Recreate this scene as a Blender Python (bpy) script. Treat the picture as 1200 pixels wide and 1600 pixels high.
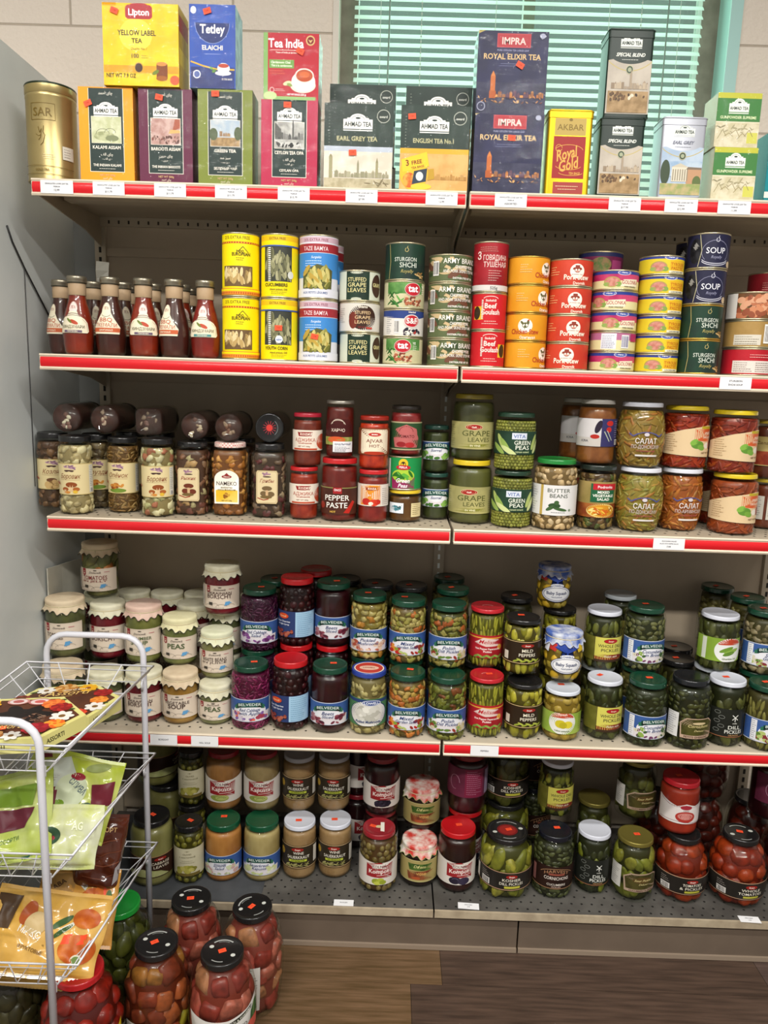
import bpy, bmesh, math, random
from math import sin, cos, pi
from mathutils import Vector, Matrix, Euler, noise
for o in list(bpy.data.objects): bpy.data.objects.remove(o)
SC = bpy.context.scene
COL = SC.collection

# ---------------------------------------------------------------- camera
F, PITCH, ROLL, YAW, CX, CD = 1186.05, .1761, .0318, -.0055, -.1448, 1.6718
def ray(x, y):
    c, s = cos(ROLL), sin(ROLL); a, b = x-600, y-800
    u = (a*c+b*s)/F; v = (-a*s+b*c)/F
    yr = cos(PITCH)-v*sin(PITCH); z = -(sin(PITCH)+v*cos(PITCH))
    return Vector((u*cos(YAW)+yr*sin(YAW), -u*sin(YAW)+yr*cos(YAW), z))
def proj(X, Y, Z):
    x = X-CX; y = Y+CD
    xr = x*cos(YAW)-y*sin(YAW); yr = x*sin(YAW)+y*cos(YAW)
    fw = yr*cos(PITCH)-Z*sin(PITCH); up = yr*sin(PITCH)+Z*cos(PITCH)
    u = F*xr/fw; v = -F*up/fw
    return 600+u*cos(ROLL)-v*sin(ROLL), 800+u*sin(ROLL)+v*cos(ROLL)
def at_z(x, y, z):
    d = ray(x, y); return Vector((CX, -CD, 0))+d*(z/d.z)
def at_y(x, y, Y):
    d = ray(x, y); return Vector((CX, -CD, 0))+d*((Y+CD)/d.y)
def x_at(px, Y, Z):
    lo, hi = -4, 4
    for _ in range(40):
        m = (lo+hi)/2
        if proj(m, Y, Z)[0] < px: lo = m
        else: hi = m
    return lo
cam = bpy.data.cameras.new('camera'); co = bpy.data.objects.new('camera', cam); COL.objects.link(co)
fw = ray(600, 800).normalized(); rt = (ray(601, 800)-ray(600, 800)).normalized(); upv = rt.cross(fw)
mw = Matrix((rt, upv, -fw)).transposed().to_4x4(); mw.translation = (CX, -CD, 0)
co.matrix_world = mw
cam.sensor_fit = 'HORIZONTAL'; cam.sensor_width = 36; cam.lens = F/1200*36; cam.clip_start = .02
SC.camera = co
# ---------------------------------------------------------------- light
SC.view_settings.view_transform = 'Standard'; SC.view_settings.look = 'None'
SC.view_settings.gamma = 1; SC.view_settings.exposure = 0.0
SC.view_settings.use_curve_mapping = False
w = bpy.data.worlds.new('room_light'); SC.world = w; w.use_nodes = True
w.node_tree.nodes['Background'].inputs[0].default_value = (1, .96, .9, 1)
w.node_tree.nodes['Background'].inputs[1].default_value = .34
def lamp(name, loc, sx, sy, power, col=(1, .97, .92), rot=(0, 0, 0)):
    l = bpy.data.lights.new(name, 'AREA'); l.shape = 'RECTANGLE'; l.size = sx; l.size_y = sy
    l.energy = power; l.color = col
    o = bpy.data.objects.new(name, l); o.location = loc; o.rotation_euler = rot; COL.objects.link(o)
lamp('ceiling_tube_light', (-1.15, -1.25, 1.35), 1.2, .08, 30)
lamp('ceiling_tube_light', (.45, -1.25, 1.35), 1.2, .08, 30)
lamp('ceiling_tube_light', (-.9, -2.6, 1.35), 1.3, .16, 72)
lamp('ceiling_tube_light', (.9, -2.6, 1.35), 1.3, .16, 72)
lamp('window_daylight', (.17, .95, .95), 1.3, .9, 23, (.95, 1, .965), (math.radians(-90), 0, 0))

# ---------------------------------------------------------------- materials
def lin(h):
    h = h.lstrip('#')
    if len(h) == 3: h = ''.join(c*2 for c in h)
    r = []
    for i in (0, 2, 4):
        c = int(h[i:i+2], 16)/255
        r.append(c/12.92 if c <= .04045 else ((c+.055)/1.055)**2.4)
    return (*r, 1)
MC = {}
def pm(hexc, rough=.45, metal=0, hex2=None, scale=60, coat=0, bump=0, stretch=None, trans=0, lo=.38, hi=.62, spec=.3):
    """principled material; with hex2 the colour wanders between the two in a noise pattern"""
    k = (hexc, rough, metal, hex2, scale, coat, bump, stretch, trans, lo, hi, spec)
    if k in MC: return MC[k]
    m = bpy.data.materials.new('mat_'+hexc.strip('#')); m.use_nodes = True
    nt = m.node_tree; b = nt.nodes['Principled BSDF']
    b.inputs['Base Color'].default_value = lin(hexc); b.inputs['Roughness'].default_value = rough
    b.inputs['Metallic'].default_value = metal; b.inputs['Coat Weight'].default_value = coat
    b.inputs['Coat Roughness'].default_value = .08; b.inputs['Specular IOR Level'].default_value = spec
    if trans: b.inputs['Subsurface Weight'].default_value = trans; b.inputs['Subsurface Radius'].default_value = (.02, .01, .006)
    if hex2 or bump:
        tc = nt.nodes.new('ShaderNodeTexCoord'); n = nt.nodes.new('ShaderNodeTexNoise'); n.inputs['Scale'].default_value = scale
        n.inputs['Detail'].default_value = 4
        src = tc.outputs['Object']
        if stretch:
            mp = nt.nodes.new('ShaderNodeMapping'); mp.inputs['Scale'].default_value = stretch
            nt.links.new(src, mp.inputs[0]); src = mp.outputs[0]
        nt.links.new(src, n.inputs['Vector'])
        if hex2:
            r = nt.nodes.new('ShaderNodeValToRGB'); r.color_ramp.elements[0].color = lin(hexc); r.color_ramp.elements[1].color = lin(hex2)
            r.color_ramp.elements[0].position = lo; r.color_ramp.elements[1].position = hi
            nt.links.new(n.outputs[0], r.inputs[0]); nt.links.new(r.outputs[0], b.inputs['Base Color'])
        if bump:
            bp = nt.nodes.new('ShaderNodeBump'); bp.inputs['Strength'].default_value = bump; bp.inputs['Distance'].default_value = .003
            nt.links.new(n.outputs[0], bp.inputs['Height']); nt.links.new(bp.outputs[0], b.inputs['Normal'])
    MC[k] = m; return m
def glassmat(name, tint, strength=.75, rough=.03, base=.035, power=4):
    if name in MC: return MC[name]
    m = bpy.data.materials.new(name); m.use_nodes = True; nt = m.node_tree; nt.nodes.clear()
    o = nt.nodes.new('ShaderNodeOutputMaterial'); mx = nt.nodes.new('ShaderNodeMixShader')
    t = nt.nodes.new('ShaderNodeBsdfTransparent'); t.inputs[0].default_value = lin(tint)
    g = nt.nodes.new('ShaderNodeBsdfGlossy'); g.inputs['Roughness'].default_value = rough
    lw = nt.nodes.new('ShaderNodeLayerWeight'); lw.inputs[0].default_value = .5
    p = nt.nodes.new('ShaderNodeMath'); p.operation = 'POWER'; p.inputs[1].default_value = power
    q = nt.nodes.new('ShaderNodeMath'); q.operation = 'MULTIPLY_ADD'; q.inputs[1].default_value = strength; q.inputs[2].default_value = base
    nt.links.new(lw.outputs['Facing'], p.inputs[0]); nt.links.new(p.outputs[0], q.inputs[0]); nt.links.new(q.outputs[0], mx.inputs[0])
    nt.links.new(t.outputs[0], mx.inputs[1]); nt.links.new(g.outputs[0], mx.inputs[2]); nt.links.new(mx.outputs[0], o.inputs[0])
    MC[name] = m; return m
GLASS = glassmat('clear_glass', '#fbfdfa', .6, .025, .028, 5)
WRAP = glassmat('clear_wrap', '#ffffff', .25, .05, .006, 5)
_n = WRAP.node_tree; _t = _n.nodes.new('ShaderNodeTexCoord'); _z = _n.nodes.new('ShaderNodeTexNoise'); _z.inputs['Scale'].default_value = 38; _z.inputs['Detail'].default_value = 3
_b = _n.nodes.new('ShaderNodeBump'); _b.inputs['Strength'].default_value = .4; _b.inputs['Distance'].default_value = .006
_n.links.new(_t.outputs['Object'], _z.inputs['Vector']); _n.links.new(_z.outputs[0], _b.inputs['Height'])
for _q in _n.nodes:
    if _q.type == 'BSDF_GLOSSY': _n.links.new(_b.outputs[0], _q.inputs['Normal'])
def MT(c, rough=.42):
    return pm(c, rough, spec=.25) if isinstance(c, str) else c
STEEL = pm('#c9bf9e', .3, .85); GOLDM = pm('#c9a24a', .3, .8)

# ---------------------------------------------------------------- mesh builder
ICO = {}
def ico(sub):
    if sub not in ICO:
        b = bmesh.new(); bmesh.ops.create_icosphere(b, subdivisions=sub, radius=1)
        b.verts.index_update(); ICO[sub] = ([v.co.copy() for v in b.verts], [[v.index for v in f.verts] for f in b.faces]); b.free()
    return ICO[sub]
TX = {}
def glyphs(s, bold, ital):
    k = (s, bold, ital)
    if k in TX: return TX[k]
    c = bpy.data.curves.new('t', 'FONT'); c.body = s; c.resolution_u = 2; c.offset = .022 if bold else .006
    c.shear = .32 if ital else 0; c.dimensions = '2D'; c.fill_mode = 'BOTH'
    o = bpy.data.objects.new('t', c); COL.objects.link(o)
    dg = bpy.context.evaluated_depsgraph_get(); me = bpy.data.meshes.new_from_object(o.evaluated_get(dg))
    vs = [(v.co.x, v.co.y) for v in me.vertices]; fs = [list(p.vertices) for p in me.polygons]
    bpy.data.meshes.remove(me); bpy.data.objects.remove(o); bpy.data.curves.remove(c)
    if not vs: vs = [(0, 0)]
    x0 = min(v[0] for v in vs); x1 = max(v[0] for v in vs)
    TX[k] = ([(a-(x0+x1)/2, b) for a, b in vs], fs, max(.01, x1-x0)); return TX[k]
class MB:
    def __init__(s): s.v = []; s.f = []; s.m = []; s.s = []; s.mats = []
    def mi(s, M):
        M = MT(M)
        if M not in s.mats: s.mats.append(M)
        return s.mats.index(M)
    def add(s, vs, fs, M, smooth=True):
        n = len(s.v); s.v += [tuple(v) for v in vs]; i = s.mi(M)
        for f in fs: s.f.append([n+k for k in f]); s.m.append(i); s.s.append(smooth)
    def lathe(s, prof, M, seg=36, sq=0, a0=0, a1=2*pi, loc=(0, 0, 0), rf=None):
        full = abs(a1-a0-2*pi) < 1e-6; n = seg if full else seg+1; vs = []; fs = []
        for r, z in prof:
            for k in range(n):
                a = a0+(a1-a0)*k/seg; q = 1
                if sq: q = 1/(abs(cos(a))**sq+abs(sin(a))**sq)**(1/sq)
                if rf: q *= rf(a, z)
                vs.append((loc[0]+r*q*sin(a), loc[1]-r*q*cos(a), loc[2]+z))
        for i in range(len(prof)-1):
            for k in range(seg):
                a = i*n+k; b = i*n+(k+1) % n
                fs.append((a, b, b+n, a+n))
        s.add(vs, fs, M)
    def box(s, x0, x1, y0, y1, z0, z1, M, mt=None):
        vs = [(x, y, z) for z in (z0, z1) for y in (y0, y1) for x in (x0, x1)]
        fs = [(0, 2, 3, 1), (4, 5, 7, 6), (0, 1, 5, 4), (2, 6, 7, 3), (0, 4, 6, 2), (1, 3, 7, 5)]
        s.add(vs, fs, M, False)
    def tube(s, pts, r, M, seg=6, closed=False):
        pts = [Vector(p) for p in pts]; n = len(pts); vs = []; fs = []; prev = None
        for i, p in enumerate(pts):
            a = pts[i-1] if (i or closed) else p; b = pts[(i+1) % n] if (i < n-1 or closed) else p
            d = (b-a).normalized()
            u = (prev-d*prev.dot(d)) if prev else d.cross(Vector((.13, .2, 1)) if abs(d.z) < .9 else Vector((1, .1, .1)))
            u.normalize(); prev = u; w = d.cross(u)
            for k in range(seg): t = 2*pi*k/seg; vs.append(p+u*(r*cos(t))+w*(r*sin(t)))
        for i in range(n if closed else n-1):
            for k in range(seg):
                j = (i+1) % n; fs.append((i*seg+k, i*seg+(k+1) % seg, j*seg+(k+1) % seg, j*seg+k))
        if not closed: fs += [tuple(range(seg))[::-1], tuple(range((n-1)*seg, n*seg))]
        s.add(vs, fs, M)
    def blob(s, c, r, M, rot=None, sub=2, lump=0):
        vs, fs = ico(sub); R = Euler(rot).to_matrix() if rot else None; o = []
        for v in vs:
            if lump < 0:
                v = Vector([math.copysign(abs(q)**.45, q) for q in v])*.8; k = 1+.12*noise.noise(v*1.2+Vector(c)*90)
            else: k = 1+lump*noise.noise(v*1.7+Vector(c)*90) if lump else 1
            p = Vector((v.x*r[0]*k, v.y*r[1]*k, v.z*r[2]*k))
            if R: p = R @ p
            o.append((c[0]+p.x, c[1]+p.y, c[2]+p.z))
        s.add(o, fs, M)
    def dec(s, surf, els, l0=0.0002, clip=None, flat_=False):
        """flat artwork elements (millimetres) laid on a surface function surf(u, v, lift)"""
        if clip:
            s0_ = surf; c_ = [q/1000 for q in clip]
            surf = lambda u, v, l: s0_(min(max(u, c_[0]), c_[1]), min(max(v, c_[2]), c_[3]), l)
        inc = max(.00002, min(.00004, .0016/max(1, len(els)))) if not flat_ else .000016
        for i, e in enumerate(els):
            l = l0+inc*i; k = e[0]
            if k == 'r':
                x0, y0, x1, y1 = e[1:5]; n = max(1, int(abs(x1-x0)/2.2)) if not flat_ else 1; m = max(1, int(abs(y1-y0)/8))
                vs = [surf((x0+(x1-x0)*a/n)/1000, (y0+(y1-y0)*b/m)/1000, l) for b in range(m+1) for a in range(n+1)]
                s.add(vs, [(b*(n+1)+a, b*(n+1)+a+1, (b+1)*(n+1)+a+1, (b+1)*(n+1)+a) for b in range(m) for a in range(n)], e[5])
            elif k in 'ep':
                if k == 'e':
                    cx, cy, rx, ry = e[1:5]; rot = e[6] if len(e) > 6 else 0; N = 12 if max(rx, ry) < 6 else (22 if max(rx, ry) < 13 else 44)
                    ring = []
                    for q in range(N):
                        a, b = rx*cos(2*pi*q/N), ry*sin(2*pi*q/N)
                        ring.append((cx+a*cos(rot)-b*sin(rot), cy+a*sin(rot)+b*cos(rot)))
                    big = max(rx, ry); M = e[5]
                else:
                    ring = []; P = e[1]
                    for q in range(len(P)):
                        a, b = P[q], P[(q+1) % len(P)]; n = max(1, int(abs(b[0]-a[0])/3.4))
                        ring += [(a[0]+(b[0]-a[0])*t/n, a[1]+(b[1]-a[1])*t/n) for t in range(n)]
                    cx = sum(p[0] for p in ring)/len(ring); cy = sum(p[1] for p in ring)/len(ring)
                    big = max(abs(p[0]-cx) for p in ring); M = e[2]
                nr = max(1, int(big/3.6)); N = len(ring)
                vs = [surf(cx/1000, cy/1000, l)]
                for t in range(1, nr+1):
                    vs += [surf((cx+(x-cx)*t/nr)/1000, (cy+(y-cy)*t/nr)/1000, l) for x, y in ring]
                fs = [(0, 1+q, 1+(q+1) % N) for q in range(N)]
                for t in range(nr-1):
                    fs += [(1+t*N+q, 1+(t+1)*N+q, 1+(t+1)*N+(q+1) % N, 1+t*N+(q+1) % N) for q in range(N)]
                s.add(vs, fs, M)
            elif k == 't':
                x, y, h, txt, c = e[1:6]; mw = e[6] if len(e) > 6 else None; st = e[7] if len(e) > 7 else 'b'; bend = e[8] if len(e) > 8 else 0
                rot = e[9] if len(e) > 9 else 0
                vs, fs, wd = glyphs(txt, 'b' in st, 'i' in st); sy = h/.73; sx = sy
                if mw and wd*sx > mw: sx = mw/wd
                if mw and 'f' in st: sx = mw/wd
                o = []
                for a, b in vs:
                    a *= sx; b *= sy; b += bend*a*a
                    if rot: a, b = a*cos(rot)-b*sin(rot), a*sin(rot)+b*cos(rot)
                    o.append(surf((x+a)/1000, (y+b)/1000, l+.00018))
                s.add(o, fs, c)
            elif k == 'l':
                P, wd, c = e[1:4]
                for q in range(len(P)-1):
                    a, b = Vector(P[q]), Vector(P[q+1]); d = (b-a); L = d.length
                    if L < 1e-6: continue
                    nx = Vector((-d.y, d.x))/L*wd/2; n = max(1, int(L/5)); vs = []
                    for t in range(n+1):
                        p = a+d*t/n
                        vs += [surf((p.x+nx.x)/1000, (p.y+nx.y)/1000, l), surf((p.x-nx.x)/1000, (p.y-nx.y)/1000, l)]
                    s.add(vs, [(2*t, 2*t+1, 2*t+3, 2*t+2) for t in range(n)], c)
    def mesh(s, name):
        me = bpy.data.meshes.new(name); me.from_pydata(s.v, [], s.f)
        for m in s.mats: me.materials.append(m)
        me.polygons.foreach_set('material_index', s.m); me.polygons.foreach_set('use_smooth', s.s); me.update(); return me
    def build(s, name, parent=None):
        o = bpy.data.objects.new(name, s.mesh(name)); COL.objects.link(o); o.parent = parent; return o
def flat(yf, cx=0, z0=0): return lambda u, v, l: (cx+u, yf-l, z0+v)
def cyl(R, prof=None, off=0):
    def f(u, v, l):
        r = (prof(v) if prof else R)+l; a = u/R+off
        return (r*sin(a), -r*cos(a), v)
    return f
def top(z, rot=0): return lambda u, v, l: (u*cos(rot)-v*sin(rot), u*sin(rot)+v*cos(rot), z+l)
def tag(o, label, cat, group=None, kind=None):
    if label: o['label'] = label
    if cat: o['category'] = cat
    if group: o['group'] = group
    if kind: o['kind'] = kind
    return o
def empty(name): o = bpy.data.objects.new(name, None); o.empty_display_size = .02; COL.objects.link(o); return o
def copy_tree(o, parent=None):
    c = o.copy(); COL.objects.link(c); c.parent = parent
    for ch in list(o.children): copy_tree(ch, c)
    return c
def structure(o): o['kind'] = 'structure'; return o
Z1, Z2, Z3, Z4, Z5, ZF = .3844, .0269, -.3309, -.8429, -1.287, -1.4038
W, DP = .914, .385
# ---------------------------------------------------------------- the room
mb = MB()
ZW = 1.15
block = bpy.data.materials.new('painted_block'); block.use_nodes = True
nt = block.node_tree; b = nt.nodes['Principled BSDF']; b.inputs['Roughness'].default_value = .75
tc = nt.nodes.new('ShaderNodeTexCoord'); sp = nt.nodes.new('ShaderNodeSeparateXYZ'); cb = nt.nodes.new('ShaderNodeCombineXYZ')
nt.links.new(tc.outputs['Object'], sp.inputs[0]); nt.links.new(sp.outputs[0], cb.inputs[0]); nt.links.new(sp.outputs[2], cb.inputs[1])
mp = nt.nodes.new('ShaderNodeMapping'); mp.inputs['Location'].default_value = (.37, -.847, 0)
br = nt.nodes.new('ShaderNodeTexBrick'); br.inputs['Scale'].default_value = 1; br.inputs['Brick Width'].default_value = .41; br.inputs['Row Height'].default_value = .205
br.inputs['Mortar Size'].default_value = .0035; br.inputs['Mortar Smooth'].default_value = .6
br.inputs['Color1'].default_value = lin('#dccfc0'); br.inputs['Color2'].default_value = lin('#e0d4c5'); br.inputs['Mortar'].default_value = lin('#b3a593')
nz = nt.nodes.new('ShaderNodeTexNoise'); nz.inputs['Scale'].default_value = 90; nz.inputs['Detail'].default_value = 6
ad = nt.nodes.new('ShaderNodeMath'); ad.operation = 'MULTIPLY_ADD'; ad.inputs[1].default_value = -1.5
bp = nt.nodes.new('ShaderNodeBump'); bp.inputs['Strength'].default_value = .5; bp.inputs['Distance'].default_value = .006
L = nt.links.new; L(cb.outputs[0], mp.inputs[0]); L(mp.outputs[0], br.inputs[0]); L(tc.outputs['Object'], nz.inputs['Vector'])
L(br.outputs['Fac'], ad.inputs[0]); L(nz.outputs[0], ad.inputs[2]); L(ad.outputs[0], bp.inputs['Height']); L(bp.outputs[0], b.inputs['Normal']); L(br.outputs['Color'], b.inputs['Base Color'])
WL, WR, WB = -.311, .679, .36
yw = .42
for x0, x1, z0, z1 in ((-2.2, WL, ZF, ZW+.2), (WR, 2.6, ZF, ZW+.2), (WL, WR, ZF, WB), (WL, WR, ZW, ZW+.2)):
    mb.box(x0, x1, yw, yw+.16, z0, z1, block)
structure(mb.build('wall_back'))
mb = MB()   # window: frame, cords and glass
fr = pm('#8d8577', .5, hex2='#7c7467', scale=20); mint = pm('#a9cfc8', .4)
for x0, x1 in ((WL, WL+.046), (WR-.046, WR)): mb.box(x0, x1, yw+.10, yw+.15, WB, ZW, fr)
mb.box(WL, WR, yw+.10, yw+.15, ZW-.05, ZW, fr); mb.box(WL, WR, yw+.10, yw+.15, WB, WB+.05, fr)
mb.box(.17, .2, yw+.12, yw+.15, WB+.05, ZW-.05, fr)
wf = structure(mb.build('window_1'))
mb = MB(); mb.box(WL+.046, WR-.046, yw+.135, yw+.139, WB+.05, ZW-.05, glassmat('pane_glass', '#dcf4ec'))
mb.build('pane', wf)
mb = MB(); mb.box(WR-.001, WR+.0, yw+.001, yw+.1, WB, ZW, mint); mb.box(WR-.012, WR+.018, yw-.006, yw+.0, WB, ZW, mint); mb.box(WL-.012, WL+.003, yw-.006, yw, WB, ZW, pm('#d8cfc2', .5))
structure(mb.build('trim_1'))
# venetian blind
br_ = empty('venetian_blind'); br_.location = (0, 0, 0)
tag(br_, 'pale mint horizontal slat blind hanging in the window behind the tea', 'window blind')
slat = bpy.data.materials.new('slat'); slat.use_nodes = True; nt = slat.node_tree; b = nt.nodes['Principled BSDF']
b.inputs['Base Color'].default_value = lin('#dde2da'); b.inputs['Roughness'].default_value = .45
tl = nt.nodes.new('ShaderNodeBsdfTranslucent'); tl.inputs[0].default_value = lin('#d4eadf'); mx = nt.nodes.new('ShaderNodeMixShader'); mx.inputs[0].default_value = .42
nt.links.new(b.outputs[0], mx.inputs[1]); nt.links.new(tl.outputs[0], mx.inputs[2]); nt.links.new(mx.outputs[0], nt.nodes['Material Output'].inputs[0])
yb_ = yw+.065; z = .42; bl, brr = WL+.038, WR-.057
while z < ZW-.04:
    mb = MB(); n = 7; vs = []
    for x in (bl, brr):
        for k in range(n):
            t = k/(n-1)-.5; a = .74
            vs.append((x, yb_+t*.026*cos(a)+.0022*(1-4*t*t)*-sin(a), z+t*.026*sin(a)+.0022*(1-4*t*t)*cos(a)))
    mb.add(vs, [(k, k+1, n+k+1, n+k) for k in range(n-1)], slat)
    mb.build('slat', br_); z += .0215
mb = MB(); cord = pm('#c9d4c8', .6); dk = pm('#5f655c', .5)
for x in (-.205, .09, .38, .56): mb.tube([(x, yb_-.016, .42), (x, yb_-.016, ZW-.03)], .0008, cord, 5)
mb.build('ladder_cord', br_)
for x, z0 in ((-.1, .5), (.46, .45)):
    mb = MB(); mb.tube([(x, yb_-.022, z0), (x, yb_-.022, ZW-.03)], .0006, cord, 5)
    zz = z0
    while zz < ZW-.03: mb.blob((x, yb_-.022, zz), (.0023, .0023, .003), cord, sub=1); zz += .013
    mb.build('bead_chain', br_)
for x, z0 in ((-.185, .45), (.525, .45)):
    mb = MB(); mb.tube([(x, yb_-.024, z0), (x+.004, yb_-.02, ZW-.03)], .0022, pm('#7d8f84', .3), 8); mb.build('tilt_wand', br_)
mb = MB(); mb.box(bl, brr, yb_-.02, yb_+.02, ZW-.04, ZW-.005, cord); mb.build('head_rail', br_)
# floor of dark wood planks
mb = MB(); random.seed(4)
woods = []
for c1, c2 in (('#6b533c', '#4c3929'), ('#614a38', '#443325'), ('#554338', '#3c2f27'), ('#715840', '#534028'), ('#5c4b44', '#40342f')):
    woods.append(pm(c1, .38, hex2=c2, scale=7, stretch=(1.2, 16, 1), lo=.32, hi=.7, bump=.08))
y = 1.0; r = 0
rows = [(-.2, .42)]
ys = [.45, .30, .155, .02, -.107, -.245, -.39, -.53, -.68, -.83, -1.0, -1.2, -1.5, -1.9, -2.4]
cuts = {4: [(-1.5, -.72, 1), (-.72, -.055, 3), (-.055, .9, 2), (.9, 2, 4)], 5: [(-1.5, -.9, 2), (-.9, -.055, 0), (-.055, 1.0, 4), (1.0, 2, 1)], 3: [(-1.5, -.5, 0), (-.5, .02, 3), (.02, .8, 2), (.8, 2, 4)], 6: [(-1.5, -.4, 3), (-.4, .5, 2), (.5, 2, 4)]}
for i in range(len(ys)-1):
    cs = cuts.get(i)
    if not cs:
        x = -2.2+random.random()*.5; cs = []
        while x < 2.6: cs.append((x, x+.95, random.randrange(5))); x += .95
    for x0, x1, k in cs:
        mb.box(x0, x1-.0012, ys[i+1]+.0012, ys[i], ZF-.01, ZF, woods[k])
mb.box(-2.4, 2.8, -2.5, .5, ZF-.03, ZF-.0015, pm('#1c140f', .8))
structure(mb.build('floor'))
# white side of the cooler on the left
mb = MB(); pan = pm('#d2d6d3', .42, hex2='#c9cdca', scale=5)
PX = -.985
mb.box(PX-.62, PX, -1.55, .41, ZF+.05, .668, pan)
mb.box(PX, -.931, .386, .41, ZF+.05, Z1+.02, pm('#7f807c', .5))
t = tag(mb.build('side_panel'), None, None)
ck = empty('display_cooler'); ck.location = (0, 0, 0); t.parent = ck
tag(ck, 'pale grey steel side of a cooler standing left of the shelves', 'refrigerated cabinet')
mb = MB(); mb.box(PX-.6, PX-.02, -1.5, .38, ZF, ZF+.05, pm('#3a3a38', .6)); mb.build('plinth', ck)
mb = MB(); mb.box(PX-.0005, PX+.0012, -.075, -.055, .0, .022, pm('#b9b48e', .6)); mb.build('tape_scrap', ck)

# ---------------------------------------------------------------- shelving
beige = pm('#b7aa95', .4, hex2='#aea18c', scale=9); back = pm('#b5a58f', .5, hex2='#ac9d88', scale=6); lipm = pm('#d9cbb4', .35)
red = bpy.data.materials.new('red_strip'); red.use_nodes = True; b = red.node_tree.nodes['Principled BSDF']
b.inputs['Base Color'].default_value = lin('#d01c24'); b.inputs['Roughness'].default_value = .35; b.inputs['Specular IOR Level'].default_value = .2; b.inputs['Coat Weight'].default_value = .25; b.inputs['Coat Roughness'].default_value = .12
hole = pm('#2a2621', .8); dust = pm('#4d4b49', .6, hex2='#444240', scale=30)
deck = pm('#5c5954', .5, hex2='#494642', scale=12)
def rail(x0, x1, z, parent, cuts=()):
    """angled price channel along a shelf front"""
    m = MB(); g = .004
    x0 += g; x1 -= g
    prof = [(0, 0), (-.004, 0), (-.0055, -.003), (-.0035, -.006), (-.0035, -.027), (-.0062, -.0305), (-.0045, -.034), (0, -.034)]
    vs = [(x, y, z+zz) for x in (x0, x1) for y, zz in prof]; n = len(prof)
    m.add(vs, [(k, k+1, n+k+1, n+k) for k in range(n-1)]+[tuple(range(n))[::-1], tuple(range(n, 2*n))], lipm, False)
    m.build('price_channel', parent)
    m = MB(); vs = []
    for x in (x0+.002, x1-.002):
        for k in range(7):
            t = k/6; vs.append((x, -.0040-.0026*sin(pi*t), z-.0065-.0205*t))
    m.add(vs, [(k, k+1, 7+k+1, 7+k) for k in range(6)], red); m.build('red_strip', parent)
PERF = {}
def perf(x0, x1, y0, y1, z, m, col=hole, st=.0254):
    y = y0
    r = 0
    while y < y1:
        x = x0+.03+(st/2 if r % 2 else 0)
        while x < x1-.02:
            m.add([(x+.0032*cos(2*pi*k/6), y+.0032*sin(2*pi*k/6), z+.0003) for k in range(6)], [tuple(range(6))], col, False); x += st*1.0
        y += st*1.0; r += 1
for bay, (X0, X1, nm) in enumerate(((-W, 0, 'left'), (0, W, 'right'))):
    u = empty('shelving_unit'); u.location = (0, 0, 0)
    tag(u, 'beige steel shelving bay with red price strips, %s' % ('left one, beside the grey cooler panel' if not bay else 'right one, running out of the frame'), 'shelving', 'beige shelving bays')
    # back panel
    m = MB(); m.box(X0+.012, X1-.012, DP+.008, DP+.014, ZF+.12, Z1+.02, back)
    for zz in (Z1-.075, Z2-.06, Z3-.06, Z4-.05): m.box(X0+.012, X1-.012, DP+.002, DP+.008, zz-.022, zz, back)
    m.build('back_panel', u)
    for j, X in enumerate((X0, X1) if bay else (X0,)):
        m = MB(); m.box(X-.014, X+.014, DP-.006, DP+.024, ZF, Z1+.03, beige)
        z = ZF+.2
        while z < Z1: m.box(X-.003, X+.003, DP-.0075, DP-.005, z, z+.014, hole if X != 0 else pm('#f2f8f4', .3)); z += .0254  # middle upright: window light leaking through is painted as near-white slot colour
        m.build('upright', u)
    for i, z in enumerate((Z1, Z2, Z3, Z4)):
        m = MB(); m.box(X0+.003, X1-.003, 0, DP-.012, z-.004, z-.0002, beige if i < 3 else pm('#c3b7a3', .4, hex2='#b9ad99', scale=9))
        m.box(X0+.003, X1-.003, 0, .014, z-.03, z-.004, beige)
        m.box(X0+.003, X1-.003, DP-.02, DP-.012, z-.026, z-.004, beige)
        m.box(X0+.02, X1-.02, .12, .16, z-.016, z-.004, beige)
        perf(X0, X1, .03, DP-.04, z, m, hole)
        if i == 0:      # dotted strip under the top shelf
            for k in range(34):
                x = X0+.03+k*.0254; m.box(x-.002, x+.002, DP-.0215, DP-.02, z-.02, z-.012, pm('#3b352e', .7))
        s = m.build('shelf_board', u)
        rail(X0, X1, z, s)
        for sx in (X0+.0045, X1-.0045):
            m = MB(); d = DP-.01
            vs = []
            for x in (sx-.0015, sx+.0015): vs += [(x, .012, z-.005), (x, .012, z-.026), (x, d-.1, z-.052), (x, d, z-.075), (x, d, z-.005)]
            m.add(vs, [(0, 1, 2, 3, 4), (9, 8, 7, 6, 5)]+[(k, 5+k, 5+(k+1) % 5, (k+1) % 5) for k in range(5)], beige, False)
            m.build('bracket', s)
    # base deck and kick plate
    m = MB(); m.box(X0+.002, X1-.002, 0, DP-.01, Z5-.008, Z5-.0002, deck)
    m.box(X0+.002, X1-.002, -.006, 0, Z5-.019, Z5-.0005, pm('#b3a48b', .45, hex2='#9f9079', scale=25))
    perf(X0, X1, .012, DP-.04, Z5, m, pm('#1c1a18', .8))
    if not bay: m.box(X0+.003, -.43, .001, DP-.03, Z5, Z5+.0008, pm('#4b4d50', .55, hex2='#424447', scale=20))
    m.build('base_deck', u)
    m = MB(); o = 0 if not bay else .004
    a, b2 = (X0+.002, .21) if not bay else (.214, X1-.002)
    m.box(a, b2, .008, .012, ZF+.005, Z5-.018, pm('#6b5d50', .45, hex2='#63564a', scale=8)); m.box(a, b2, .002, .012, ZF+.001, ZF+.012, pm('#8d7d6c', .4))
    m.build('kick_plate', u)
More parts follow.
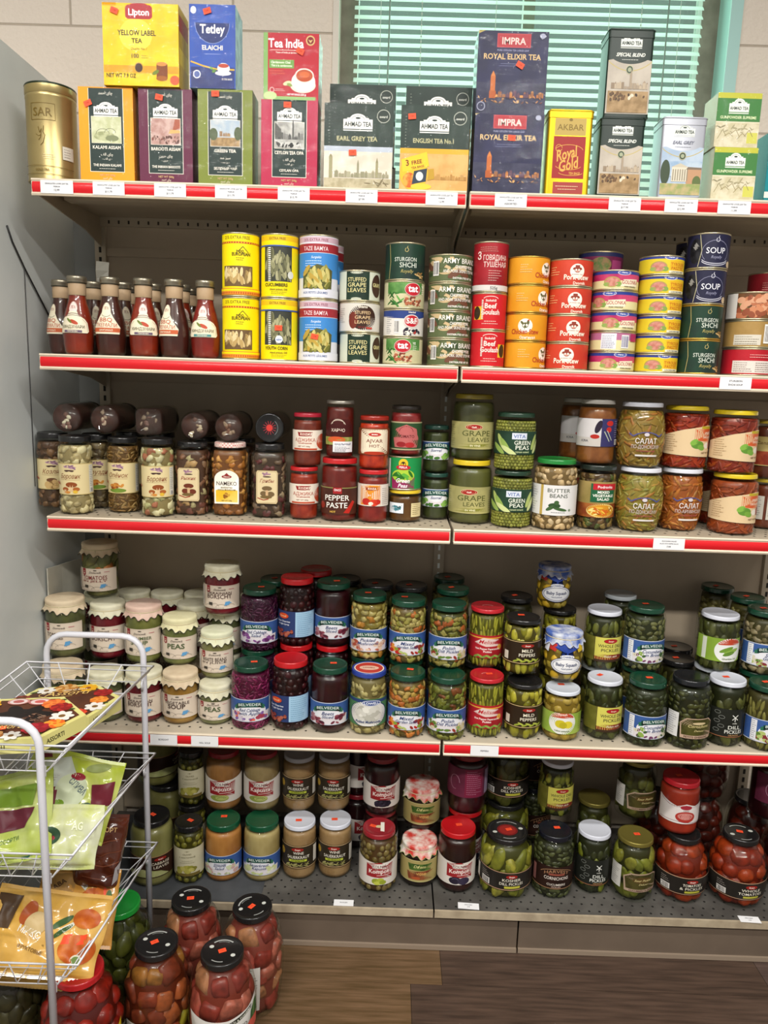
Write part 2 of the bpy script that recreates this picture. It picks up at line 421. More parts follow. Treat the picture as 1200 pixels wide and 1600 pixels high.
# bright slots of the middle upright
# price tags in the rails
tagp = pm('#e9e9ea', .5); ink = pm('#5a5a60', .6)
def price_tag(px, z, dy, ww, lab, flatdeck=False, rot=0):
    m = MB()
    if flatdeck:
        P = at_z(px, dy, Z5); s = lambda u, v, l: (P.x+u*cos(rot)-v*sin(rot), P.y+u*sin(rot)+v*cos(rot), Z5+.001+l)
        els = [('r', -ww, -11, ww, 11, tagp), ('t', 0, 2, 3.2, 'GROCERY', ink, ww*1.3), ('t', 0, -5, 3, '5.99', ink)]
        if abs(ww-24.5) < .1: els = [els[0], ('t', 0, -1, 3.6, 'PICKLED', ink, 26)]
    else:
        X = x_at(px, -.006, z-.017); s = flat(-.0071, X, z-.017)
        els = [('r', -ww, -13, ww, 13, tagp)]+dy
    m.dec(s, els, 0)
    # give the card its own thickness
    b0 = els[0]; P0 = [s(a/1000, c/1000, -.0006) for a, c in ((b0[1], b0[2]), (b0[3], b0[2]), (b0[3], b0[4]), (b0[1], b0[4]))]
    P1 = [s(a/1000, c/1000, 0) for a, c in ((b0[1], b0[2]), (b0[3], b0[2]), (b0[3], b0[4]), (b0[1], b0[4]))]
    m.add(P0+P1, [(3, 2, 1, 0), (0, 1, 5, 4), (1, 2, 6, 5), (2, 3, 7, 6), (3, 0, 4, 7)], tagp, False)
    tag(m.build('price_tag'), lab, 'price tag', 'white paper price tags')
def tl3(a, b, c, w): return [('t', 0, 5, 3, a, ink, w*1.8), ('t', 0, -.5, 2.4, b, ink, w*1.6), ('t', 0, -8, 4, c, ink, w)]
names1 = ['the gold tin', 'the orange tea box', 'the maroon tea box', 'the olive green tea box', 'the red tea box', 'the first dark green wide tea box', 'the second wide tea box', 'the stacked navy tea boxes', 'the dark green tea tins', 'the silver tea tin', 'the green and white tea boxes']
for (px, p, w2), nmx in zip(((89, '12.99', 34), (170, '$11.79', 33), (266, '$11.79', 33), (361, '$11.79', 33), (459, '$13.79', 33), (565, '$7.99', 33), (690, '12.99', 33), (798, '', 33), (976, '$17.99', 33), (1064, '$12.99', 34), (1147, '11.99', 34)), names1):
    price_tag(px, Z1, tl3('GRANULATED LOOSE LEAF TEA', 'PREMIUM', p or 'ASSORTED', w2*.8), w2 if px > 100 else 34, 'white price tag in the top red strip below '+nmx)
price_tag(1149, Z2, [('t', 0, 3, 4, 'STURGEON', ink, 40), ('t', 0, -5, 4, 'SHCHI SOUP', ink, 44)], 34, 'white price tag below the soup cans in the second strip')
price_tag(1045, Z3, tl3('ZUCCHINI SALAD', 'SALAD WITH PEPPER SAUCE', '7.99', 30), 35, 'white price tag below the vegetable salad jars')
price_tag(256, Z4, [('t', 0, -1, 4, 'BORSCHT', ink, 26)], 32, 'left price tag in the strip under the cloth-topped soup jars')
price_tag(320, Z4, [('t', 0, -6, 4, 'VEG. SOUP', ink, 30)], 32, 'right price tag in the strip under the cloth-topped soup jars')
price_tag(757, Z4, [('t', 0, -2, 4, 'PEPPERS', ink, 24)], 33, 'white price tag in the strip below the red-lidded pepper jars')
price_tag(537, 0, 1411, 24.5, 'white tag on the grey bottom deck in front of the sauerkraut jars', True)
price_tag(732, 0, 1416, 26, 'slanted white tag on the bottom deck in front of the plum compote jar', True, -.06)
price_tag(1171, 0, 1437, 25, 'white tag on the bottom deck at its far right end', True, -.05)
CB0 = at_y(62, 888, .13).z; CB1 = at_y(105, 872, .29).z
m = MB(); cb_ = pm('#bfbcae', .7, hex2='#b0ad9f', scale=12)
pts = [(PX+.006, .13), (PX+.010, .20), (PX+.022, .29)]
vs = [];
for (x, y), zt in zip(pts, (CB0, (CB0+CB1)/2, CB1)): vs += [(x, y, Z4+.001), (x, y, zt), (x+.003, y, Z4+.001), (x+.003, y, zt)]
m.add(vs, [(0, 1, 5, 4), (4, 5, 9, 8), (2, 6, 7, 3), (6, 10, 11, 7), (1, 3, 7, 5), (5, 7, 11, 9), (0, 2, 3, 1), (8, 9, 11, 10)], cb_, False)
tag(m.build('cardboard_sheet'), 'torn grey cardboard sheet standing against the cooler beside the top tomatoes jar', 'cardboard')
m = MB(); vs = []
for k in range(6):
    t = k/5; vs += [(-.862+.012*t, .19+.01*sin(t*5), Z2+.12+.1*t), (-.835+.008*t, .2, Z2+.12+.1*t), (-.862+.012*t, .1915+.01*sin(t*5), Z2+.12+.1*t), (-.835+.008*t, .2015, Z2+.12+.1*t)]
m.add(vs, [f for k in range(5) for f in ((4*k, 4*k+1, 4*k+5, 4*k+4), (4*k+2, 4*k+6, 4*k+7, 4*k+3), (4*k, 4*k+4, 4*k+6, 4*k+2), (4*k+1, 4*k+3, 4*k+7, 4*k+5))], pm('#b5b2a6', .6), False)
tag(m.build('paper_strip'), 'curled grey paper strip sticking up behind the sauce bottles', 'paper')
m = MB()
m.tube([(PX+.003, .03, Z1-.09), (PX+.003, .05, Z1-.12), (PX+.004, .10, Z1-.17), (PX+.004, .24, Z2+.07)], .002, pm('#2b2b2b', .5), 6)
m.tube([(PX+.003, .10, Z1-.17), (PX+.003, .1, Z2+.0), (PX+.003, .1, Z3+.05)], .0011, pm('#444', .5), 5)
tag(m.build('power_cable'), 'thin dark cable running down the cooler side behind the shelf ends', 'cable')
# ---------------------------------------------------------------- artwork helpers (millimetres)
ORG = '#f0512e'
def oval(x, y, w, h, txt, c='#a81f2a', tc='#f6efe4', rim=None):
    o = [('e', x, y, w+.8, h+.8, rim)] if rim else []
    return o+[('e', x, y, w, h, c), ('t', x, y-h*.32, h*.66, txt, tc, w*1.5)]
def bar(x, y, w, h, n=14, c='#2a2a2a'):
    rnd = random.Random(int(x*7+w)); o = [('r', x-w/2, y-h/2, x+w/2, y+h/2, '#ece8e2')]; a = x-w/2+w*.06
    for _ in range(n):
        b = w*.88/n; k = rnd.uniform(.25, .7)*b; o.append(('r', a, y-h*.42, a+k, y+h*.42, c)); a += b
    return o
def txt(x, y, w, n, dy, c, th=.8, seed=1, ctr=False):
    rnd = random.Random(seed); o = []
    for i in range(n):
        k = w*rnd.uniform(.6, 1); x0 = x-k/2 if ctr else x-w/2; yy = y-i*dy; a = x0
        while a < x0+k-1:
            b = min(x0+k, a+rnd.uniform(2, 5)); o.append(('r', a, yy, b, yy+th, c)); a = b+.9
    return o
def blobs(seed, x0, y0, x1, y1, n, rx, ry, cols):
    rnd = random.Random(seed); o = []
    for i in range(n):
        k = rnd.uniform(.7, 1.25)
        o.append(('e', rnd.uniform(x0, x1), rnd.uniform(y0, y1), rx*k, ry*k, rnd.choice(cols), rnd.uniform(-1, 1)))
    return o
def flower(x, y, r, c, cc, n=7):
    o = [('e', x+r*.55*cos(2*pi*k/n), y+r*.55*sin(2*pi*k/n), r*.5, r*.32, c, 2*pi*k/n) for k in range(n)]
    return o+[('e', x, y, r*.3, r*.3, cc)]
def pic(c1, c2, s=150, lo=.4, hi=.6): return pm(c1, .4, hex2=c2, scale=s, lo=lo, hi=hi, spec=.25)
def border(x0, y0, x1, y1, c, w=.8):
    return [('l', [(x0, y0), (x1, y0), (x1, y1), (x0, y1), (x0, y0)], w, c)]
def arc(cx, cy, rx, ry, a0, a1, n=10): return [(cx+rx*cos(a0+(a1-a0)*k/n), cy+ry*sin(a0+(a1-a0)*k/n)) for k in range(n+1)]
def skyline(seed, x0, x1, y0, cols, tower=None):
    rnd = random.Random(seed); o = []; x = x0
    while x < x1-2:
        w_ = rnd.uniform(3, 8); h = rnd.uniform(4, 12); b = min(x+w_, x1); o.append(('r', x, y0, b, y0+h, rnd.choice(cols)))
        if rnd.random() < .5: o.append(('p', [(x, y0+h), (b, y0+h), ((x+b)/2, y0+h+rnd.uniform(2, 5))], rnd.choice(cols)))
        x = b+rnd.uniform(0, 1.5)
    for tx, th in (tower or []):
        o += [('r', tx-2, y0, tx+2, y0+th, cols[0]), ('p', [(tx-2, y0+th), (tx+2, y0+th), (tx, y0+th*1.35)], cols[0])]
    return o
def ahmad(x, y, w, c='#f1eee6', tc='#24332f', h=None):
    h = h or w*.3
    o = [('e', x, y+h*.95, w*.29, h*.62, c), ('p', [(x-w*.37, y+h*.7), (x+w*.37, y+h*.7), (x+w*.37, y+h*1.15), (x-w*.37, y+h*1.15)], c),
         ('r', x-w/2, y, x+w/2, y+h, c), ('r', x-w/2, y-h*.2, x+w/2, y-h*.1, c),
         ('l', arc(x, y+h*.95, w*.22, h*.42, 0, pi), w*.012, tc), ('e', x, y+h*1.12, w*.09, h*.1, tc), ('t', x, y+h*.26, h*.5, 'AHMAD TEA', tc, w*.92, 'bf')]
    return o
PERS = '\uFEAA\uFEE4\uFEA3\uFE8D \uFBFC\uFE8E\uFB7C'
# ---------------------------------------------------------------- product builders
PROTO = {}; HGT = {}; RAD = {}; DESC = {}; NAME = {}
def reg(k, root, h, r, desc, cat):
    PROTO[k] = root; HGT[k] = h; RAD[k] = r; DESC[k] = desc; NAME[k] = cat
STK = [.0012]
def sticker(mb, x, y, rot, surf, w_=8, h=5.5, mark=True):
    c, s = cos(rot), sin(rot); P = [(x+a*c-b*s, y+a*s+b*c) for a, b in ((-w_, -h), (w_, -h), (w_, h), (-w_, h))]
    mb.dec(surf, [('p', P, pm(ORG, .5))]+([('t', x, y-1.2, h*.55, '7.99', pm('#a53522', .6), w_*1.1, 'b', 0, rot)] if mark else []), STK[0])
def BOX(k, name, desc, w_, h, d, col, side, els, cat='tea box', wrap=True, stick=None, sidecol=None, topc=None):
    r = empty(name); m = MB(); x = w_/2000
    m.box(-x, x, 0, d/1000, 0, h/1000, side)
    m.dec(flat(0), [('r', -w_/2+.1, .1, w_/2-.1, h-.1, col)]+els, clip=(-w_/2, w_/2, 0, h), flat_=True)
    if sidecol:
        m.dec(lambda u, v, l: (x+l, d/2000+u, v), [('r', -d/2+.5, .5, d/2-.5, h-.5, sidecol[0])]+[('r', -d/2+4, h*q0, d/2-4, h*q1, cc) for q0, q1, cc in sidecol[1]])
        m.dec(lambda u, v, l: (-x-l, d/2000-u, v), [('r', -d/2+.5, .5, d/2-.5, h-.5, sidecol[0])])
    m.build('carton', r)
    if wrap:
        m = MB(); e = .0012; m.box(-x-e, x+e, -e-.0012, d/1000+e, .0001, h/1000, WRAP); m.build('film_wrap', r)
    if stick:
        m = MB(); sticker(m, stick[0], stick[1], stick[2], flat(-.0018)); m.build('price_sticker', r)
    reg(k, r, h/1000, x, desc, cat); return r
def TIN(k, name, desc, w_, h, d, col, els, lidc, cat='tea tin', rnd=6):
    """rectangular tin with rounded corners and a fitted lid"""
    r = empty(name)
    def rr(ww, dd, rc, n=4):
        P = []
        for cx, cy, a in ((ww/2-rc, -rc, -pi/2), (ww/2-rc, -dd+rc, 0)): pass
        cs = ((ww/2-rc, rc, -pi/2), (ww/2-rc, dd-rc, 0), (-ww/2+rc, dd-rc, pi/2), (-ww/2+rc, rc, pi))
        for cx, cy, a in cs:
            for q in range(n+1): P.append((cx+rc*cos(a+pi/2*q/n), cy+rc*sin(a+pi/2*q/n)))
        return P
    def prism(m, P, z0, z1, M, cap=True):
        n = len(P); m.add([(x, y, z) for z in (z0, z1) for x, y in P], [(q, (q+1) % n, n+(q+1) % n, n+q) for q in range(n)], M)
        if cap: m.add([(x, y, z1) for x, y in P], [tuple(range(n))], M, False); m.add([(x, y, z0) for x, y in P], [tuple(range(n))[::-1]], M, False)
    a, b, rc = w_/1000, d/1000, rnd/1000
    m = MB(); P = rr(a, b, rc); prism(m, P, 0, (h-4)/1000, col); Q = [(x*1.012, y*1.012-.0005) for x, y in P]; prism(m, Q, 0, .002, lidc)
    m.dec(flat(0), els, clip=(-w_/2+2, w_/2-2, 3, h-17)); m.build('tin_body', r)
    m = MB(); Q = [(x*1.02, y*1.03-.0012) for x, y in P]; prism(m, Q, (h-16)/1000, (h-2.5)/1000, lidc); prism(m, [(x*.97, y*.97+.001) for x, y in P], (h-2.5)/1000, h/1000, lidc)
    n = len(Q); m.tube([(x, y, (h-3.2)/1000) for x, y in Q], .0012, lidc, 6, True); m.build('tin_lid', r)
    reg(k, r, h/1000, a/2, desc, cat); return r
def CAN(k, name, desc, R, H, els, base='#ffffff', cat='food can', stick=None, m0=3, rim=STEEL):
    """steel can: R and H in mm; the printed sleeve is its own part"""
    r = empty(name); a, h = R/1000, H/1000
    m = MB(); m.lathe([(0, .0015), (a*.9, .0012), (a*.94, 0), (a*1.0, .0006), (a*1.0, .0028), (a*.975, .0034), (a*.975, h-.0034), (a*1.0, h-.0028), (a*1.0, h-.0006), (a*.95, h), (a*.93, h-.0025), (0, h-.0022)], rim, 40)
    m.lathe([(a*.62, h-.0021), (a*.64, h-.0014), (a*.66, h-.0021)], rim, 28)
    m.build('can_body', r)
    m = MB(); a2 = a*.98; m.lathe([(a2, .0034), (a2, h-.0034)], base, 40)
    m.dec(cyl(a2), els, clip=(-pi*R*.97, pi*R*.97, 3.5, H-3.5)); m.build('printed_sleeve', r)
    if stick: m = MB(); sticker(m, stick[0], stick[1], stick[2], cyl(a2+.0020)); m.build('price_sticker', r)
    reg(k, r, h, a, desc, cat); return r
def prof_std(R, H, rl, hl, sh=.018, neck=.004, n=6, bot=.008):
    rn = rl*.93; zs = H-hl-neck-sh
    P = [(0, .002), (R*.72, .0015), (R*.82, 0), (R*.93, .002), (R*.985, bot*.6), (R, bot)]
    P += [(R, bot+(zs-bot)*t/5) for t in range(1, 6)]
    P += [(rn+(R-rn)*cos(t/n*pi/2)**.9, zs+sh*sin(t/n*pi/2)) for t in range(1, n)]
    return P+[(rn, H-hl-neck), (rn, H-hl+.004)]
def prof_barrel(R, H, rl, hl, low=.84, wide=.52, neck=.004, n=16):
    rn = rl*.93; zt = H-hl-neck; P = [(0, .002), (R*low*.8, .0), (R*low*.94, .003)]
    for i in range(n+1):
        t = i/n; z = .006+(zt-.006)*t
        if t < wide: q = low+(1-low)*sin(t/wide*pi/2)**.8
        else: u = (t-wide)/(1-wide); q = (rn/R)+(1-rn/R)*max(0, (1-u**2.6))**.62
        P.append((R*q, z))
    return P+[(rn, H-hl+.004)]
def prof_waist(R, H, rl, hl, z0, z1, ins=.93):
    """bulging foot and shoulder with an inset label panel"""
    rn = rl*.93; P = [(0, .002), (R*.8, 0), (R*.93, .003), (R, .011), (R, z0-.006), (R*ins, z0-.001)]
    P += [(R*ins, z0+(z1-z0)*t/4) for t in range(5)]
    zt = H-hl-.004
    P += [(R*(ins+(1-ins)*sin(q*pi/2)), z1+.008*q) for q in (.5, 1)]
    P += [(rn+(R-rn)*cos(t*pi/2), z1+.008+(zt-z1-.008)*(.35+.65*sin(t*pi/2))) for t in (0, .3, .6, .85, 1)]
    return P+[(rn, H-hl+.004)]
def rad_of(P):
    Q = [p for p in P[2:]]
    def f(z):
        for (r0, z0), (r1, z1) in zip(Q, Q[1:]):
            if z0 <= z <= z1: return r0+(r1-r0)*((z-z0)/max(1e-9, z1-z0))
        return Q[-1][0] if z > Q[-1][1] else Q[0][0]
    return f
CTY = ['']
def CMAT(c):
    r_, g_, b_ = [int(c[i:i+2], 16) for i in (1, 3, 5)]; d = '#%02x%02x%02x' % (int(r_*.72), int(g_*.72), int(b_*.72))
    return pm(d, .4, hex2=c, scale=55, spec=.22, coat=.12, lo=.3, hi=.6)
def fillings(m, typ, core, cols, rf, ztop, seed, sq=0):
    """what is inside the glass: liquid or paste core plus real pieces pressed against the wall"""
    rnd = random.Random(seed); deep = {'smooth': .0, 'peas': .005, 'olive': .010, 'bean': .006, 'cuke': .010, 'tom': .016, 'mush': .009, 'shred': .003, 'chunk': .007, 'pod': .005, 'wm': .014, 'squash': .009, 'strip': .003, 'bigcuke': .014, 'spear': .006}[typ]
    n = 14; P = [(0, .003)]
    for i in range(n+1):
        z = .004+(ztop-.004)*i/n; P.append((max(.004, rf(z)-.0022-deep*(.62 if typ in ('tom', 'wm', 'bigcuke') else .34)), z))
    P.append((0, ztop)); m.lathe(P, core, 32, sq)
    R = rf(ztop*.4)
    def ring(sx, sz, rx, ry, rz, rot=0, lump=.0, sub=2, jit=.25, rr=None, back=pi*1.25):
        z = .003+rz*.9; row = 0
        while z < ztop-rz*.5:
            Rz = rf(z)-.0024-ry; cnt = max(3, int(2*pi*max(Rz, .005)/sx)); o = (row % 2)*.5
            for q in range(cnt):
                a = 2*pi*(q+o+rnd.uniform(-jit, jit))/cnt
                a = (a+pi) % (2*pi)-pi
                if abs(a) > back/2+.2: continue
                k = rnd.uniform(.74, 1.18); zz = z+rnd.uniform(-jit, jit)*rz*.7
                Rq = rf(zz)-.0012-ry*k
                if sq: Rq *= 1/(abs(cos(a))**sq+abs(sin(a))**sq)**(1/sq)*.98
                m.blob((Rq*sin(a), -Rq*cos(a), zz), (rx*k, ry*k, rz*k*rnd.uniform(.85, 1.15)), CMAT(rnd.choice(cols)), (rnd.uniform(-rot, rot), rnd.uniform(-rot, rot), a), sub, lump)
            z += sz; row += 1
    v0_ = len(m.v)
    if typ == 'peas': ring(.0078, .0068, .0041, .0041, .0041, sub=2, jit=.12)
    elif typ == 'olive': ring(.017, .016, .0092, .0088, .0098, .5)
    elif typ == 'bean': ring(.0175, .0125, .0100, .0060, .0072, 1.0, .3, jit=.4)
    elif typ == 'mush': ring(.018, .0150, .0118, .0085, .0100, 1.2, .7, jit=.42)
    elif typ == 'cuke': ring(.0165, .028, .0098, .0092, .021, .45, .2, jit=.4)
    elif typ == 'bigcuke': ring(.024, .034, .0165, .013, .032, .8, .15, jit=.4)
    elif typ == 'tom': ring(.034, .036, .024, .020, .0225, .25, .10)
    elif typ == 'squash': ring(.024, .021, .0145, .012, .0135, .4, .3)
    elif typ == 'strip': ring(.017, .0115, .013, .0034, .0036, 1.3, .7, 2)
    elif typ == 'shred': ring(.0105, .0075, .0085, .0028, .0026, 1.3, .4, 2, jit=.42)
    elif typ == 'chunk': ring(.0155, .0125, .0115, .0062, .0085, 1.3, .8, jit=.42)
    elif typ == 'spear': ring(.011, .03, .0052, .0055, .021, .35, .3)
    elif typ == 'pod': ring(.0085, .03, .0038, .0045, .02, .22, .25)
    elif typ == 'wm': ring(.036, .040, .026, .018, .028, .45, -1)
    press(m, v0_, rf, ztop, sq)
def press(m, v0, rf, ztop, sq):
    # pieces flatten against the inside of the glass
    for i in range(v0, len(m.v)):
        x, y, z = m.v[i]; z = min(max(z, .0028), ztop); r_ = math.hypot(x, y)
        if r_ < 1e-6: continue
        lim = rf(z)-.0017
        if sq: a = math.atan2(x, -y); lim *= 1/(abs(cos(a))**sq+abs(sin(a))**sq)**(1/sq)
        if r_ > lim: x *= lim/r_; y *= lim/r_
        m.v[i] = (x, y, z)
def JAR(k, name, desc, R, H, lid, fill, els, shape='std', cat='jar', stick=None, top_=None, sq=0, lidart=None, cover=None, gl=None, lab2=None, zf=None, **kw):
    """R, H in mm; lid=(radius, height, colour); fill=(type, core colour, piece colours)"""
    r = empty(name); a, h = R/1000, H/1000; rl, hl, lc = lid[0]/1000, lid[1]/1000, lid[2]
    P = {'std': prof_std, 'barrel': prof_barrel, 'waist': prof_waist}[shape](a, h, rl, hl, **kw)
    m = MB(); m.lathe(P, gl or GLASS, 44, sq); m.build('glass_jar', r)
    f0 = rad_of(P); rf = (lambda z: f0(z)) if not sq else (lambda z: f0(z))
    m = MB(); ft = (zf/1000 if zf else h-hl-.008)
    fillings(m, fill[0], fill[1], fill[2], rf, ft, len(k)*7+R, sq)
    c = m.build('contents', r)
    lm = pm(lc, .25, coat=.5) if isinstance(lc, str) else lc
    m = MB(); z0 = h-hl; seg = 40
    m.lathe([(rl*.96, z0+.0002), (rl, z0), (rl*1.008, z0+.001), (rl, z0+.0024), (rl, h-.0035), (rl*.985, h-.001), (rl*.94, h), (rl*.88, h-.0012), (rl*.84, h-.0016), (0, h-.0016)], lm, seg)
    if lidart: m.dec(top(h-.0016), lidart, .0003)
    m.build('lid', r)
    if els:
        m = MB(); s0 = cyl(a, (lambda v: f0(v)+.0004)); s = (lambda u, v, l: s0(u*1.16, v, l)) if not sq else (lambda u, v, l: (u, -f0(v)-.0005-l, v))
        e0 = els[0]; m.dec(s, els, .0001, clip=((-pi*R*.9, pi*R*.9, e0[2], e0[4]) if e0[0] == 'r' and e0[3]-e0[1] > 60 else (-pi*R*.9, pi*R*.9, 6, H))); m.build('label', r)
    if lab2:
        m = MB(); m.dec(cyl(a, (lambda v: f0(v)+.0004)), lab2, .0001); m.build('back_label', r)
    if stick:
        m = MB(); sticker(m, stick[0], stick[1], stick[2], top(h-.0018)); m.build('price_sticker', r)
    if cover:
        m = MB(); cm = pm(cover[0], .8, hex2=cover[1], scale=cover[2] if len(cover) > 2 else 25, bump=.4); rc = rl*1.05
        nw = 15; drop = .017
        def skirt(aa, z): t = max(0, (h-hl-.004-z)/drop); return 1+t*(.05*sin(aa*nw)+.05*sin(aa*5+1))
        ps = [(0, h+.0006), (rc*.9, h+.0006), (rc, h-.001), (rc*1.02, h-hl*.5), (rc*.99, h-hl-.002)]
        m.lathe(ps, cm, 66)
        vs = []; N = 88; rows_ = 5
        for i in range(rows_+1):
            for q in range(N):
                aa = 2*pi*q/N; dl = drop*(.78+.2*sin(aa*nw+1)+.16*sin(aa*4))*i/rows_; z = h-hl-.002-dl
                rr = (rc*.99+(max(f0(z), rc)+.0028-rc*.99)*(i/rows_)**.7)*skirt(aa, z); vs.append((rr*sin(aa), -rr*cos(aa), z))
        m.add(vs, [(i*N+q, i*N+(q+1) % N, (i+1)*N+(q+1) % N, (i+1)*N+q) for i in range(rows_) for q in range(N)], cm)
        e = cover[3] if len(cover) > 3 else '#4b4a44'
        L_ = vs[-N:]; m.tube([(x*1.005, y*1.005, z) for x, y, z in L_], .0007, e, 4, True)
        m.build('cloth_cover', r)
        m = MB(); m.tube([(rc*1.0*sin(2*pi*q/30), -rc*1.0*cos(2*pi*q/30), h-hl-.002) for q in range(30)], .0011, pm('#c9bd9a', .7), 5, True)
        m.tube([(.004, -rc*1.0, h-hl-.002), (.008, -rc*1.07, h-hl-.012), (.013, -rc*1.08, h-hl-.02)], .0008, pm('#c9bd9a', .7), 5); m.build('string', r)
    reg(k, r, h+(.0006 if cover else 0), a, desc, cat); return r

# ================================================================ TOP SHELF: tea
DG = '#22332f'
def ahtall(title, pers, sub, c1, c2, foot, hills, tcol='#e9e4d6'):
    e = [('r', -37, 18, 37, 179.5, '#e9e4d6'), ('r', -36, 19, 36, 179.8, DG), ('t', 0, 168, 6, PERS, tcol, 30, '')]
    e += ahmad(0, 129, 52)+[('r', -32, 74, 32, 126, '#d8d2c0'), ('r', -31.2, 74.8, 31.2, 125.2, pic(c1, c2, 60))]+hills
    e += [('t', 0, 63, 6.5, title, tcol, 62), ('t', 0, 50, 5.5, pers, tcol, 44, ''), ('t', 0, 42, 4, '- '+pers[:5]+' -', tcol, 26, ''), ('t', 0, 29, 5, sub, tcol, 60)]
    e += txt(0, 24, 50, 1, 3, tcol, .8, 3, True)+[('t', 0, 10, 4, foot, '#c9a777', 50), ('t', 0, 4, 4, PERS, '#e6d9c2', 34, '')]
    return e
P1 = '\uFED2\uFEDF\uFE8D \uFBFC\uFE8E\uFB7C'; P2 = '\uFEE6\uFBFE\uFEAE\uFEA3 \uFBFC\uFE8E\uFB7C'; P3 = '\uFEA4\uFEE3 \uFEB0\uFE92\uFEB3'
cloudy = [('e', -8, 112, 16, 6, '#b9b99a'), ('e', 14, 116, 12, 5, '#c4c3a8')]
gold = pm('#b8a572', .3, metal=.7, hex2='#a89664', scale=12, lo=.3, hi=.7)
# gold round tin
r = empty('tea_canister'); m = MB(); R = .0525; H = .192
m.lathe([(0, .001), (R*.97, 0), (R, .001), (R, .004), (R*.985, .006), (R*.985, H-.028), (R, H-.026), (R, H-.022), (R*.98, H-.02), (R*.98, H-.006)], gold, 44)
gd = '#6f5a22'
m.dec(cyl(R*.99), border(-30, 118, 22, 150, gd, 1)+[('t', -4, 125, 17, 'SAR', gd, 40, 'f')]+[('l', [(-14, 104), (-11, 92), (-7, 100), (-9, 84), (-14, 78)], 1.2, gd), ('l', [(-2, 106), (-4, 94), (0, 88), (-4, 74), (-10, 68)], 1.2, gd), ('l', [(-20, 90), (-14, 86), (-8, 88)], 1, gd)]+txt(6, 50, 26, 3, 4, '#e6dcb0', 1, 5, True)+[('r', 34, 44, 60, 70, '#cfcabb')]+txt(47, 64, 20, 4, 5, '#5a554a', .8, 4)+[('l', [(-60, 30), (60, 26)], .8, gd), ('t', -8, 18, 5, 'GOLD TEA', gd, 30), ('l', [(-60, 14), (60, 11)], .8, gd)], .0004)
m.build('tin_body', r)
m = MB(); dkg = pm('#24301f', .3, metal=.3)
m.lathe([(R*.985, H-.020), (R*1.01, H-.018), (R*1.01, H-.004)], gold, 44); m.lathe([(R*1.012, H-.004), (R*1.02, H-.002), (R*1.0, H), (R*.95, H-.003), (0, H-.003)], dkg, 44); m.build('tin_lid', r)
reg('goldtin', r, H, R, 'round brushed gold tea canister with a dark rim', 'tea tin')
BOX('kalami', 'tea_box', '', 116, 182, 70, '#f39a1a', '#c9790f', ahtall('KALAMI ASSAM', P1, 'THE INDIAN KALAMI', '#b9bd92', '#cdcfae', 'NET WT 500g', [('e', -5, 88, 22, 9, pic('#94996e', '#b8bb92', 90)), ('e', 12, 84, 14, 6, '#7e8460'), ('l', arc(-8, 92, 14, 10, 0, pi), .8, '#5f6348'), ('l', arc(8, 94, 12, 9, 0, pi), .8, '#5f6348')]), stick=(-37, 150, .4))
BOX('barooti', 'tea_box', '', 114, 182, 70, '#5f1f3c', '#471730', ahtall('BAROOTI ASSAM', P2, 'THE INDIAN BAROOTI', '#c3a49b', '#a97f76', 'NET WT 500g', [('p', [(14, 100), (31, 108), (31, 124), (20, 124)], '#a0553f'), ('p', [(6, 96), (31, 98), (31, 103), (10, 104)], '#c9a463')]+blobs(3, -30, 78, 28, 90, 30, 2, 3, ['#7a463c', '#5b3a33', '#8c6a5f'])), stick=(-12, 165, -.2))
BOX('green', 'tea_box', '', 116, 184, 70, '#75802f', '#4f5720', ahtall('GREEN TEA', P3, 'ЗЕЛЕНЫЙ ЧАЙ', '#9fb0bf', '#b8bfc2', 'NET WT 500g', [('r', -31, 75, 31, 92, pic('#a98a5c', '#8a6f48', 120)), ('e', -25, 98, 9, 12, '#4d5a3a'), ('e', 27, 100, 8, 13, '#45532f')]+skyline(5, -12, 12, 94, ['#8d6f4f', '#a1835c'])), stick=(-20, 175, .03))
BOX('ceylon', 'tea_box', '', 120, 168, 70, '#b02347', '#8e1736', ahtall('CEYLON TEA OPA', P1, 'CEYLAN OPA', '#b9b8b2', '#8f8e89', 'NET WT 500g', skyline(8, -30, 30, 92, ['#5d5d5a', '#7b7a76', '#474744'], [(8, 30)])+[('p', [(-31, 96), (-31, 125), (-18, 112), (-14, 94)], '#54534f'), ('e', 0, 82, 24, 5, '#c2c1bb')]+blobs(4, -26, 78, 20, 86, 12, 2, 4, ['#2f2f2d', '#4b4a47'])), stick=(-4, 158, .0), sidecol=('#8e1736', []))
yel = pic('#f2c80c', '#e9b90a', 30)
lipels = [('e', -10, 95, 34, 30, pm('#f7d640', .4)), ('r', -78, 24, 78, 38, pic('#d9a21a', '#c98f12', 30)), ('p', [(-26, 124), (20, 124), (25, 128), (25, 146), (20, 150), (-26, 150), (-31, 146), (-31, 128)], '#a9272c'), ('p', [(-22, 150), (16, 150), (6, 155), (-12, 155)], '#a9272c'), ('t', -3, 131, 12.5, 'Lipton', '#fff', 44), ('t', -8, 94, 10, 'YELLOW LABEL', '#3c3a1c', 80), ('t', -8, 80, 9, 'TEA', '#3c3a1c', 24), ('t', -4, 67, 5, 'Quality No.1', '#7c6420', 34, 'i'), ('t', -12, 52, 8.5, '100', '#4c431c', 20)]
lipels += txt(10, 56, 18, 2, 4, '#7c6420', .9)+[('e', -5, 34, 10, 10.5, '#c99a2a'), ('e', -5, 34, 8, 8.5, '#40231a'), ('r', 32, 15, 55, 42, '#7a3c10'), ('e', 43, 42, 11, 4, '#c9853f'), ('e', 43, 15, 12, 5, '#9c5a1c'), ('e', 30, 26, 8, 3.5, '#6b7c22', .5), ('t', -42, 15, 8, 'NET WT 7.9 OZ', '#3f341a', 62), ('r', -78, 148, -50, 164, '#e09a10'), ('e', 70, 12, 10, 9, '#c7552a')]
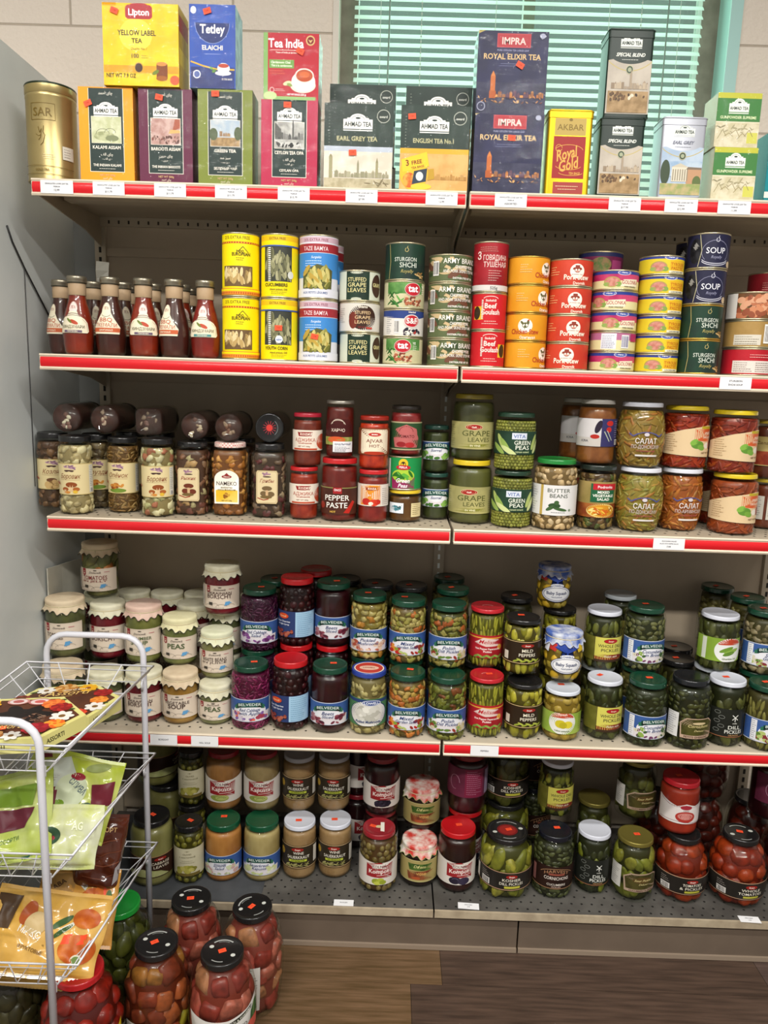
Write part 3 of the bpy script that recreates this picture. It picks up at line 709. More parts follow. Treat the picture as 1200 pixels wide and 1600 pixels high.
BOX('lipton', 'tea_bag_box', '', 158, 153, 78, yel, '#d3a20f', lipels, stick=(-53, 138, -.35), sidecol=('#caa21c', [(.7, .9, '#a9272c'), (.3, .5, '#e9c52a')]))
tet = [('r', -46, 0, 46, 40, pic('#1b2a66', '#24397c', 20)), ('l', [(-46, 50), (-20, 42), (10, 36), (46, 36)], 3, '#cfa52f'), ('p', arc(0, 122, 36, 38, pi, 2*pi, 16), '#20306a'), ('l', arc(0, 122, 36, 38, pi, 2*pi, 16), 1, '#7f93c9'), ('t', 0, 103, 17, 'Tetley', '#fff', 52), ('t', 0, 72, 9, 'ELAICHI', '#e7e3d6', 46)]+txt(0, 64, 34, 1, 3, '#9fb0dd', .8, 2, True)
tet += [('e', 22, 29, 17, 4.5, '#e4e2dc'), ('e', 23, 38, 13, 10, '#efece6'), ('e', 23, 43, 11, 4, '#b0422d'), ('e', 3, 33, 5, 3, '#5f8a3c', .6), ('e', -3, 38, 4, 2.4, '#6b9a44', -.6), ('e', -33, 26, 8, 8, '#dfe3ec'), ('e', -33, 26, 6, 6, '#5566a0'), ('t', 30, 16, 3.5, '72 TEA BAGS', '#e4e2dc', 22), ('e', -39, 145, 6, 7, '#d8dbe3')]
BOX('tetley', 'tea_bag_box', '', 96, 156, 74, pic('#2a53ae', '#2247a0', 12), '#8fb3bd', tet, stick=(-10, 143, .3), sidecol=(pic('#9fc3c8', '#6e98a6', 40), []))
ti = [('r', -52, 0, 52, 7, '#8bb26c'), ('r', -58, 0, -49, 127, '#7fa960'), ('t', -11, 99, 17, 'Tea India', '#fff', 74), ('e', -44, 8, 14, 8, '#b9cc8f'), ('l', [(-44, 94), (24, 94)], 1, '#e9c9c0'), ('t', -10, 88, 3.4, 'Taste of India at its best', '#f2dcd2', 64), ('e', 40, 113, 9.5, 9.5, '#cdb073'), ('e', 40, 113, 7, 7, '#7c1b22'), ('p', [(40, 108), (45, 115), (40, 113), (35, 115)], '#cdb073'), ('r', -46, 60, 6, 76, '#6f9c4c'), ('t', -22, 69, 4.5, 'Cardamom Chai', '#eef2dd', 44), ('t', -20, 63, 4, 'Thé à la cardamome', '#eef2dd', 44), ('e', 25, 29, 27, 15, '#dcd3c5'), ('e', 26, 36, 25, 19, '#f0ebe2'), ('e', 28, 47, 20, 14, '#dfd8ca'), ('e', 28, 47, 17.5, 11.5, '#b14a22'), ('e', 28, 49, 11, 6, '#c9622e'), ('e', -8, 32, 9, 4, '#cfd6a6', .3), ('e', -3, 29, 6, 3, '#8ea15c', -.3)]
ti += txt(-24, 54, 42, 2, 5, '#c9553f', 2, 7)+[('e', -40, 19, 5, 5, '#e9c9c0'), ('e', -40, 19, 3.8, 3.8, '#a81c2c')]+txt(-20, 20, 26, 2, 3, '#e9c9c0', .8)+[('t', 12, 9, 3.6, 'NET WT 8.8 OZ (250 g)', '#fff', 40)]
BOX('teaindia', 'tea_bag_box', '', 116, 126, 70, '#b01c2c', '#7fa960', ti, stick=(19, 92, -.45), sidecol=('#c9c6be', []))
def ahwide(title, band, p1, p2, extra, hh=165):
    e = [('r', -75, hh*.50, 75, hh, pic('#26352e', '#2b3b33', 20)), ('r', -75, hh*.44, 75, hh*.50, band), ('r', -75, 0, 75, hh*.44, pic(p1, p2, 26))]
    e += ahmad(-2, hh*.705, 62)+[('t', -3, hh*.565, 9, title, '#b9b488', 86), ('e', 52, hh*.86, 14, 13, '#a9ad9f'), ('e', 52, hh*.86, 12.6, 11.6, '#2a3630'), ('t', 52, hh*.84, 5, 'award', '#c9cbbf', 20)]
    return e+txt(-62, hh*.9, 3, 12, 6, '#98a08f', 1)+extra
fog = ['#8f8b6f', '#a8a387', '#9a9478']
big = [('r', -62, 20, -55, 62, '#9a946f'), ('p', [(-62, 62), (-55, 62), (-58.5, 68)], '#8b8460'), ('r', 38, 22, 43, 52, '#98926e'), ('p', [(38, 52), (43, 52), (40.5, 62)], '#87805c')]
BOX('earlwide', 'tea_bag_box', '', 146, 165, 80, '#26352e', '#1c2824', ahwide('EARL GREY TEA', '#b2bac6', '#cfc5b2', '#ded6c6', skyline(2, -50, 66, 22, fog, [(0, 26)])+big+[('r', -72, 2, 72, 20, pic('#bdb294', '#a59a7a', 70))]+blobs(8, 20, 10, 60, 14, 6, 9, 1.4, ['#75694c'])), stick=(-12, 70, .05))
BOX('earlwide2', 'tea_bag_box', '', 146, 165, 80, '#26352e', '#1c2824', ahwide('EARL GREY TEA', '#b2bac6', '#cfc5b2', '#ded6c6', skyline(2, -50, 66, 22, fog, [(0, 26)])))
def english(x):
    return ahwide('ENGLISH TEA No.1', '#d6a52e', '#dcae6b', '#d09c58', skyline(9, -40, 70, 22, ['#b98c4a', '#c79a56', '#a97c3c'])+x)
badge = [('e', -42, 34, 30, 34, '#e3b32c'), ('e', -52, 20, 14, 15, pic('#c9601f', '#e0a040', 90)), ('p', [(-70, 60), (-16, 76), (-10, 48), (-66, 36)], '#efc22e'), ('t', -56, 48, 12, '3', '#7c2f17', 10, 'b', 0, .15), ('t', -36, 52, 8, 'FREE', '#7c2f17', 27, 'b', 0, .2), ('t', -34, 44, 4.5, 'TEA BAGS', '#7c2f17', 28, 'b', 0, .2), ('p', [(-46, 12), (-16, 18), (-14, 44), (-42, 38)], '#2c3a48'), ('e', -30, 28, 8, 9, '#c9cfd2'), ('e', -26, 8, 22, 6, '#e8c33c'), ('p', [(-12, 20), (2, 24), (0, 44), (-12, 42)], '#b9922c')]
BOX('english', 'tea_bag_box', '', 146, 165, 80, '#26352e', '#1c2824', english(badge), stick=(-50, 143, .1))
BOX('english2', 'tea_bag_box', '', 146, 165, 80, '#26352e', '#1c2824', english([]))
navy = pic('#24264c', '#1b1c3c', 14)
def impra(stx):
    e = [('r', -75, 0, 75, 60, pic('#22243f', '#3a3a52', 22)), ('p', [(-75, 160), (-52, 160), (-75, 150)], '#b5a25e')]
    e += [('r', -34, 126, 36, 152, '#b9434a'), ('r', -32.5, 127.5, 34.5, 150.5, '#a93038'), ('t', 1, 132, 13, 'IMPRA', '#e9c9c0', 58), ('t', 0, 119, 3.4, 'PURE CEYLON TEA LARGE LEAF', '#8e8fae', 76), ('t', -1, 104, 10.5, 'ROYAL ELIXIR TEA', '#d3b27e', 130)]
    e += txt(0, 95, 70, 2, 4, '#6f7194', 1, 3, True)+[('r', -44, 32, -34, 72, '#b9642c'), ('p', [(-44, 72), (-34, 72), (-39, 82)], '#c9793a'), ('r', -46, 30, -32, 44, '#a8521f')]
    e += skyline(4, -32, 68, 32, ['#8c5a38', '#b0703c', '#5c4050', '#c98a4a'])+blobs(9, -70, 22, 70, 34, 40, 3.2, .8, ['#c98a4a', '#7c4e38', '#e0b070', '#45405c'])+[('e', 60, 148, 6, 5, '#9fa2b8')]
    return e
BOX('impra', 'tea_box', '', 146, 154, 78, navy, '#17182f', impra(0), stick=(6, 108, -.05), sidecol=('#191a34', []))
BOX('impra2', 'tea_box', '', 146, 157, 78, navy, '#17182f', impra(0)+[('e', -62, 14, 9, 9, '#8d90a4'), ('e', -62, 14, 7, 7, '#2a2c48')], stick=(16, 93, -.5), sidecol=('#191a34', []))
gm = pm('#c9a417', .3, metal=.5)
swirl = [('l', arc(0, 88, 30, 12, .2, 2.9), 1, '#d9a34a'), ('l', arc(-22, 93, 7, 7, 0, 6), 1, '#d9a34a'), ('l', arc(0, 60, 28, 9, 3.4, 6), 1, '#d9a34a'), ('l', arc(6, 46, 26, 6, 3.3, 6), 1, '#d9a34a')]
TIN('akbar', 'tea_tin', 'tall yellow gold tea tin with a red front panel', 94, 168, 66, gm, [('r', -33, 118, 33, 153, '#b59a4f'), ('t', 0, 128, 12, 'AKBAR', '#7c6422', 56, 'f'), ('e', 0, 148, 4, 3, '#7c6422'), ('r', -34, 34, 34, 116, '#98211f'), ('r', -30, 4, 34, 27, '#9c3a34'), ('t', -2, 73, 22, 'Royal', '#d9a34a', 48, 'bi', 0, .25), ('t', 4, 52, 22, 'Gold', '#d9a34a', 44, 'bi', 0, .25), ('t', 14, 42, 5, 'TEA BAGS', '#d9a34a', 24)]+swirl+txt(0, 18, 50, 2, 6, '#e9c9a0', 1.2, 2, True), gm)
dgm = pm('#16281f', .35, spec=.3)
def spec(title, c, body1, body2, art, tc='#eef0e6'):
    sw = [('p', [(-46, 6), (46, 6)]+[(46, 100)]+arc(0, 116, 46, 22, 0-.7, -pi+.7, 14)[::1]+[(-46, 100)], pic(body1, body2, 30)), ('l', [(-46, 99)]+[(x, 82+((x/46)**2)*17) for x in range(-40, 41, 8)]+[(46, 99)], 1.6, '#b9a86a')]
    return sw+ahmad(0, 124, 44, '#dfe3da')+[('t', 0, 107, 6.5, title, tc, 60, 'bi')]+txt(0, 101, 50, 1, 3, tc, .7, 4, True)+[('e', 0, 84, 8, 8, '#b9b594'), ('e', 0, 84, 6.6, 6.6, '#3b4a3c'), ('e', 0, 84, 4, 4, '#9fa588')]+art
pal = ['#a08f7a', '#8d7b66', '#b5a48c']
art1 = skyline(6, -36, 40, 50, pal, [(4, 26)])+[('r', -42, 8, 42, 46, pic('#8c7048', '#a98b62', 60))]+blobs(5, -36, 30, 36, 42, 22, 2.4, 3.2, ['#3c2c1e', '#5c4630', '#d9cbb2', '#6b4d30'])
TIN('special', 'tea_tin', 'dark green tea tin with a crowd scene before a palace', 94, 156, 66, dgm, spec('SPECIAL BLEND', DG, '#b0a698', '#bdb3a4', art1), dgm)
art2 = [('r', -43, 44, 43, 74, pic('#8fa9c4', '#b7c6d3', 40)), ('r', -20, 34, 14, 62, '#d6cdb8'), ('p', [(-22, 62), (16, 62), (-3, 70)], '#c2b9a4'), ('r', 12, 30, 43, 58, '#b98f6c'), ('p', [(10, 58), (43, 58), (43, 62), (14, 63)], '#7a6a58'), ('e', -34, 52, 10, 24, '#3c4a35'), ('e', 34, 34, 9, 12, '#5c6b3c'), ('r', -43, 8, 43, 30, pic('#8f9a5c', '#b9a67a', 60))]+[('r', x, 36, x+2, 58, '#8d8470') for x in range(-18, 13, 5)]
slv = pm('#a9abb3', .3, metal=.25)
TIN('silver', 'tea_tin', 'silver grey tea tin with a blue sky and mansion picture', 92, 160, 66, slv, spec('EARL GREY', '#999', '#9fb2c8', '#b4c3d2', art2, '#6f7280'), slv)
def gun():
    return [('r', -46, 72, 46, 80, '#b9b83a'), ('r', -46, 38, 46, 72, '#3f7a3c')]+ahmad(0, 52, 42, '#e9ecdf')+[('t', 0, 42, 5.5, 'GUNPOWDER SUPREME', '#d9e3b4', 76), ('r', -46, 0, 46, 36, pic('#d8cfb4', '#c2b894', 50)), ('r', 22, 6, 44, 22, '#c9c65a')]+[('l', [(-40+k*14, 12+(k % 3)*4), (-30+k*14, 26-(k % 2)*5), (-22+k*14, 16)], 1.2, '#8f8158') for k in range(5)]+blobs(3, -44, 22, 44, 32, 16, 5, 1, ['#8c8466', '#a39a78'])
GUN = []
for e in gun():
    e = list(e); f = 1.3
    if e[0] in 'te': e[2] *= f; e[3 if e[0] == 't' else 4] *= f if e[0] == 'e' else 1
    elif e[0] == 'r': e[2] *= f; e[4] *= f
    else: e[1] = [(a, b*f) for a, b in e[1]]
    GUN.append(tuple(e))
BOX('gun', 'tea_bag_box', 'green and cream gunpowder tea box', 92, 104, 70, '#d8cfb4', '#c9c09c', GUN, sidecol=('#cfc6a8', []))
BOX('teal', 'tea_bag_box', 'teal tea box cut off by the right frame edge', 92, 140, 70, '#0f7f86', '#0c6b72', [('t', -20, 100, 12, 'TEA', '#e9f2ee', 30), ('e', -34, 76, 6, 10, '#8c2b3c'), ('r', -46, 10, 46, 22, '#e9e4d0')], sidecol=('#0f7f86', []))
# ================================================================ SECOND SHELF: sauces and cans
def bottle(k, liquid, lc2, art, tint='#f4efe6'):
    r = empty('sauce_bottle'); H = .168
    P = [(0, .002), (.022, .001), (.0275, 0), (.0315, .006), (.0335, .022), (.0345, .04), (.034, .058), (.031, .078), (.0265, .096), (.0215, .112), (.0195, .124), (.0185, .135), (.0180, H-.012)]
    m = MB(); m.lathe(P, GLASS, 36); m.build('glass_bottle', r)
    m = MB(); m.lathe([(0, .003)]+[(max(.001, a-.0018), z+.001) for a, z in P[2:12]]+[(0, .137)], pm(liquid, .3, hex2=lc2, scale=22, coat=.4), 32); m.build('sauce', r)
    m = MB(); m.lathe([(.0188, .127), (.0193, .128), (.0191, H-.014), (.0186, H-.013)], pm('#b59a7a', .5, hex2='#a98f70', scale=30), 30); m.build('paper_neck_band', r)
    m = MB(); cm = pm('#9a9280', .3, metal=.8)
    m.lathe([(.0205, H-.014), (.0218, H-.013), (.0205, H-.010), (.0215, H-.009), (.0218, H-.003), (.0205, H), (0, H-.0008)], cm, 30)
    m.lathe([(.0188, H-.016), (.0222, H-.0145), (.0205, H-.0135)], pm('#3d3a2e', .4, metal=.4), 30); m.build('cap', r)
    f = rad_of(P); m = MB(); m.dec(cyl(.034, lambda v: f(v)+.0005), art, .0001); m.build('label', r)
    reg(k, r, H, .0345, 'sauce bottle', 'sauce bottle')
cream = '#e9dfc4'
def bart(title, tcol, bandc, kind):
    e = [('p', [(-30, 46), (30, 46), (33, 60), (20, 78), (12, 92), (12, 100), (-12, 100), (-12, 92), (-20, 78), (-33, 60)] if kind else [(-32, 46), (32, 46), (36, 50), (34, 68), (28, 76), (14, 84), (-14, 84), (-28, 76), (-34, 68), (-36, 50)], cream),
         ('e', 0, 100, 12, 13, cream if kind else '#ecd3cc')]+([] if kind else [('p', [(-15, 80), (15, 80), (11, 92), (-11, 92)], cream)])+[('l', arc(0, 100, 11, 12, 0, pi, 8), .9, '#9c6a5c'), ('t', 0, 98, 6, 'ЛГА', '#9c6a5c', 14)]
    if kind: e += [('t', 0, 72, 9, 'BBQ', '#b5502e', 30, 'f'), ('t', 0, 61, 8, title, '#b5502e', 50, 'f'), ('p', [(-31, 50), (31, 50), (32, 59), (-32, 59)], '#c4603a'), ('t', 0, 52, 4, 'ОРИГИНАЛ', cream, 30), ('l', arc(0, 88, 11, 5, pi, 2*pi), 1, '#6b6a58')]
    else: e += [('l', arc(0, 84, 15, 4, 0, pi), 1.4, '#5c3540'), ('l', arc(0, 80, 18, 4, 0, pi), 1.2, '#5c3540'), ('l', [(-33, 50), (-31, 68), (-22, 76)], .7, '#8c8364'), ('l', [(33, 50), (31, 68), (22, 76)], .7, '#8c8364'), ('e', 3, 69, 10, 4, '#b5462a', -.4), ('e', -8, 72, 8, 2.5, '#6f7c3a', -.7), ('t', 0, 56, 6.5, title, tcol, 52, 'f'), ('r', -20, 47, 20, 52, bandc), ('t', 0, 48, 3, 'ПРИПРАВА', cream, 24)]
    return e
bottle('sauce1', '#6f1d0e', '#8a2a14', bart('КИНДЗМАРИ', '#5d5a3c', '#6c5c72', 0))
bottle('bbq', '#34150f', '#471e16', bart('ТКЕМАЛИ', '', '', 1))
bottle('sauce3', '#6b1610', '#85231a', bart('КИНДЗМАРИ', '#5d5a3c', '#4f8d8c', 0))

Y1, Y2 = '#f0d80f', '#e9cf12'
def pickpic(x0, y0, x1, y1, bg, cols, n=26, seed=1, rx=3.2, ry=12, tilt=.6):
    rnd = random.Random(seed); o = [('r', x0, y0, x1, y1, bg)]; mg = ry*.85; mh = max(rx, ry*.75)
    for _ in range(n):
        k = rnd.uniform(.7, 1)
        xx = rnd.uniform(x0+rx, x1-rx); yy = rnd.uniform(y0+ry*.8*k, y1-ry*.8*k) if y1-y0 > 2*ry else (y0+y1)/2
        t = rnd.uniform(-tilt, tilt); ex = abs(ry*k*sin(t))+rx*.6
        xx = min(max(xx, x0+ex), x1-ex); o.append(('e', xx, yy, rx*k, ry*k*.8, rnd.choice(cols), t))
    return o
redd = '#b8432a'
def foodA(x=0):
    return [('r', -90, 3, 90, 131, Y1)]+[('t', x-4, 119, 7, '25% EXTRA FREE', '#5a4a14', 60, 'f'), ('r', -90, 110, 90, 114, redd)]+[('r', -88+q*6, 111, -86+q*6, 113, Y1) for q in range(29)]+[('l', [(x, 94), (x+10, 104), (x+22, 92)], 1.2, '#4a3f18'), ('t', x+4, 92, 5, 'INDO', '#4a3f18', 16), ('t', x+6, 85, 7, 'EUROPEAN', '#4a3f18', 40)]+txt(x+8, 80, 26, 2, 4, '#7c6a1c', 1, 3)+pickpic(x-36, 22, x+32, 64, '#6b5334', ['#c9b07a', '#d9c594', '#b3965e', '#8f7748'], 34, 3, 4, 15, .7)+[('r', -90, 4, 90, 18, '#d98c2a'), ('r', -90, 12, 90, 16, Y1)]+[('r', -88+q*5, 6, -86+q*5, 10, redd) for q in range(35)]
CAN('foodA', 'vegetable_can', 'tall yellow can with a picture of tan pods', 42, 133, foodA(2), Y1)
def foodB(x, stick):
    e = [('r', -90, 3, 90, 131, Y1), ('r', -90, 118, 90, 128, '#e3b81a'), ('t', x, 120, 5, 'EXTRA FREE', '#8c6a1a', 50)]+pickpic(x-32, 34, x+34, 106, '#3a3c34', ['#8c8a66', '#a39f7a', '#6f6e50', '#59583f'], 60, 5, 3.6, 16, .5)+[('r', -90, 106, 90, 109, '#3d5a9a')]
    return e+[('t', x-3, 24, 7, 'CUCUMBERS' if not stick else 'YOUTH CORN', '#4a4214', 52), ('t', x+3, 16, 4, 'Hand picked, Dill', '#6f6420', 40)]+txt(x+4, 12, 34, 2, 3.5, '#6f6420', .8, 2)+([('e', x+4, 46, 8, 8, '#d9dfe6'), ('t', x+4, 43, 4, 'NEW', '#3d5a9a', 11)] if stick else [('e', x+30, 48, 7, 8, '#cfcfc6')])+[('r', x-20, 34+q*4, x-14, 36+q*4, '#dfe0d8') for q in range(18)]
CAN('foodB', 'vegetable_can', 'tall yellow can with a picture of dark grey pods', 42, 133, foodB(0, 0), Y1)
CAN('foodB2', 'vegetable_can', 'tall yellow can with dark pods and an orange price sticker', 42, 133, foodB(0, 1), Y1, stick=(3, 70, 0))
def foodC(stick):
    return [('r', -90, 3, 90, 131, '#d5d5dd'), ('r', -90, 117, 90, 128, '#c8a9b5'), ('t', -4, 119, 6, '25% EXTRA FREE', '#8c4a5c', 58, 'f'), ('r', -90, 96, 90, 114, '#9a2c34'), ('t', -4, 100, 9, 'TAZE BAMYA', '#e9cfd0', 58, 'f'), ('r', -90, 44, 90, 95, '#3f83c4'), ('t', -2, 84, 5, 'Surgelés', '#e3ecf4', 30, 'i')]+txt(-6, 78, 44, 3, 5, '#cfe0f0', 1.2, 5)+[('p', [(-34, 22), (34, 22), (36, 60), (20, 68), (0, 72), (-20, 62), (-34, 56)], '#54552a')]+blobs(8, -26, 28, 26, 60, 40, 4, 12, ['#a8a058', '#8c8a44', '#c4b870', '#6c6c30', '#b3953f'])+[('r', -90, 3, 90, 20, '#d5d5dd'), ('t', -4, 11, 4.5, 'AUX PETITS LÉGUMES', '#5a6a90', 56)]
CAN('foodC', 'vegetable_can', 'tall blue, red and white can with a picture of okra pods', 44, 133, foodC(0), '#d5d5dd')
CAN('foodC2', 'vegetable_can', 'tall blue, red and white okra can with an orange sticker', 44, 133, foodC(1), '#d5d5dd', stick=(-4, 54, -.2))
DGR = pic('#23382a', '#1b2c22', 30)
def grape(x, bg):
    if bg == 'g':
        e = [('r', -140, 3, 140, 63, '#c7cbb8'), ('r', x-28, 3, x+26, 63, DGR)]; tc = '#d3c98e'
        return e+[('e', x-4, 60, 14, 3, '#b9bca8'), ('e', x-4, 5, 12, 3, '#b9bca8')]+[('t', x-3, 41-q*11, 9, t, tc, 42, 'f') for q, t in enumerate(('STUFFED', 'GRAPE', 'LEAVES'))]+[('e', x+48, 34, 16, 24, '#3f2a20'), ('t', x+48, 32, 8, 'GRAPE', tc, 26)]
    return [('r', -140, 3, 140, 63, '#cfcabf'), ('e', x+8, 32, 32, 26, '#3a241a'), ('e', x-14, 26, 10, 18, '#6b2a1c')]+[('t', x+8, 39-q*10, 7, t, '#d9b98c', 36, 'f') for q, t in enumerate(('STUFFED', 'GRAPE', 'LEAVES'))]+[('t', x+8, 52, 6, 'Shams', '#e6dccb', 26), ('t', x+10, 10, 3, 'NET WT 400g', '#8c2b2b', 24)]+txt(x-44, 50, 18, 8, 4, '#8a877c', .9, 2)+[('r', x+16, 8, x+30, 12, '#b5453a')]
CAN('grapeG', 'stuffed_leaves_can', 'dark green and white can of stuffed grape leaves', 46.5, 65.5, grape(0, 'g'), '#c7cbb8')
CAN('grapeW', 'stuffed_leaves_can', 'white and brown can of stuffed grape leaves', 46.5, 65.5, grape(0, 'w'), '#cfcabf')
def lead(x, y, c): return [('l', [(x-4, y), (x-3, y+4), (x+2, y+5), (x+4, y+1), (x+1, y-3), (x-3, y-2), (x-4, y)], 1.1, c), ('l', [(x, y+4), (x+2, y+9)], 1, c)]
def shchi(h, c='#1f3b2c', soup=False):
    tc = '#cfd6c8'; bg = pic(c, '#20302a' if not soup else '#24243c', 20)
    e = [('r', -140, 3, 140, h-3, bg)]+lead(2, h*.78, '#b9a86a' if not soup else '#cfcfd8')
    if soup: return e+[('e', -44, h*.5, 16, 26, pic('#141418', '#2c2c30', 60)), ('p', [(-52, h*.62), (-44, h*.52), (-36, h*.62), (-44, h*.74)], '#8f8d88'), ('l', arc(0, h*.46, 30, 24, -.7, pi+.7, 16), .9, '#8c8ca6'), ('t', 0, h*.42, 12.5, 'SOUP', '#e3e3ea', 42, 'f'), ('t', 2, h*.28, 6, 'Royally', '#8c8ca6', 26, 'i'), ('l', arc(0, h*.3, 30, 12, pi+.3, 2*pi-.3, 12), 1.4, '#c9c9d6'), ('l', arc(0, h*.25, 30, 12, pi+.3, 2*pi-.3, 12), 1.4, '#c9c9d6'), ('l', [(-36, h-4), (-30, h*.5), (-36, 4)], 1.4, '#b9b290'), ('e', 38, 10, 8, 7, '#c4ae8a')]
    return e+[('t', 0, h*.50, 8.5, 'STURGEON', tc, 50, 'f'), ('t', 6, h*.34, 10.5, 'SHCHI', tc, 38, 'f'), ('t', 4, h*.2, 7, 'Royally', '#a99c5c', 30, 'i'), ('l', [(-40, 3), (-36, h*.5), (-40, h-3)], 1.2, '#b9a86a')]+blobs(3, 24, 7, 44, 16, 9, 6, 1.8, ['#b08a50', '#8c6a3c', '#c9a870'])
CAN('shchi', 'soup_can', 'dark green can of sturgeon cabbage soup', 45, 73.5, shchi(73.5), '#1f3b2c', rim=GOLDM)
CAN('shchi_tall', 'soup_can', 'taller dark green can of sturgeon cabbage soup', 45, 79, shchi(79), '#1f3b2c')
CAN('soup', 'soup_can', 'navy blue can of soup with a white ribbon emblem', 45, 73.5, shchi(73.5, '#20203a', True), '#20203a')
def tat(x, y):
    g = ['#3f7a34', '#5c9a48', '#2c5c28']
    e = [('r', -140, 3, 140, 57, pic('#cfc9a4', '#bdb78e', 14)), ('r', -44, 32, 44, 57, pic('#4a7a3c', '#6c9a54', 30))]+blobs(6, -40, 8, -8, 34, 14, 9, 1.8, g)+blobs(7, x-18, 8, x+20, 26, 46, 3.6, 2.4, ['#8c4a34', '#a8603f', '#6b3428', '#d0b090'])
    return e+[('e', x, y, 19, 14, '#d9c9c0'), ('e', x, y, 18, 13, '#b5202c'), ('t', x, y-5, 15, 'tat', '#fff', 26), ('t', x+26, y+4, 5, 'YE', '#e9efd9', 8)]+txt(x+28, y, 10, 3, 4, '#e9efd9', 1, 2)
CAN('tatR', 'bean_can', 'green and cream can with a red oval on the right of its front', 46, 59, tat(18, 41), '#cfc9a4')
CAN('tatL', 'bean_can', 'green and cream can with a red oval on the left of its front', 46, 59, tat(0, 40), '#cfc9a4')
CAN('sf', 'bean_can', 'white can with a barcode and a navy band with a red oval', 46, 59, [('r', -140, 3, 140, 57, '#d9d4cc'), ('r', -140, 44, 140, 57, '#2b3f7c'), ('p', [(-60, 44), (60, 44), (30, 38), (-30, 40)], '#2b3f7c')]+txt(-34, 40, 16, 9, 4, '#6a6a72', .8, 3)+bar(-14, 22, 12, 28, 12)+[('e', 20, 34, 19, 14, '#d9d4cc'), ('e', 20, 34, 17, 12, '#b5202c'), ('t', 20, 29, 12, 'S&F', '#e9e4dc', 26), ('t', 20, 51, 4, 'Istanbul', '#e9e4dc', 24)]+blobs(5, 6, 6, 40, 16, 16, 5, 3.5, ['#2a2630', '#3c3440', '#a83a34', '#e0dccf']), '#d9d4cc')
def army(x):
    c = ['#5a6440', '#c4ab80', '#6a4432', '#3e4c30']
    return [('r', -140, 3, 140, 56, c[0])]+blobs(31, -66, 6, 66, 53, 34, 15, 6, c)+[('r', -140, 52.5, 140, 56, c[0]), ('r', -140, 3, 140, 6, c[0])]+bar(x-52, 29, 16, 30, 12)+[('t', x+8, 39, 11, 'ARMY BRAND', '#ece8dc', 84, 'f'), ('t', x+16, 29, 6.5, 'CHOPPED PORK', '#ece8dc', 48), ('t', x+8, 20, 6.5, 'AND PORK SKINS STEW MRE', '#ece8dc', 84, 'f'), ('t', x+14, 7, 4, 'DISTRIBUTED BY USA', '#ece8dc', 60)]
CAN('army', 'stew_can', '', 49, 58.5, army(14), '#5a6440')
CAN('army2', 'stew_can', '', 49, 58.5, army(4), '#5a6440')
CAN('beefT', 'stew_can', 'tall crimson beef stew can with white Cyrillic lettering', 39, 105, [('r', -120, 3, 120, 102, pic('#9c1f28', '#851820', 14)), ('t', 8, 66, 11, 'ГОВЯДИНА', '#e6cfc6', 56, 'f'), ('t', 8, 52, 11, 'ТУШЁНАЯ', '#e6cfc6', 54, 'f'), ('t', -30, 68, 16, 'З', '#e6cfc6', 10)]+txt(8, 44, 30, 5, 5, '#d9b5a8', 1, 2)+txt(-6, 92, 44, 3, 4, '#c98c80', .9, 5)+[('r', -120, 3, 120, 15, '#cfc9c4'), ('t', 6, 6, 6, '525g', '#555', 18)], '#9c1f28')
def goul(sd):
    return [('r', -120, 3, 120, 77, '#c11f26'), ('r', sd*30-10, 3, sd*30+14, 77, '#d9ae2a'), ('r', sd*30-12, 50, sd*30+16, 77, '#c11f26'), ('r', sd*30-12, 3, sd*30+16, 22, '#c11f26'), ('e', sd*32, 36, 9, 14, '#3a2a1c'), ('t', 0, 46, 11, 'Beef', '#ecd9cf', 28), ('t', 0, 33, 11, 'Goulash', '#ecd9cf', 42), ('l', arc(0, 66, 16, 5, 0, pi), 1.2, '#ecd9cf'), ('t', 0, 60, 5, 'Stokehill', '#ecd9cf', 26)]+txt(0, 18, 40, 2, 5, '#e9b9ac', 1.4, 1, True)+[('r', -20, 24+q*3.4, -16, 26+q*3.4, '#ecd9cf') for q in range(12)]
CAN('goulL', 'stew_can', 'bright red goulash can with a yellow panel on its left', 39, 79, goul(-1), '#c11f26')
CAN('goulR', 'stew_can', 'bright red goulash can with a yellow panel on its right', 39, 79, goul(1), '#c11f26')
def stew(x, bg, tc, word, animal):
    e = [('r', -140, 3, 140, 56, bg)]
    e += [('e', x, 32, 16, 15, '#efe6d6')]
    if animal == 'hen': e += [('e', x, 33, 7, 6, '#5c5a34'), ('e', x+6, 39, 3, 5, '#5c5a34'), ('e', x-7, 38, 5, 2.5, '#5c5a34', -.8), ('e', x+7, 43.5, 2, 1.6, '#b5332a'), ('l', [(x-1, 28), (x-1, 24)], 1, '#5c5a34')]
    else: e += [('e', x, 34, 6.5, 5.5, '#8c3a2c'), ('e', x-7, 37, 3.5, 2.4, '#8c3a2c', .5), ('e', x+7, 37, 3.5, 2.4, '#8c3a2c', -.5), ('e', x, 31.5, 3, 2.2, '#c98c7c'), ('r', x-5, 38, x+5, 44, '#8c3a2c'), ('l', [(x-12, 25), (x+12, 25)], 1, '#8c3a2c')]
    wd = 62 if animal == 'hen' else 56
    return e+[('t', x, 14.5, 11, word, tc, wd+1, 'fb'), ('r', -140, 3, 140, 11, bg), ('t', x+6, 4.5, 6, 'Оригинал' if animal == 'hen' else 'Dvornik', '#ecdcc8', 34)]+txt(x-52, 40, 26, 4, 5, '#e9c98c', 1, 3)
orn = pic('#de9a26', '#d58f1f', 12); rdo = pic('#c9432c', '#bb3826', 12)
for nm, x in (('chickA', 42), ('chickB', 34), ('chickC', -8), ('chickD', 40)):
    CAN(nm, 'stew_can', '', 47, 58.8, stew(x, orn, '#a8361f', 'Chicken Stew', 'hen'), '#de9a26', rim=GOLDM)
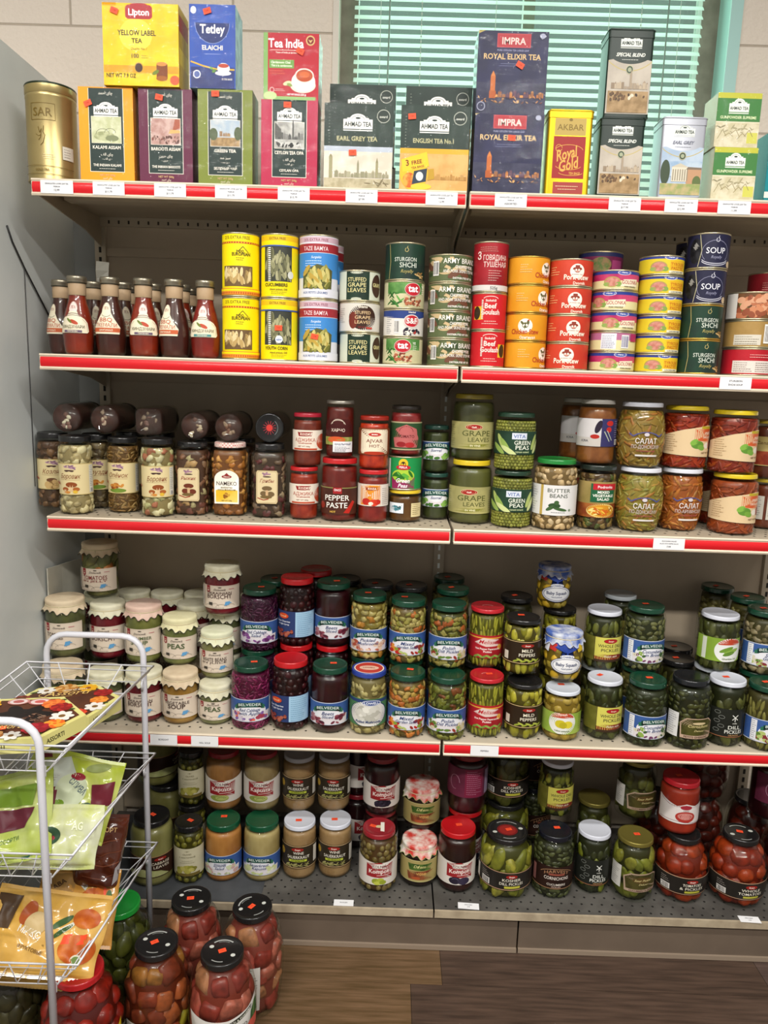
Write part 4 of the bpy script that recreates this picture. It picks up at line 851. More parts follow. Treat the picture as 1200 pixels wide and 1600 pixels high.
for nm, x in (('porkA', 2), ('porkB', -8)):
    CAN(nm, 'stew_can', '', 48.5, 58.2, stew(x, rdo, '#f0e3d0', 'Pork Stew', 'pig'), '#c9432c')
def tuna(a, x, barc=False):
    bg, band = ('#d8cf9a', '#a8255c') if a else ('#d9bf2c', '#2b3a86')
    e = [('r', -140, 3, 140, 40, bg)]
    if barc: return e+[('r', -140, 24, 140, 40, '#b06a8c'), ('r', -40, 5, -6, 38, '#dcdce2')]+txt(-23, 33, 28, 8, 3.6, '#7a7a90', .8, 2)+bar(14, 21, 18, 28, 14, '#3d3f80')+[('r', 28, 22, 50, 38, '#a8255c')]
    if a: e += [('r', -140, 20, 140, 40, pic('#a8255c', '#c4466c', 20))]
    e += [('r', -140, 33, 140, 40, '#2b3a86'), ('e', x+8, 36, 15, 5, '#e4e4ea'), ('e', x+8, 36, 14, 4.2, '#34489c'), ('t', x+8, 34.6, 3.6, 'Hame', '#e4e4ea', 20)]
    e += [('e', x-18, 17, 18, 11, '#a8934f'), ('e', x-18, 17, 15, 9, pic('#c98c7c', '#b5705f', 140)), ('e', x-4, 12, 7, 5, '#7c9a48'), ('e', x-30, 12, 7, 4, '#8ca654')]
    if a: return e+[('p', [(x, 8), (x+44, 8), (x+44, 24), (x+6, 22)], '#e6dcc0'), ('t', x+24, 13, 8, 'GOLONKA', '#a8252c', 42, 'f'), ('t', x+24, 6, 3, 'PORK KNUCKLE', '#5a4a2c', 34)]
    return e+[('r', x+6, 8, x+48, 30, '#dcae26'), ('t', x+26, 19, 6.5, 'TYROLSKI', '#b5501f', 38, 'f'), ('t', x+26, 11, 6.5, 'PASZTET', '#b5501f', 34, 'f'), ('r', x+4, 4, x+50, 9, '#e9e2c0'), ('t', x+26, 5, 3, 'LUNCHEON MEAT', '#3f3f4a', 34)]
CAN('tunaA', 'meat_can', '', 51, 42.5, tuna(1, -2), '#d8cf9a')
CAN('tunaAb', 'meat_can', '', 51, 42.5, tuna(1, 0, True), '#d8cf9a')
CAN('tunaA2', 'meat_can', '', 51, 42.5, tuna(1, -34), '#d8cf9a')
CAN('tunaB', 'meat_can', '', 48.5, 40.8, tuna(0, -2), '#d9bf2c')
CAN('pinkcan', 'meat_can', 'low magenta can stacked behind the pink-banded column', 52, 54, [('r', -140, 3, 140, 51, pic('#8c2f5c', '#6f2448', 20)), ('r', -140, 42, 140, 51, '#2b2f5c'), ('e', -12, 24, 24, 16, pic('#9a7c54', '#5c7a3c', 90)), ('r', 14, 8, 44, 34, '#a8447a')], '#8c2f5c')
CAN('meatpic', 'meat_can', 'wide can with a large meat chunk picture, right end of the shelf', 57, 59, [('r', -170, 3, 170, 56, pic('#5c3a24', '#6f4a2c', 60))]+blobs(12, -52, 8, 30, 51, 70, 8, 6, ['#b06a48', '#c4805a', '#8c4a30', '#d09a78', '#6f7a3c'])+[('r', 36, 3, 90, 56, '#dcdce0'), ('t', 60, 30, 9, 'GULYÁS', '#2b3a7c', 40), ('r', -90, 3, -56, 56, '#cfcac2')], '#5c3a24')
CAN('tancan', 'meat_can', 'tan can with a white barcode panel, under the meat picture can', 57, 59, [('r', -170, 3, 170, 56, pic('#a8874f', '#98783f', 16)), ('r', -60, 6, -2, 28, '#cfc8b8')]+txt(-31, 23, 50, 4, 5, '#7a6f5c', 1, 3)+bar(16, 30, 26, 40, 14)+[('e', 60, 20, 20, 14, '#c98c3c')], '#a8874f')
CAN('redcan', 'meat_can', 'red can with white text panels, bottom of the rightmost column', 57, 59, [('r', -170, 3, 170, 56, pic('#b5202c', '#a81c28', 16)), ('r', -56, 6, 44, 32, '#d9cfc6')]+txt(-32, 27, 40, 5, 4.4, '#7a6a64', 1, 3)+txt(16, 27, 46, 5, 4.4, '#7a6a64', 1, 5)+txt(10, 44, 60, 2, 5, '#e9b0a8', 1.2, 7), '#b5202c')
CAN('redcan2', 'meat_can', 'dark red can behind the rightmost column of cans', 52, 59, [('r', -170, 3, 170, 56, pic('#8c2028', '#6f1820', 16)), ('e', 26, 24, 20, 16, '#c9c2b0')]+txt(-24, 34, 30, 5, 5, '#c98c80', 1.2, 7), '#8c2028')

# ================================================================ THIRD SHELF
def mushart(word, m_, x=0):
    bg = '#dccb9a'
    e = [('r', -58, 46, 58, 117, bg), ('r', -58, 46, 58, 47.5, '#bfa96c'), ('r', -58, 115.5, 58, 117, '#bfa96c')]
    e += blobs(3, x-11, 106, x+11, 111, 9, 5, 2, ['#a07a8c', '#8f6c80', '#b794a0'])+[('e', x, 101, 11, 1.6, '#4a3230'), ('e', x-5, 100, 4, 1.8, '#4a3230'), ('e', x+6, 100, 4, 1.8, '#4a3230')]
    e += [('t', x+2, 83, 11, word, '#8c5a3c', 44, 'i'), ('l', [(x-22, 80), (x+22, 80)], .5, '#8c5a3c')]
    if m_ == 'bolet': e += [('e', x+4, 69, 12, 6, '#8c4a24'), ('p', [(x, 54), (x+8, 54), (x+7, 68), (x+1, 68)], '#d9b98c'), ('e', x-9, 59, 7, 4.5, '#9c5428'), ('r', x-12, 50, x-7, 58, '#cfae84'), ('e', x+14, 59, 7, 4.5, '#a85f2c'), ('e', x+12, 53, 5, 4, '#d9b03c'), ('e', x-4, 52, 6, 3, '#c9863c')]
    elif m_ == 'clump': e += [('e', x, 53, 19, 5, '#6f8a34')]+blobs(7, x-14, 58, x+12, 68, 14, 5, 3, ['#b5702c', '#8c4a20', '#c9893c'])
    else: e += [('e', x, 68, 11, 5, '#6f4a30')]+blobs(9, x-11, 52, x+11, 63, 12, 7, 5, ['#c9a870', '#8c6a3c', '#b5935c'])
    return e+[('r', 38, 50, 52, 113, '#d5d3c6')]+txt(45, 109, 10, 12, 4, '#6a6a6a', 1, 4)+bar(45, 56, 9, 10, 9)+[('p', [(-44, 78), (-28, 72), (-28, 68), (-44, 74)], '#9c3a28')]
BK = '#1b1a1a'
def WJ(k, name, desc, R, H, core, cols, word, m_, x, lidart=None, stick=None, typ='mush', lc=BK):
    JAR(k, name, desc, R, H, (R*.9, 13, lc), (typ, core, cols), mushart(word, m_, x), 'waist', z0=.044, z1=.118, stick=stick, lidart=lidart)
WJ('mushB', 'mushroom_jar', 'jar of pale boletus mushrooms with black lid', 40, 178, pm('#8c7c54', .4), ['#c9b98c', '#d9cca0', '#bba878', '#a8966c'], 'Боровик', 'bolet', -5)
WJ('mushA', 'mushroom_jar', '', 39, 178, pm('#4a3422', .4), ['#6b4c34', '#7c5a3c', '#5a4030'], 'Козляк', 'x', 2)
WJ('mushC', 'mushroom_jar', '', 39, 177, pm('#4a3a26', .4), ['#6b5a3c', '#5a4a30', '#7a6848'], 'Грузди', 'clump', -10)
WJ('mushD', 'mushroom_jar', 'jar of brown honey mushrooms with black lid', 38, 175, pm('#5c4220', .4), ['#8c6a3c', '#7a5a30', '#9a7c4c', '#6b4c28'], 'Опёнок', 'clump', -3, typ='shred')
WJ('mushE', 'mushroom_jar', 'jar of sliced cream and green boletus mushrooms with black lid', 39, 178, pm('#86764c', .4), ['#c9bf94', '#b5b07c', '#d3c9a0', '#a8684c'], 'Боровик', 'bolet', 8)
def frame_lab(x, w_, y0, y1, c, rim):
    p = [(x-w_+3, y0), (x+w_-3, y0), (x+w_, y0+5), (x+w_, y1-5), (x+w_-3, y1), (x-w_+3, y1), (x-w_, y1-5), (x-w_, y0+5)]
    return [('p', p, rim), ('p', [(x+(a-x)*.96, (y0+y1)/2+(b-(y0+y1)/2)*.97) for a, b in p], c), ('l', [(x+(a-x)*.88, (y0+y1)/2+(b-(y0+y1)/2)*.92) for a, b in p+p[:1]], .6, rim)]
def sqmush(word, c, x=0): return frame_lab(x, 26, 34, 112, '#d6c49a', '#7c6240')+blobs(3, x-9, 101, x+9, 105, 7, 4, 2, ['#8f6c80', '#a07a8c'])+[('e', x, 97, 10, 1.5, '#4a3230'), ('t', x, 84, 8, word, '#9c5a48', 36, 'i'), ('e', x, 70, 12, 5.5, c), ('e', x-8, 58, 8, 6, c), ('e', x+9, 57, 9, 6, c), ('r', x-3, 50, x+3, 66, '#c9a67c'), ('e', x-2, 50, 14, 3.5, '#6f5a34'), ('l', [(x-22, 48), (x-8, 43), (x+4, 46)], 2, '#9c3a28')]
JAR('mushF', 'mushroom_jar', 'square jar of reddish brown mushrooms with oval-cornered label', 40, 170, (35, 12, BK), ('mush', pm('#4a3020', .4), ['#7c5238', '#8c6a50', '#b08c5c', '#6a3c30', '#a89a70']), sqmush('Рыжик', '#6b3220'), sq=5, sh=.014)
JAR('mushH', 'mushroom_jar', 'square jar of grey brown mushrooms beside the pepper jars', 41, 171, (35, 13, BK), ('mush', pm('#3c2c20', .4), ['#6b5440', '#7c6650', '#8a765c', '#5c2c2c']), sqmush('Грибы', '#6f5a3c'), sq=5, sh=.014)
ging = bpy.data.materials.new('gingham'); ging.use_nodes = True; nt = ging.node_tree; b = nt.nodes['Principled BSDF']
tc = nt.nodes.new('ShaderNodeTexCoord'); ck_ = nt.nodes.new('ShaderNodeTexChecker'); ck_.inputs['Scale'].default_value = 240
ck_.inputs['Color1'].default_value = lin('#c98c84'); ck_.inputs['Color2'].default_value = lin('#e3d9cf'); nt.links.new(tc.outputs['Object'], ck_.inputs[0]); nt.links.new(ck_.outputs[0], b.inputs['Base Color'])
nam = [('p', [(-29, 30), (29, 30), (29, 88)]+arc(0, 88, 29, 20, 0, pi, 12)+[(-29, 30)], '#ece6d8'), ('p', [(-26, 34), (26, 34), (26, 62), (-26, 62)], pic('#e0b52a', '#e9cd6a', 12)), ('e', 0, 93, 12, 4, '#8c2b2b'), ('t', 0, 91.5, 3.2, 'Zakuson', '#f0e0d0', 20), ('p', [(-6, 96), (6, 96), (0, 102)], '#8c2b2b'), ('t', 0, 73, 9.5, 'NAMEKO', '#4a3a34', 48, 'f'), ('t', 0, 66, 3.6, 'MARINATED', '#7c6a3c', 30), ('t', 0, 61, 3.6, 'WHOLE MUSHROOMS', '#7c6a3c', 44), ('t', 0, 36, 3, 'NET WT 530g', '#8c6a2c', 26)]+blobs(7, -6, 44, 6, 54, 12, 3.4, 2.6, ['#b5802c', '#8c5a20', '#c99a3c'])
JAR('nameko', 'mushroom_jar', 'square jar of orange mushrooms with a pink checked lid', 42, 170, (37, 11, ging), ('mush', pm('#6b401c', .4), ['#a8692c', '#b87c38', '#8c5424', '#c9914c']), nam, sq=5, sh=.014)
# jars lying on their sides, bottoms facing out
def LYING(k, desc, R, Ln, core, cols, sq=0, lidfront=False):
    r = empty('mushroom_jar'); a = R/1000; L_ = Ln/1000
    def tr(m):
        m.v = [(x, (z if not lidfront else L_-z)-L_/2, y*(-1 if not lidfront else 1)+a) for x, y, z in m.v]
        if not lidfront: m.v = [(x, y, z) for x, y, z in m.v]
    P = prof_std(a, L_, a*.92, .012, sh=.012) if not lidfront else prof_std(a, L_, a*.96, .014, sh=.010)
    m = MB(); m.lathe([(0, .004), (a*.6, .004), (a*.7, .001), (a*.9, .001)]+P[4:], GLASS, 40, sq); tr(m); m.build('glass_jar', r)
    f0 = rad_of(P); m = MB(); m.lathe([(0, .006)]+[(f0(.006+(L_-.026)*q/8)-.003, .006+(L_-.026)*q/8) for q in range(9)]+[(0, L_-.02)], pm(core, .4, hex2='#3a2722', scale=25, coat=.5), 32, sq)
    rnd = random.Random(R+Ln+len(desc))
    for q in range(9):
        t = rnd.uniform(0, 6.28); d = rnd.uniform(.1, .66)*a; m.blob((d*sin(t), d*cos(t), .0075), (rnd.uniform(.003, .008), rnd.uniform(.003, .007), .0035), rnd.choice(cols), (0, 0, t), 2, .4)
    tr(m); m.build('contents', r)
    m = MB(); rl = a*(.92 if not lidfront else .97); z0 = L_-.013
    m.lathe([(rl*.97, z0), (rl*1.01, z0+.001), (rl, L_-.003), (rl*.95, L_), (rl*.86, L_-.0012), (0, L_-.0012)], pm(BK, .2, coat=.6), 36)
    if lidfront:
        for q in range(14): t = 2*pi*q/14; m.dec(lambda u, v, l: (u, v, L_-.0012+l), [('l', [(7*cos(t), 7*sin(t)), (16*cos(t), 16*sin(t))], 1.6, '#8f2f38')], .0004)
        m.dec(lambda u, v, l: (u, v, L_-.0012+l), [('e', 0, 0, 7.5, 7.5, '#c93a34'), ('l', arc(0, 0, 20, 20, -.9, .9), .8, '#8a8f94')], .0007)
    tr(m); m.build('lid', r); 
    reg(k, r, 2*a, a, desc, 'jar')
LYING('lyA', 'jar of dark mushrooms lying on its side, bottom out, leftmost of the lying row', 35.5, 165, '#52332e', ['#c9bfa8', '#7a5a50'])
LYING('lyB', 'dark mushroom jar lying on its side, pale pieces showing, second of the lying row', 35, 165, '#4f3029', ['#b09a86', '#7a5a50', '#9c8674'])
LYING('lyC', 'square-bottomed mushroom jar lying on its side', 33, 165, '#46302a', ['#8a7766', '#6b5048', '#9c8c7a'], sq=6)
LYING('lyD', 'round mushroom jar lying on its side just right of the square-bottomed one', 34, 165, '#4a2f29', ['#a08a74', '#6b5048', '#b5a48c'])
LYING('lyE', 'plain brown-bottomed mushroom jar lying beside the black lid of the last lying jar', 34, 165, '#452820', ['#6b4a3c', '#8a7460'])
LYING('lyF', 'lying jar showing its black lid with a red sun emblem', 35, 160, '#4a3328', ['#8a7460'], lidfront=True)
# red sauces
def adj(w2=0):
    return [('r', -50, 38, 50, 84, '#e2d6c6'), ('e', 42, 58, 18, 18, '#b5482c'), ('p', [(-13, 70), (13, 70), (16, 80), (-16, 80)], '#8c2420'), ('t', 0, 72.5, 5, 'KOZA', '#f0e0d0', 22), ('t', 0, 58, 8, 'АДЖИКА', '#a8432c', 44, 'f'), ('t', 0, 53, 3.4, 'по-абхазски', '#a8432c', 30), ('r', -26, 39, 26, 43, '#b5482c'), ('t', -2, 46, 3, 'NET WT 300g', '#8a6a5a', 26)]
RL = '#b31f22'
JAR('adjL', 'paste_jar', 'red paste jar with a cream label, right of the black-lidded mushroom jars', 34.5, 122, (33, 9, RL), ('smooth', pm('#7a1c0e', .35, hex2='#93301a', scale=60, coat=.4), []), adj())
JAR('adjU', 'paste_jar', 'brownish red paste jar with a cream label, stacked on its brighter twin', 34.5, 122, (33, 9, '#9c1f30'), ('smooth', pm('#5c1d12', .35, hex2='#6f2a1a', scale=60, coat=.4), []), adj())
JAR('pepper', 'paste_jar', 'large dark red pepper paste jar with a red lid', 43.5, 145, (41, 12, RL), ('smooth', pm('#5a120e', .35, hex2='#6b1c14', scale=50, coat=.4), []), [('r', -62, 18, 62, 80, pic('#42221a', '#502a1e', 20)), ('r', -62, 78, 62, 80.5, '#8a8a50'), ('r', -8, 66, 10, 82, '#9c2428'), ('t', 1, 72, 5, 'ÖNCÜ', '#f0e0e0', 14), ('t', 0, 50, 13, 'PEPPER', '#f0ece4', 52, 'f'), ('t', 0, 33, 13, 'PASTE', '#f0ece4', 44, 'f'), ('t', -8, 22, 4.5, 'HOT', '#d9b04a', 12), ('p', [(14, 22), (34, 50), (40, 46), (26, 20)], '#b5281f'), ('e', -34, 38, 7, 8, '#8c2f24')], sh=.016)
JAR('kharcho', 'paste_jar', 'dark maroon soup base jar with a silver lid', 34, 130, (32, 8, pm('#b5b0a4', .3, .7)), ('smooth', pm('#4a100c', .35, hex2='#5c1a12', scale=60, coat=.4), []), [('p', [(-33, 48), (33, 48), (33, 74), (22, 88), (-22, 88), (-33, 74)], pic('#3f1414', '#4c1a18', 20)), ('p', [(-33, 30), (33, 30), (33, 48), (-33, 48)], pic('#6f8a3c', '#a8a05c', 50)), ('e', -4, 42, 20, 7, '#c9552a'), ('l', arc(0, 78, 12, 10, 0, pi), 1.2, '#c9b9a8'), ('l', arc(0, 74, 15, 12, .2, pi-.2), 1.2, '#c9b9a8'), ('t', 0, 60, 7, 'ХАРЧО', '#e6d6c4', 28, 'f'), ('r', -10, 14, 33, 38, '#e2e0e2'), ('t', 11, 30, 4, 'ШАШЛЫЧНЫЙ', '#4a4a6a', 34)]+txt(11, 25, 34, 4, 3, '#55555f', 1, 3))
JAR('ajvarU', 'paste_jar', 'bright orange-red ajvar jar with a cream framed label', 36, 121, (34, 10, '#8f2418'), ('smooth', pm('#8f1d0a', .35, hex2='#b53312', scale=60, coat=.5), []), [('r', -52, 34, 52, 94, '#6f3a20')]+frame_lab(0, 32, 36, 92, '#e2d6bc', '#8c4a2c')+oval(0, 80, 13, 4.5, 'MAMA', '#b5342c')+[('t', 0, 62, 8, 'AJVAR', '#7c3a2c', 34, 'f'), ('t', 0, 51, 7, 'HOT', '#7c3a2c', 20, 'f'), ('e', 0, 38, 22, 4, '#a8341c')])
JAR('ajkL', 'paste_jar', 'red sauce jar with an orange and white label', 36, 122, (34, 10, RL), ('smooth', pm('#6b140f', .35, hex2='#801f16', scale=60, coat=.5), []), [('r', -50, 40, 50, 90, '#dcd2c8'), ('p', [(-25, 42), (20, 42), (20, 88), (-25, 88)], pic('#d98c2a', '#c4562c', 16)), ('p', [(-10, 76), (14, 76), (16, 84), (-12, 84)], '#8c2420'), ('t', 2, 78, 4.5, 'KOZA', '#f0e0d0', 20), ('e', -10, 50, 9, 8, '#b5281f'), ('e', 6, 48, 10, 8, '#c93a24'), ('e', 14, 50, 6, 6, '#b5281f'), ('e', 0, 46, 5, 4, '#e6dcc9')]+txt(32, 80, 18, 9, 4.4, '#8a8280', 1, 3))
JAR('amber', 'honey_jar', 'squat amber brown jar with a yellow lid under the peas can', 40.5, 75, (38.5, 8, '#d9b92c'), ('smooth', pm('#4a2c0e', .3, hex2='#5c3a14', scale=30, coat=.5), []), [('r', -34, 22, 0, 46, '#dfe4e8'), ('p', [(-30, 36), (-20, 40), (-6, 38), (-3, 42), (-6, 30), (-16, 26), (-28, 30)], '#3c7a86'), ('r', 16, 14, 44, 46, '#d9c99a')]+txt(30, 42, 22, 6, 4.4, '#7c6a3c', 1, 3), sh=.012)
CAN('peascan', 'pea_can', 'green peas can with a yellow capped figure above pea pods', 40.5, 78, [('r', -130, 3, 130, 75, '#1f8a48'), ('p', [(-28, 4), (28, 4), (30, 30), (-30, 30)], '#8c2452'), ('e', 0, 34, 28, 15, '#a6c63c')]+blobs(4, -20, 28, 20, 42, 16, 8, 2.6, ['#3c8a2c', '#5ca63c', '#2c6b24', '#86c050'])+[('e', 0, 62, 11, 11, '#d9b92c'), ('e', 0, 60, 6, 6.5, '#3a2a22'), ('e', 0, 53, 17, 5.5, '#b5202c'), ('t', 0, 51, 5, 'PERLA', '#f0e0e0', 24), ('t', 0, 18, 10, 'Green', '#f0e6ea', 32, 'bi'), ('t', 0, 7, 9, 'Peas', '#f0e6ea', 26, 'bi'), ('r', -44, 6, -34, 72, '#dfe6da')], '#1f8a48', 'food can')
JAR('tpaste', 'paste_jar', 'upturned dark pink tomato jar with a green label on top of the peas can', 37, 114, (34, 9, pm('#2a2420', .3, coat=.5)), ('smooth', pm('#6b1818', .35, hex2='#8c2c2c', scale=30, coat=.5), []), [('r', -56, 14, 56, 78, '#2c4a2c'), ('r', -56, 14, 56, 17, '#a8a07c'), ('r', -56, 75, 56, 78, '#a8a07c'), ('p', [(-24, 20), (24, 20), (28, 40), (22, 62), (0, 72), (-22, 62), (-28, 40)], '#b5615f'), ('l', arc(0, 56, 14, 12, 0, pi), 1, '#5c1c20'), ('t', 0, 42, 7, 'TOMATO', '#5c1c20', 34, 'f'), ('e', -10, 27, 10, 6, '#8c1f24'), ('e', 8, 26, 10, 6, '#a82a2c')], sh=.014)
def ribbon(x, y, w_, word, c='#1f4a40', tc='#d8e2dc', h=9):
    P = []; n = 10
    for q in range(n+1): u = -1+2*q/n; P.append((x+u*w_/2, y+h*(.85-.45*u*u)+h*.2))
    for q in range(n, -1, -1): u = -1+2*q/n; P.append((x+u*w_/2, y-h*.45*u*u))
    return [('p', [(x-w_/2-5, y-h*.7), (x-w_/2+4, y-h*.5), (x-w_/2+4, y+h*.5), (x-w_/2-5, y+h*.1)], '#2f6b50'), ('p', [(x+w_/2-4, y-h*.5), (x+w_/2+5, y-h*.7), (x+w_/2+5, y+h*.1), (x+w_/2-4, y+h*.5)], '#2f6b50'), ('p', P, c), ('t', x, y+h*.32, h*.62, word, tc, w_*.86, 'f', -.45*h/(w_/2)**2*.9)]
def belv(sub, cols, y0=24, y1=80, x=0, bg='#3a5a96', sub2=None, w2=62, tw=52, side=None):
    h = y1-y0
    e = [('r', -w2, y0, w2, y1, pic(bg, '#2f4c86', 14)), ('r', -w2, y0, w2, y0+1.8, '#c9cfdc'), ('r', -w2, y1-1.5, w2, y1, '#c9cfdc'), ('e', x, y0+h*.44, 37, h*.36, '#dfdfe4')]
    e += [('p', [(x-46, y0+2), (x+46, y0+2), (x+48, y0+h*.40), (x+24, y0+h*.36), (x, y0+h*.3), (x-24, y0+h*.36), (x-48, y0+h*.42)], '#d6d0d3')]
    e += blobs(len(sub)*3, x-40, y0+5, x-18, y0+h*.42, 9, 6, 4.2, cols)+blobs(len(sub)*5, x+18, y0+5, x+40, y0+h*.42, 9, 6, 4.2, cols)+blobs(len(sub), x-22, y0+4, x+22, y0+h*.13, 8, 5, 2.6, cols)
    e += ribbon(x, y0+h*.67, 56, 'BELVEDER', h=11)+[('t', x, y0+h*.46, h*.15, sub, '#2f3f70', tw-8, 'i')]
    if sub2: e.append(('t', x, y0+h*.31, h*.135, sub2, '#2f3f70', tw-6, 'i'))
    if side: e += [('r', side, y0+3, side+12, y1-3, '#dcdde2')]+txt(side+6, y1-8, 9, 9, 5, '#50545f', 1, 4)
    return e
GRN = '#123d2b'
def greens(): return [('r', -34, 0, 34, 1, '#fff')]
JAR('sorrel', 'sorrel_jar', '', 33, 111, (30.5, 9, '#24443a'), ('smooth', pm('#2a3018', .4, hex2='#3a4020', scale=60, coat=.3), []), belv('Sorrel', ['#5c8a3c', '#86b054', '#3f6b2c'], 32, 74, 0, '#3c5a8c', w2=50), sh=.012)
def grapej(): return [('r', -74, 26, 74, 88, pic('#9a9460', '#b0a86c', 16)), ('p', [(-40, 30), (40, 30), (34, 38), (-34, 38)], '#7a7a2c')]+oval(-4, 76, 17, 6, 'Galil', '#9c2420', '#f0e0d0', '#d9c9a0')+[('t', 2, 56, 13, 'GRAPE', '#54562c', 60, 'f'), ('t', 8, 43, 10, 'LEAVES', '#54562c', 46, 'f'), ('t', 0, 32, 4.5, 'IN VINE', '#e0d9b0', 30)]+txt(54, 78, 24, 10, 5, '#6b6840', 1, 3)+txt(-54, 78, 20, 10, 5, '#6b6840', 1, 5)
JAR('grapeL', 'grape_leaves_jar', 'jar of grape leaves with a bright yellow lid', 51, 148, (45, 12, '#d0b324'), ('smooth', pm('#43431f', .4, hex2='#555527', scale=14, coat=.3, stretch=(1, 1, .3)), []), grapej(), sh=.020)
JAR('grapeU', 'grape_leaves_jar', 'jar of grape leaves with a dull olive yellow lid', 50, 150, (45, 11, '#8f7f24'), ('smooth', pm('#2f3015', .4, hex2='#43431f', scale=14, coat=.3, stretch=(1, 1, .3)), []), grapej(), sh=.024)
pod = ['#a9b86a', '#8ca652', '#c3cc8c']
def vita(): return [('r', -74, 38, 74, 90, pic('#24402f', '#1c3426', 20))]+[('e', x, y, 5.5, 19, c, t) for x, y, c, t in ((-38, 66, pod[0], .5), (-28, 58, pod[1], .6), (-44, 50, pod[1], .9), (36, 66, pod[0], -.4), (44, 56, pod[2], -.6), (-20, 46, pod[2], 1.0))]+[('r', -14, 72, 16, 86, '#cfd5e0'), ('t', 1, 75, 8, 'VITA', '#3f5a9a', 24, 'f'), ('t', 8, 60, 9.5, 'GREEN', '#e6ead9', 34, 'f'), ('t', 8, 49, 9.5, 'PEAS', '#e6ead9', 28, 'f'), ('t', 8, 42, 4, 'горошек зеленый', '#b5c394', 28)]
for k_, d_ in (('vitaL', ''), ('vitaU', '')):
    JAR(k_, 'pea_jar', 'jar of green peas with a dark green lid', 48, 130, (43, 10, '#20382a'), ('peas', pm('#5c5c20', .5), ['#8a8a38', '#7c7e2e', '#96943f']), vita(), sh=.010)
JAR('butter', 'bean_jar', 'jar of butter beans with a green lid', 51, 161, (45, 11, '#1f7a34'), ('bean', pm('#6b5430', .4), ['#c4a67c', '#b8986a', '#cdb28c', '#ae8f64']), [('r', -76, 36, 76, 104, '#dad8d6'), ('r', -34, 36, -28, 104, '#b59a4c'), ('t', 4, 88, 9, 'BUTTER', '#3f4a3a', 46, 'f'), ('t', 4, 76, 9, 'BEANS', '#3f4a3a', 36, 'f'), ('e', -4, 58, 12, 6, '#2f4a2a'), ('e', -12, 52, 10, 4, '#3f5c34', .6), ('e', 8, 50, 14, 3.4, '#3f5c34', -.2), ('e', 0, 65, 5, 5, '#3f5c34'), ('e', 28, 48, 3, 3, '#7c8a74')]+txt(4, 42, 40, 1, 5, '#777', 1.4, 3, True)+txt(-50, 96, 20, 10, 5.5, '#888', 1, 3), sh=.018)
JAR('mixveg', 'salad_jar', 'jar of mixed vegetable salad with a black lid', 43.5, 149, (42, 12, '#222a24'), ('chunk', pm('#3c2a18', .4), ['#6b5030', '#7c6638', '#4c3a24', '#86703c', '#4a5224']), [('r', -64, 30, 64, 112, pic('#8a7a44', '#a8925a', 16)), ('r', -64, 30, 64, 62, pic('#7c3a1c', '#9c5a28', 30)), ('e', 4, 46, 31, 16, '#d9c070'), ('e', 4, 46, 28, 13.5, '#c98a24')]+blobs(4, -18, 38, 24, 54, 30, 6, 1.6, ['#e0b040', '#c9641f', '#e9cf7c', '#8c3a1c'])+[('r', -20, 66, 30, 108, '#1f5a3a'), ('r', -16, 94, 34, 108, '#b5202c'), ('t', 8, 98, 6, 'Podravka', '#f0e0e0', 40), ('t', 5, 86, 6, 'MIXED', '#f0f0e4', 26), ('t', 5, 78, 6, 'VEGETABLE', '#f0f0e4', 42), ('t', 5, 70, 6, 'SALAD', '#f0f0e4', 26)], sh=.010, neck=.006)
def salat(sub): return [('l', arc(0, 76, 16, 5, .2, pi-.2), 2, '#4c4f86'), ('l', [(-34, 78), (-26, 72), (-16, 78)], 2.6, '#4c4f86'), ('l', [(34, 78), (26, 72), (16, 78)], 2.6, '#4c4f86'), ('e', 0, 76, 5, 4, '#c9c0c4'), ('t', 0, 56, 12, 'САЛАТ', '#e3dcd8', 42, 'f'), ('t', 0, 45, 8, sub, '#c9b9b4', 56, 'f'), ('t', 0, 38, 4, 'Астраханский', '#9c4a4a', 40), ('r', -20, 27, 26, 31, '#dcd6d0')]
JAR('salG', 'salad_jar', 'big-bellied jar of yellow green vegetable salad with a white lid', 57, 146, (46, 10, '#d2d4dc'), ('strip', pm('#7c6c26', .4, hex2='#8c7630', scale=40), ['#9c8a3c', '#a8803a', '#94883c', '#a8702c', '#8c8434']), salat('ПО-ДОНСКОМУ'), 'barrel', low=.80, wide=.46)
JAR('salG2', 'salad_jar', '', 57, 146, (46, 10, '#cfd1da'), ('strip', pm('#7c6424', .4, hex2='#8c6c2c', scale=40), ['#8c7434', '#9c843c', '#90702f', '#a0682c']), salat('ПО-ДОНСКОМУ'), 'barrel', low=.84, wide=.42)
JAR('salO', 'salad_jar', 'big-bellied jar of orange vegetable salad with a white lid', 52, 145, (46, 10, '#d2d4dc'), ('strip', pm('#8a4616', .4, hex2='#985220', scale=40), ['#a85c20', '#b06a28', '#98501c', '#b87834']), salat('ПО-АРМЯНСКИ'), 'barrel', low=.84, wide=.5)
def yelj(): return [('p', [(-74, 34), (74, 26), (74, 98), (30, 100), (-20, 90), (-50, 80), (-74, 72)], '#d6bc94'), ('p', [(0, 66), (50, 62), (50, 92), (0, 92)], pic('#c4562c', '#d0683a', 16)), ('r', 14, 92, 52, 98, '#b5a02c'), ('t', 34, 79, 6, 'ИКРА', '#ecd9c0', 26), ('t', 34, 71, 4.5, 'ОВОЩНАЯ', '#ecd9c0', 34), ('e', 8, 56, 14, 9, '#5c8a34'), ('e', 0, 62, 9, 6, '#7caa44', .6), ('e', 16, 50, 9, 6, '#6f9c3c', -.4), ('e', 32, 54, 8, 7, '#e0d6c8'), ('e', 46, 56, 8, 10, '#8c3428'), ('t', 34, 36, 4, 'NET WT 500g', '#7c5a3c', 36)]+txt(-44, 76, 30, 8, 5, '#a08058', 1, 3)
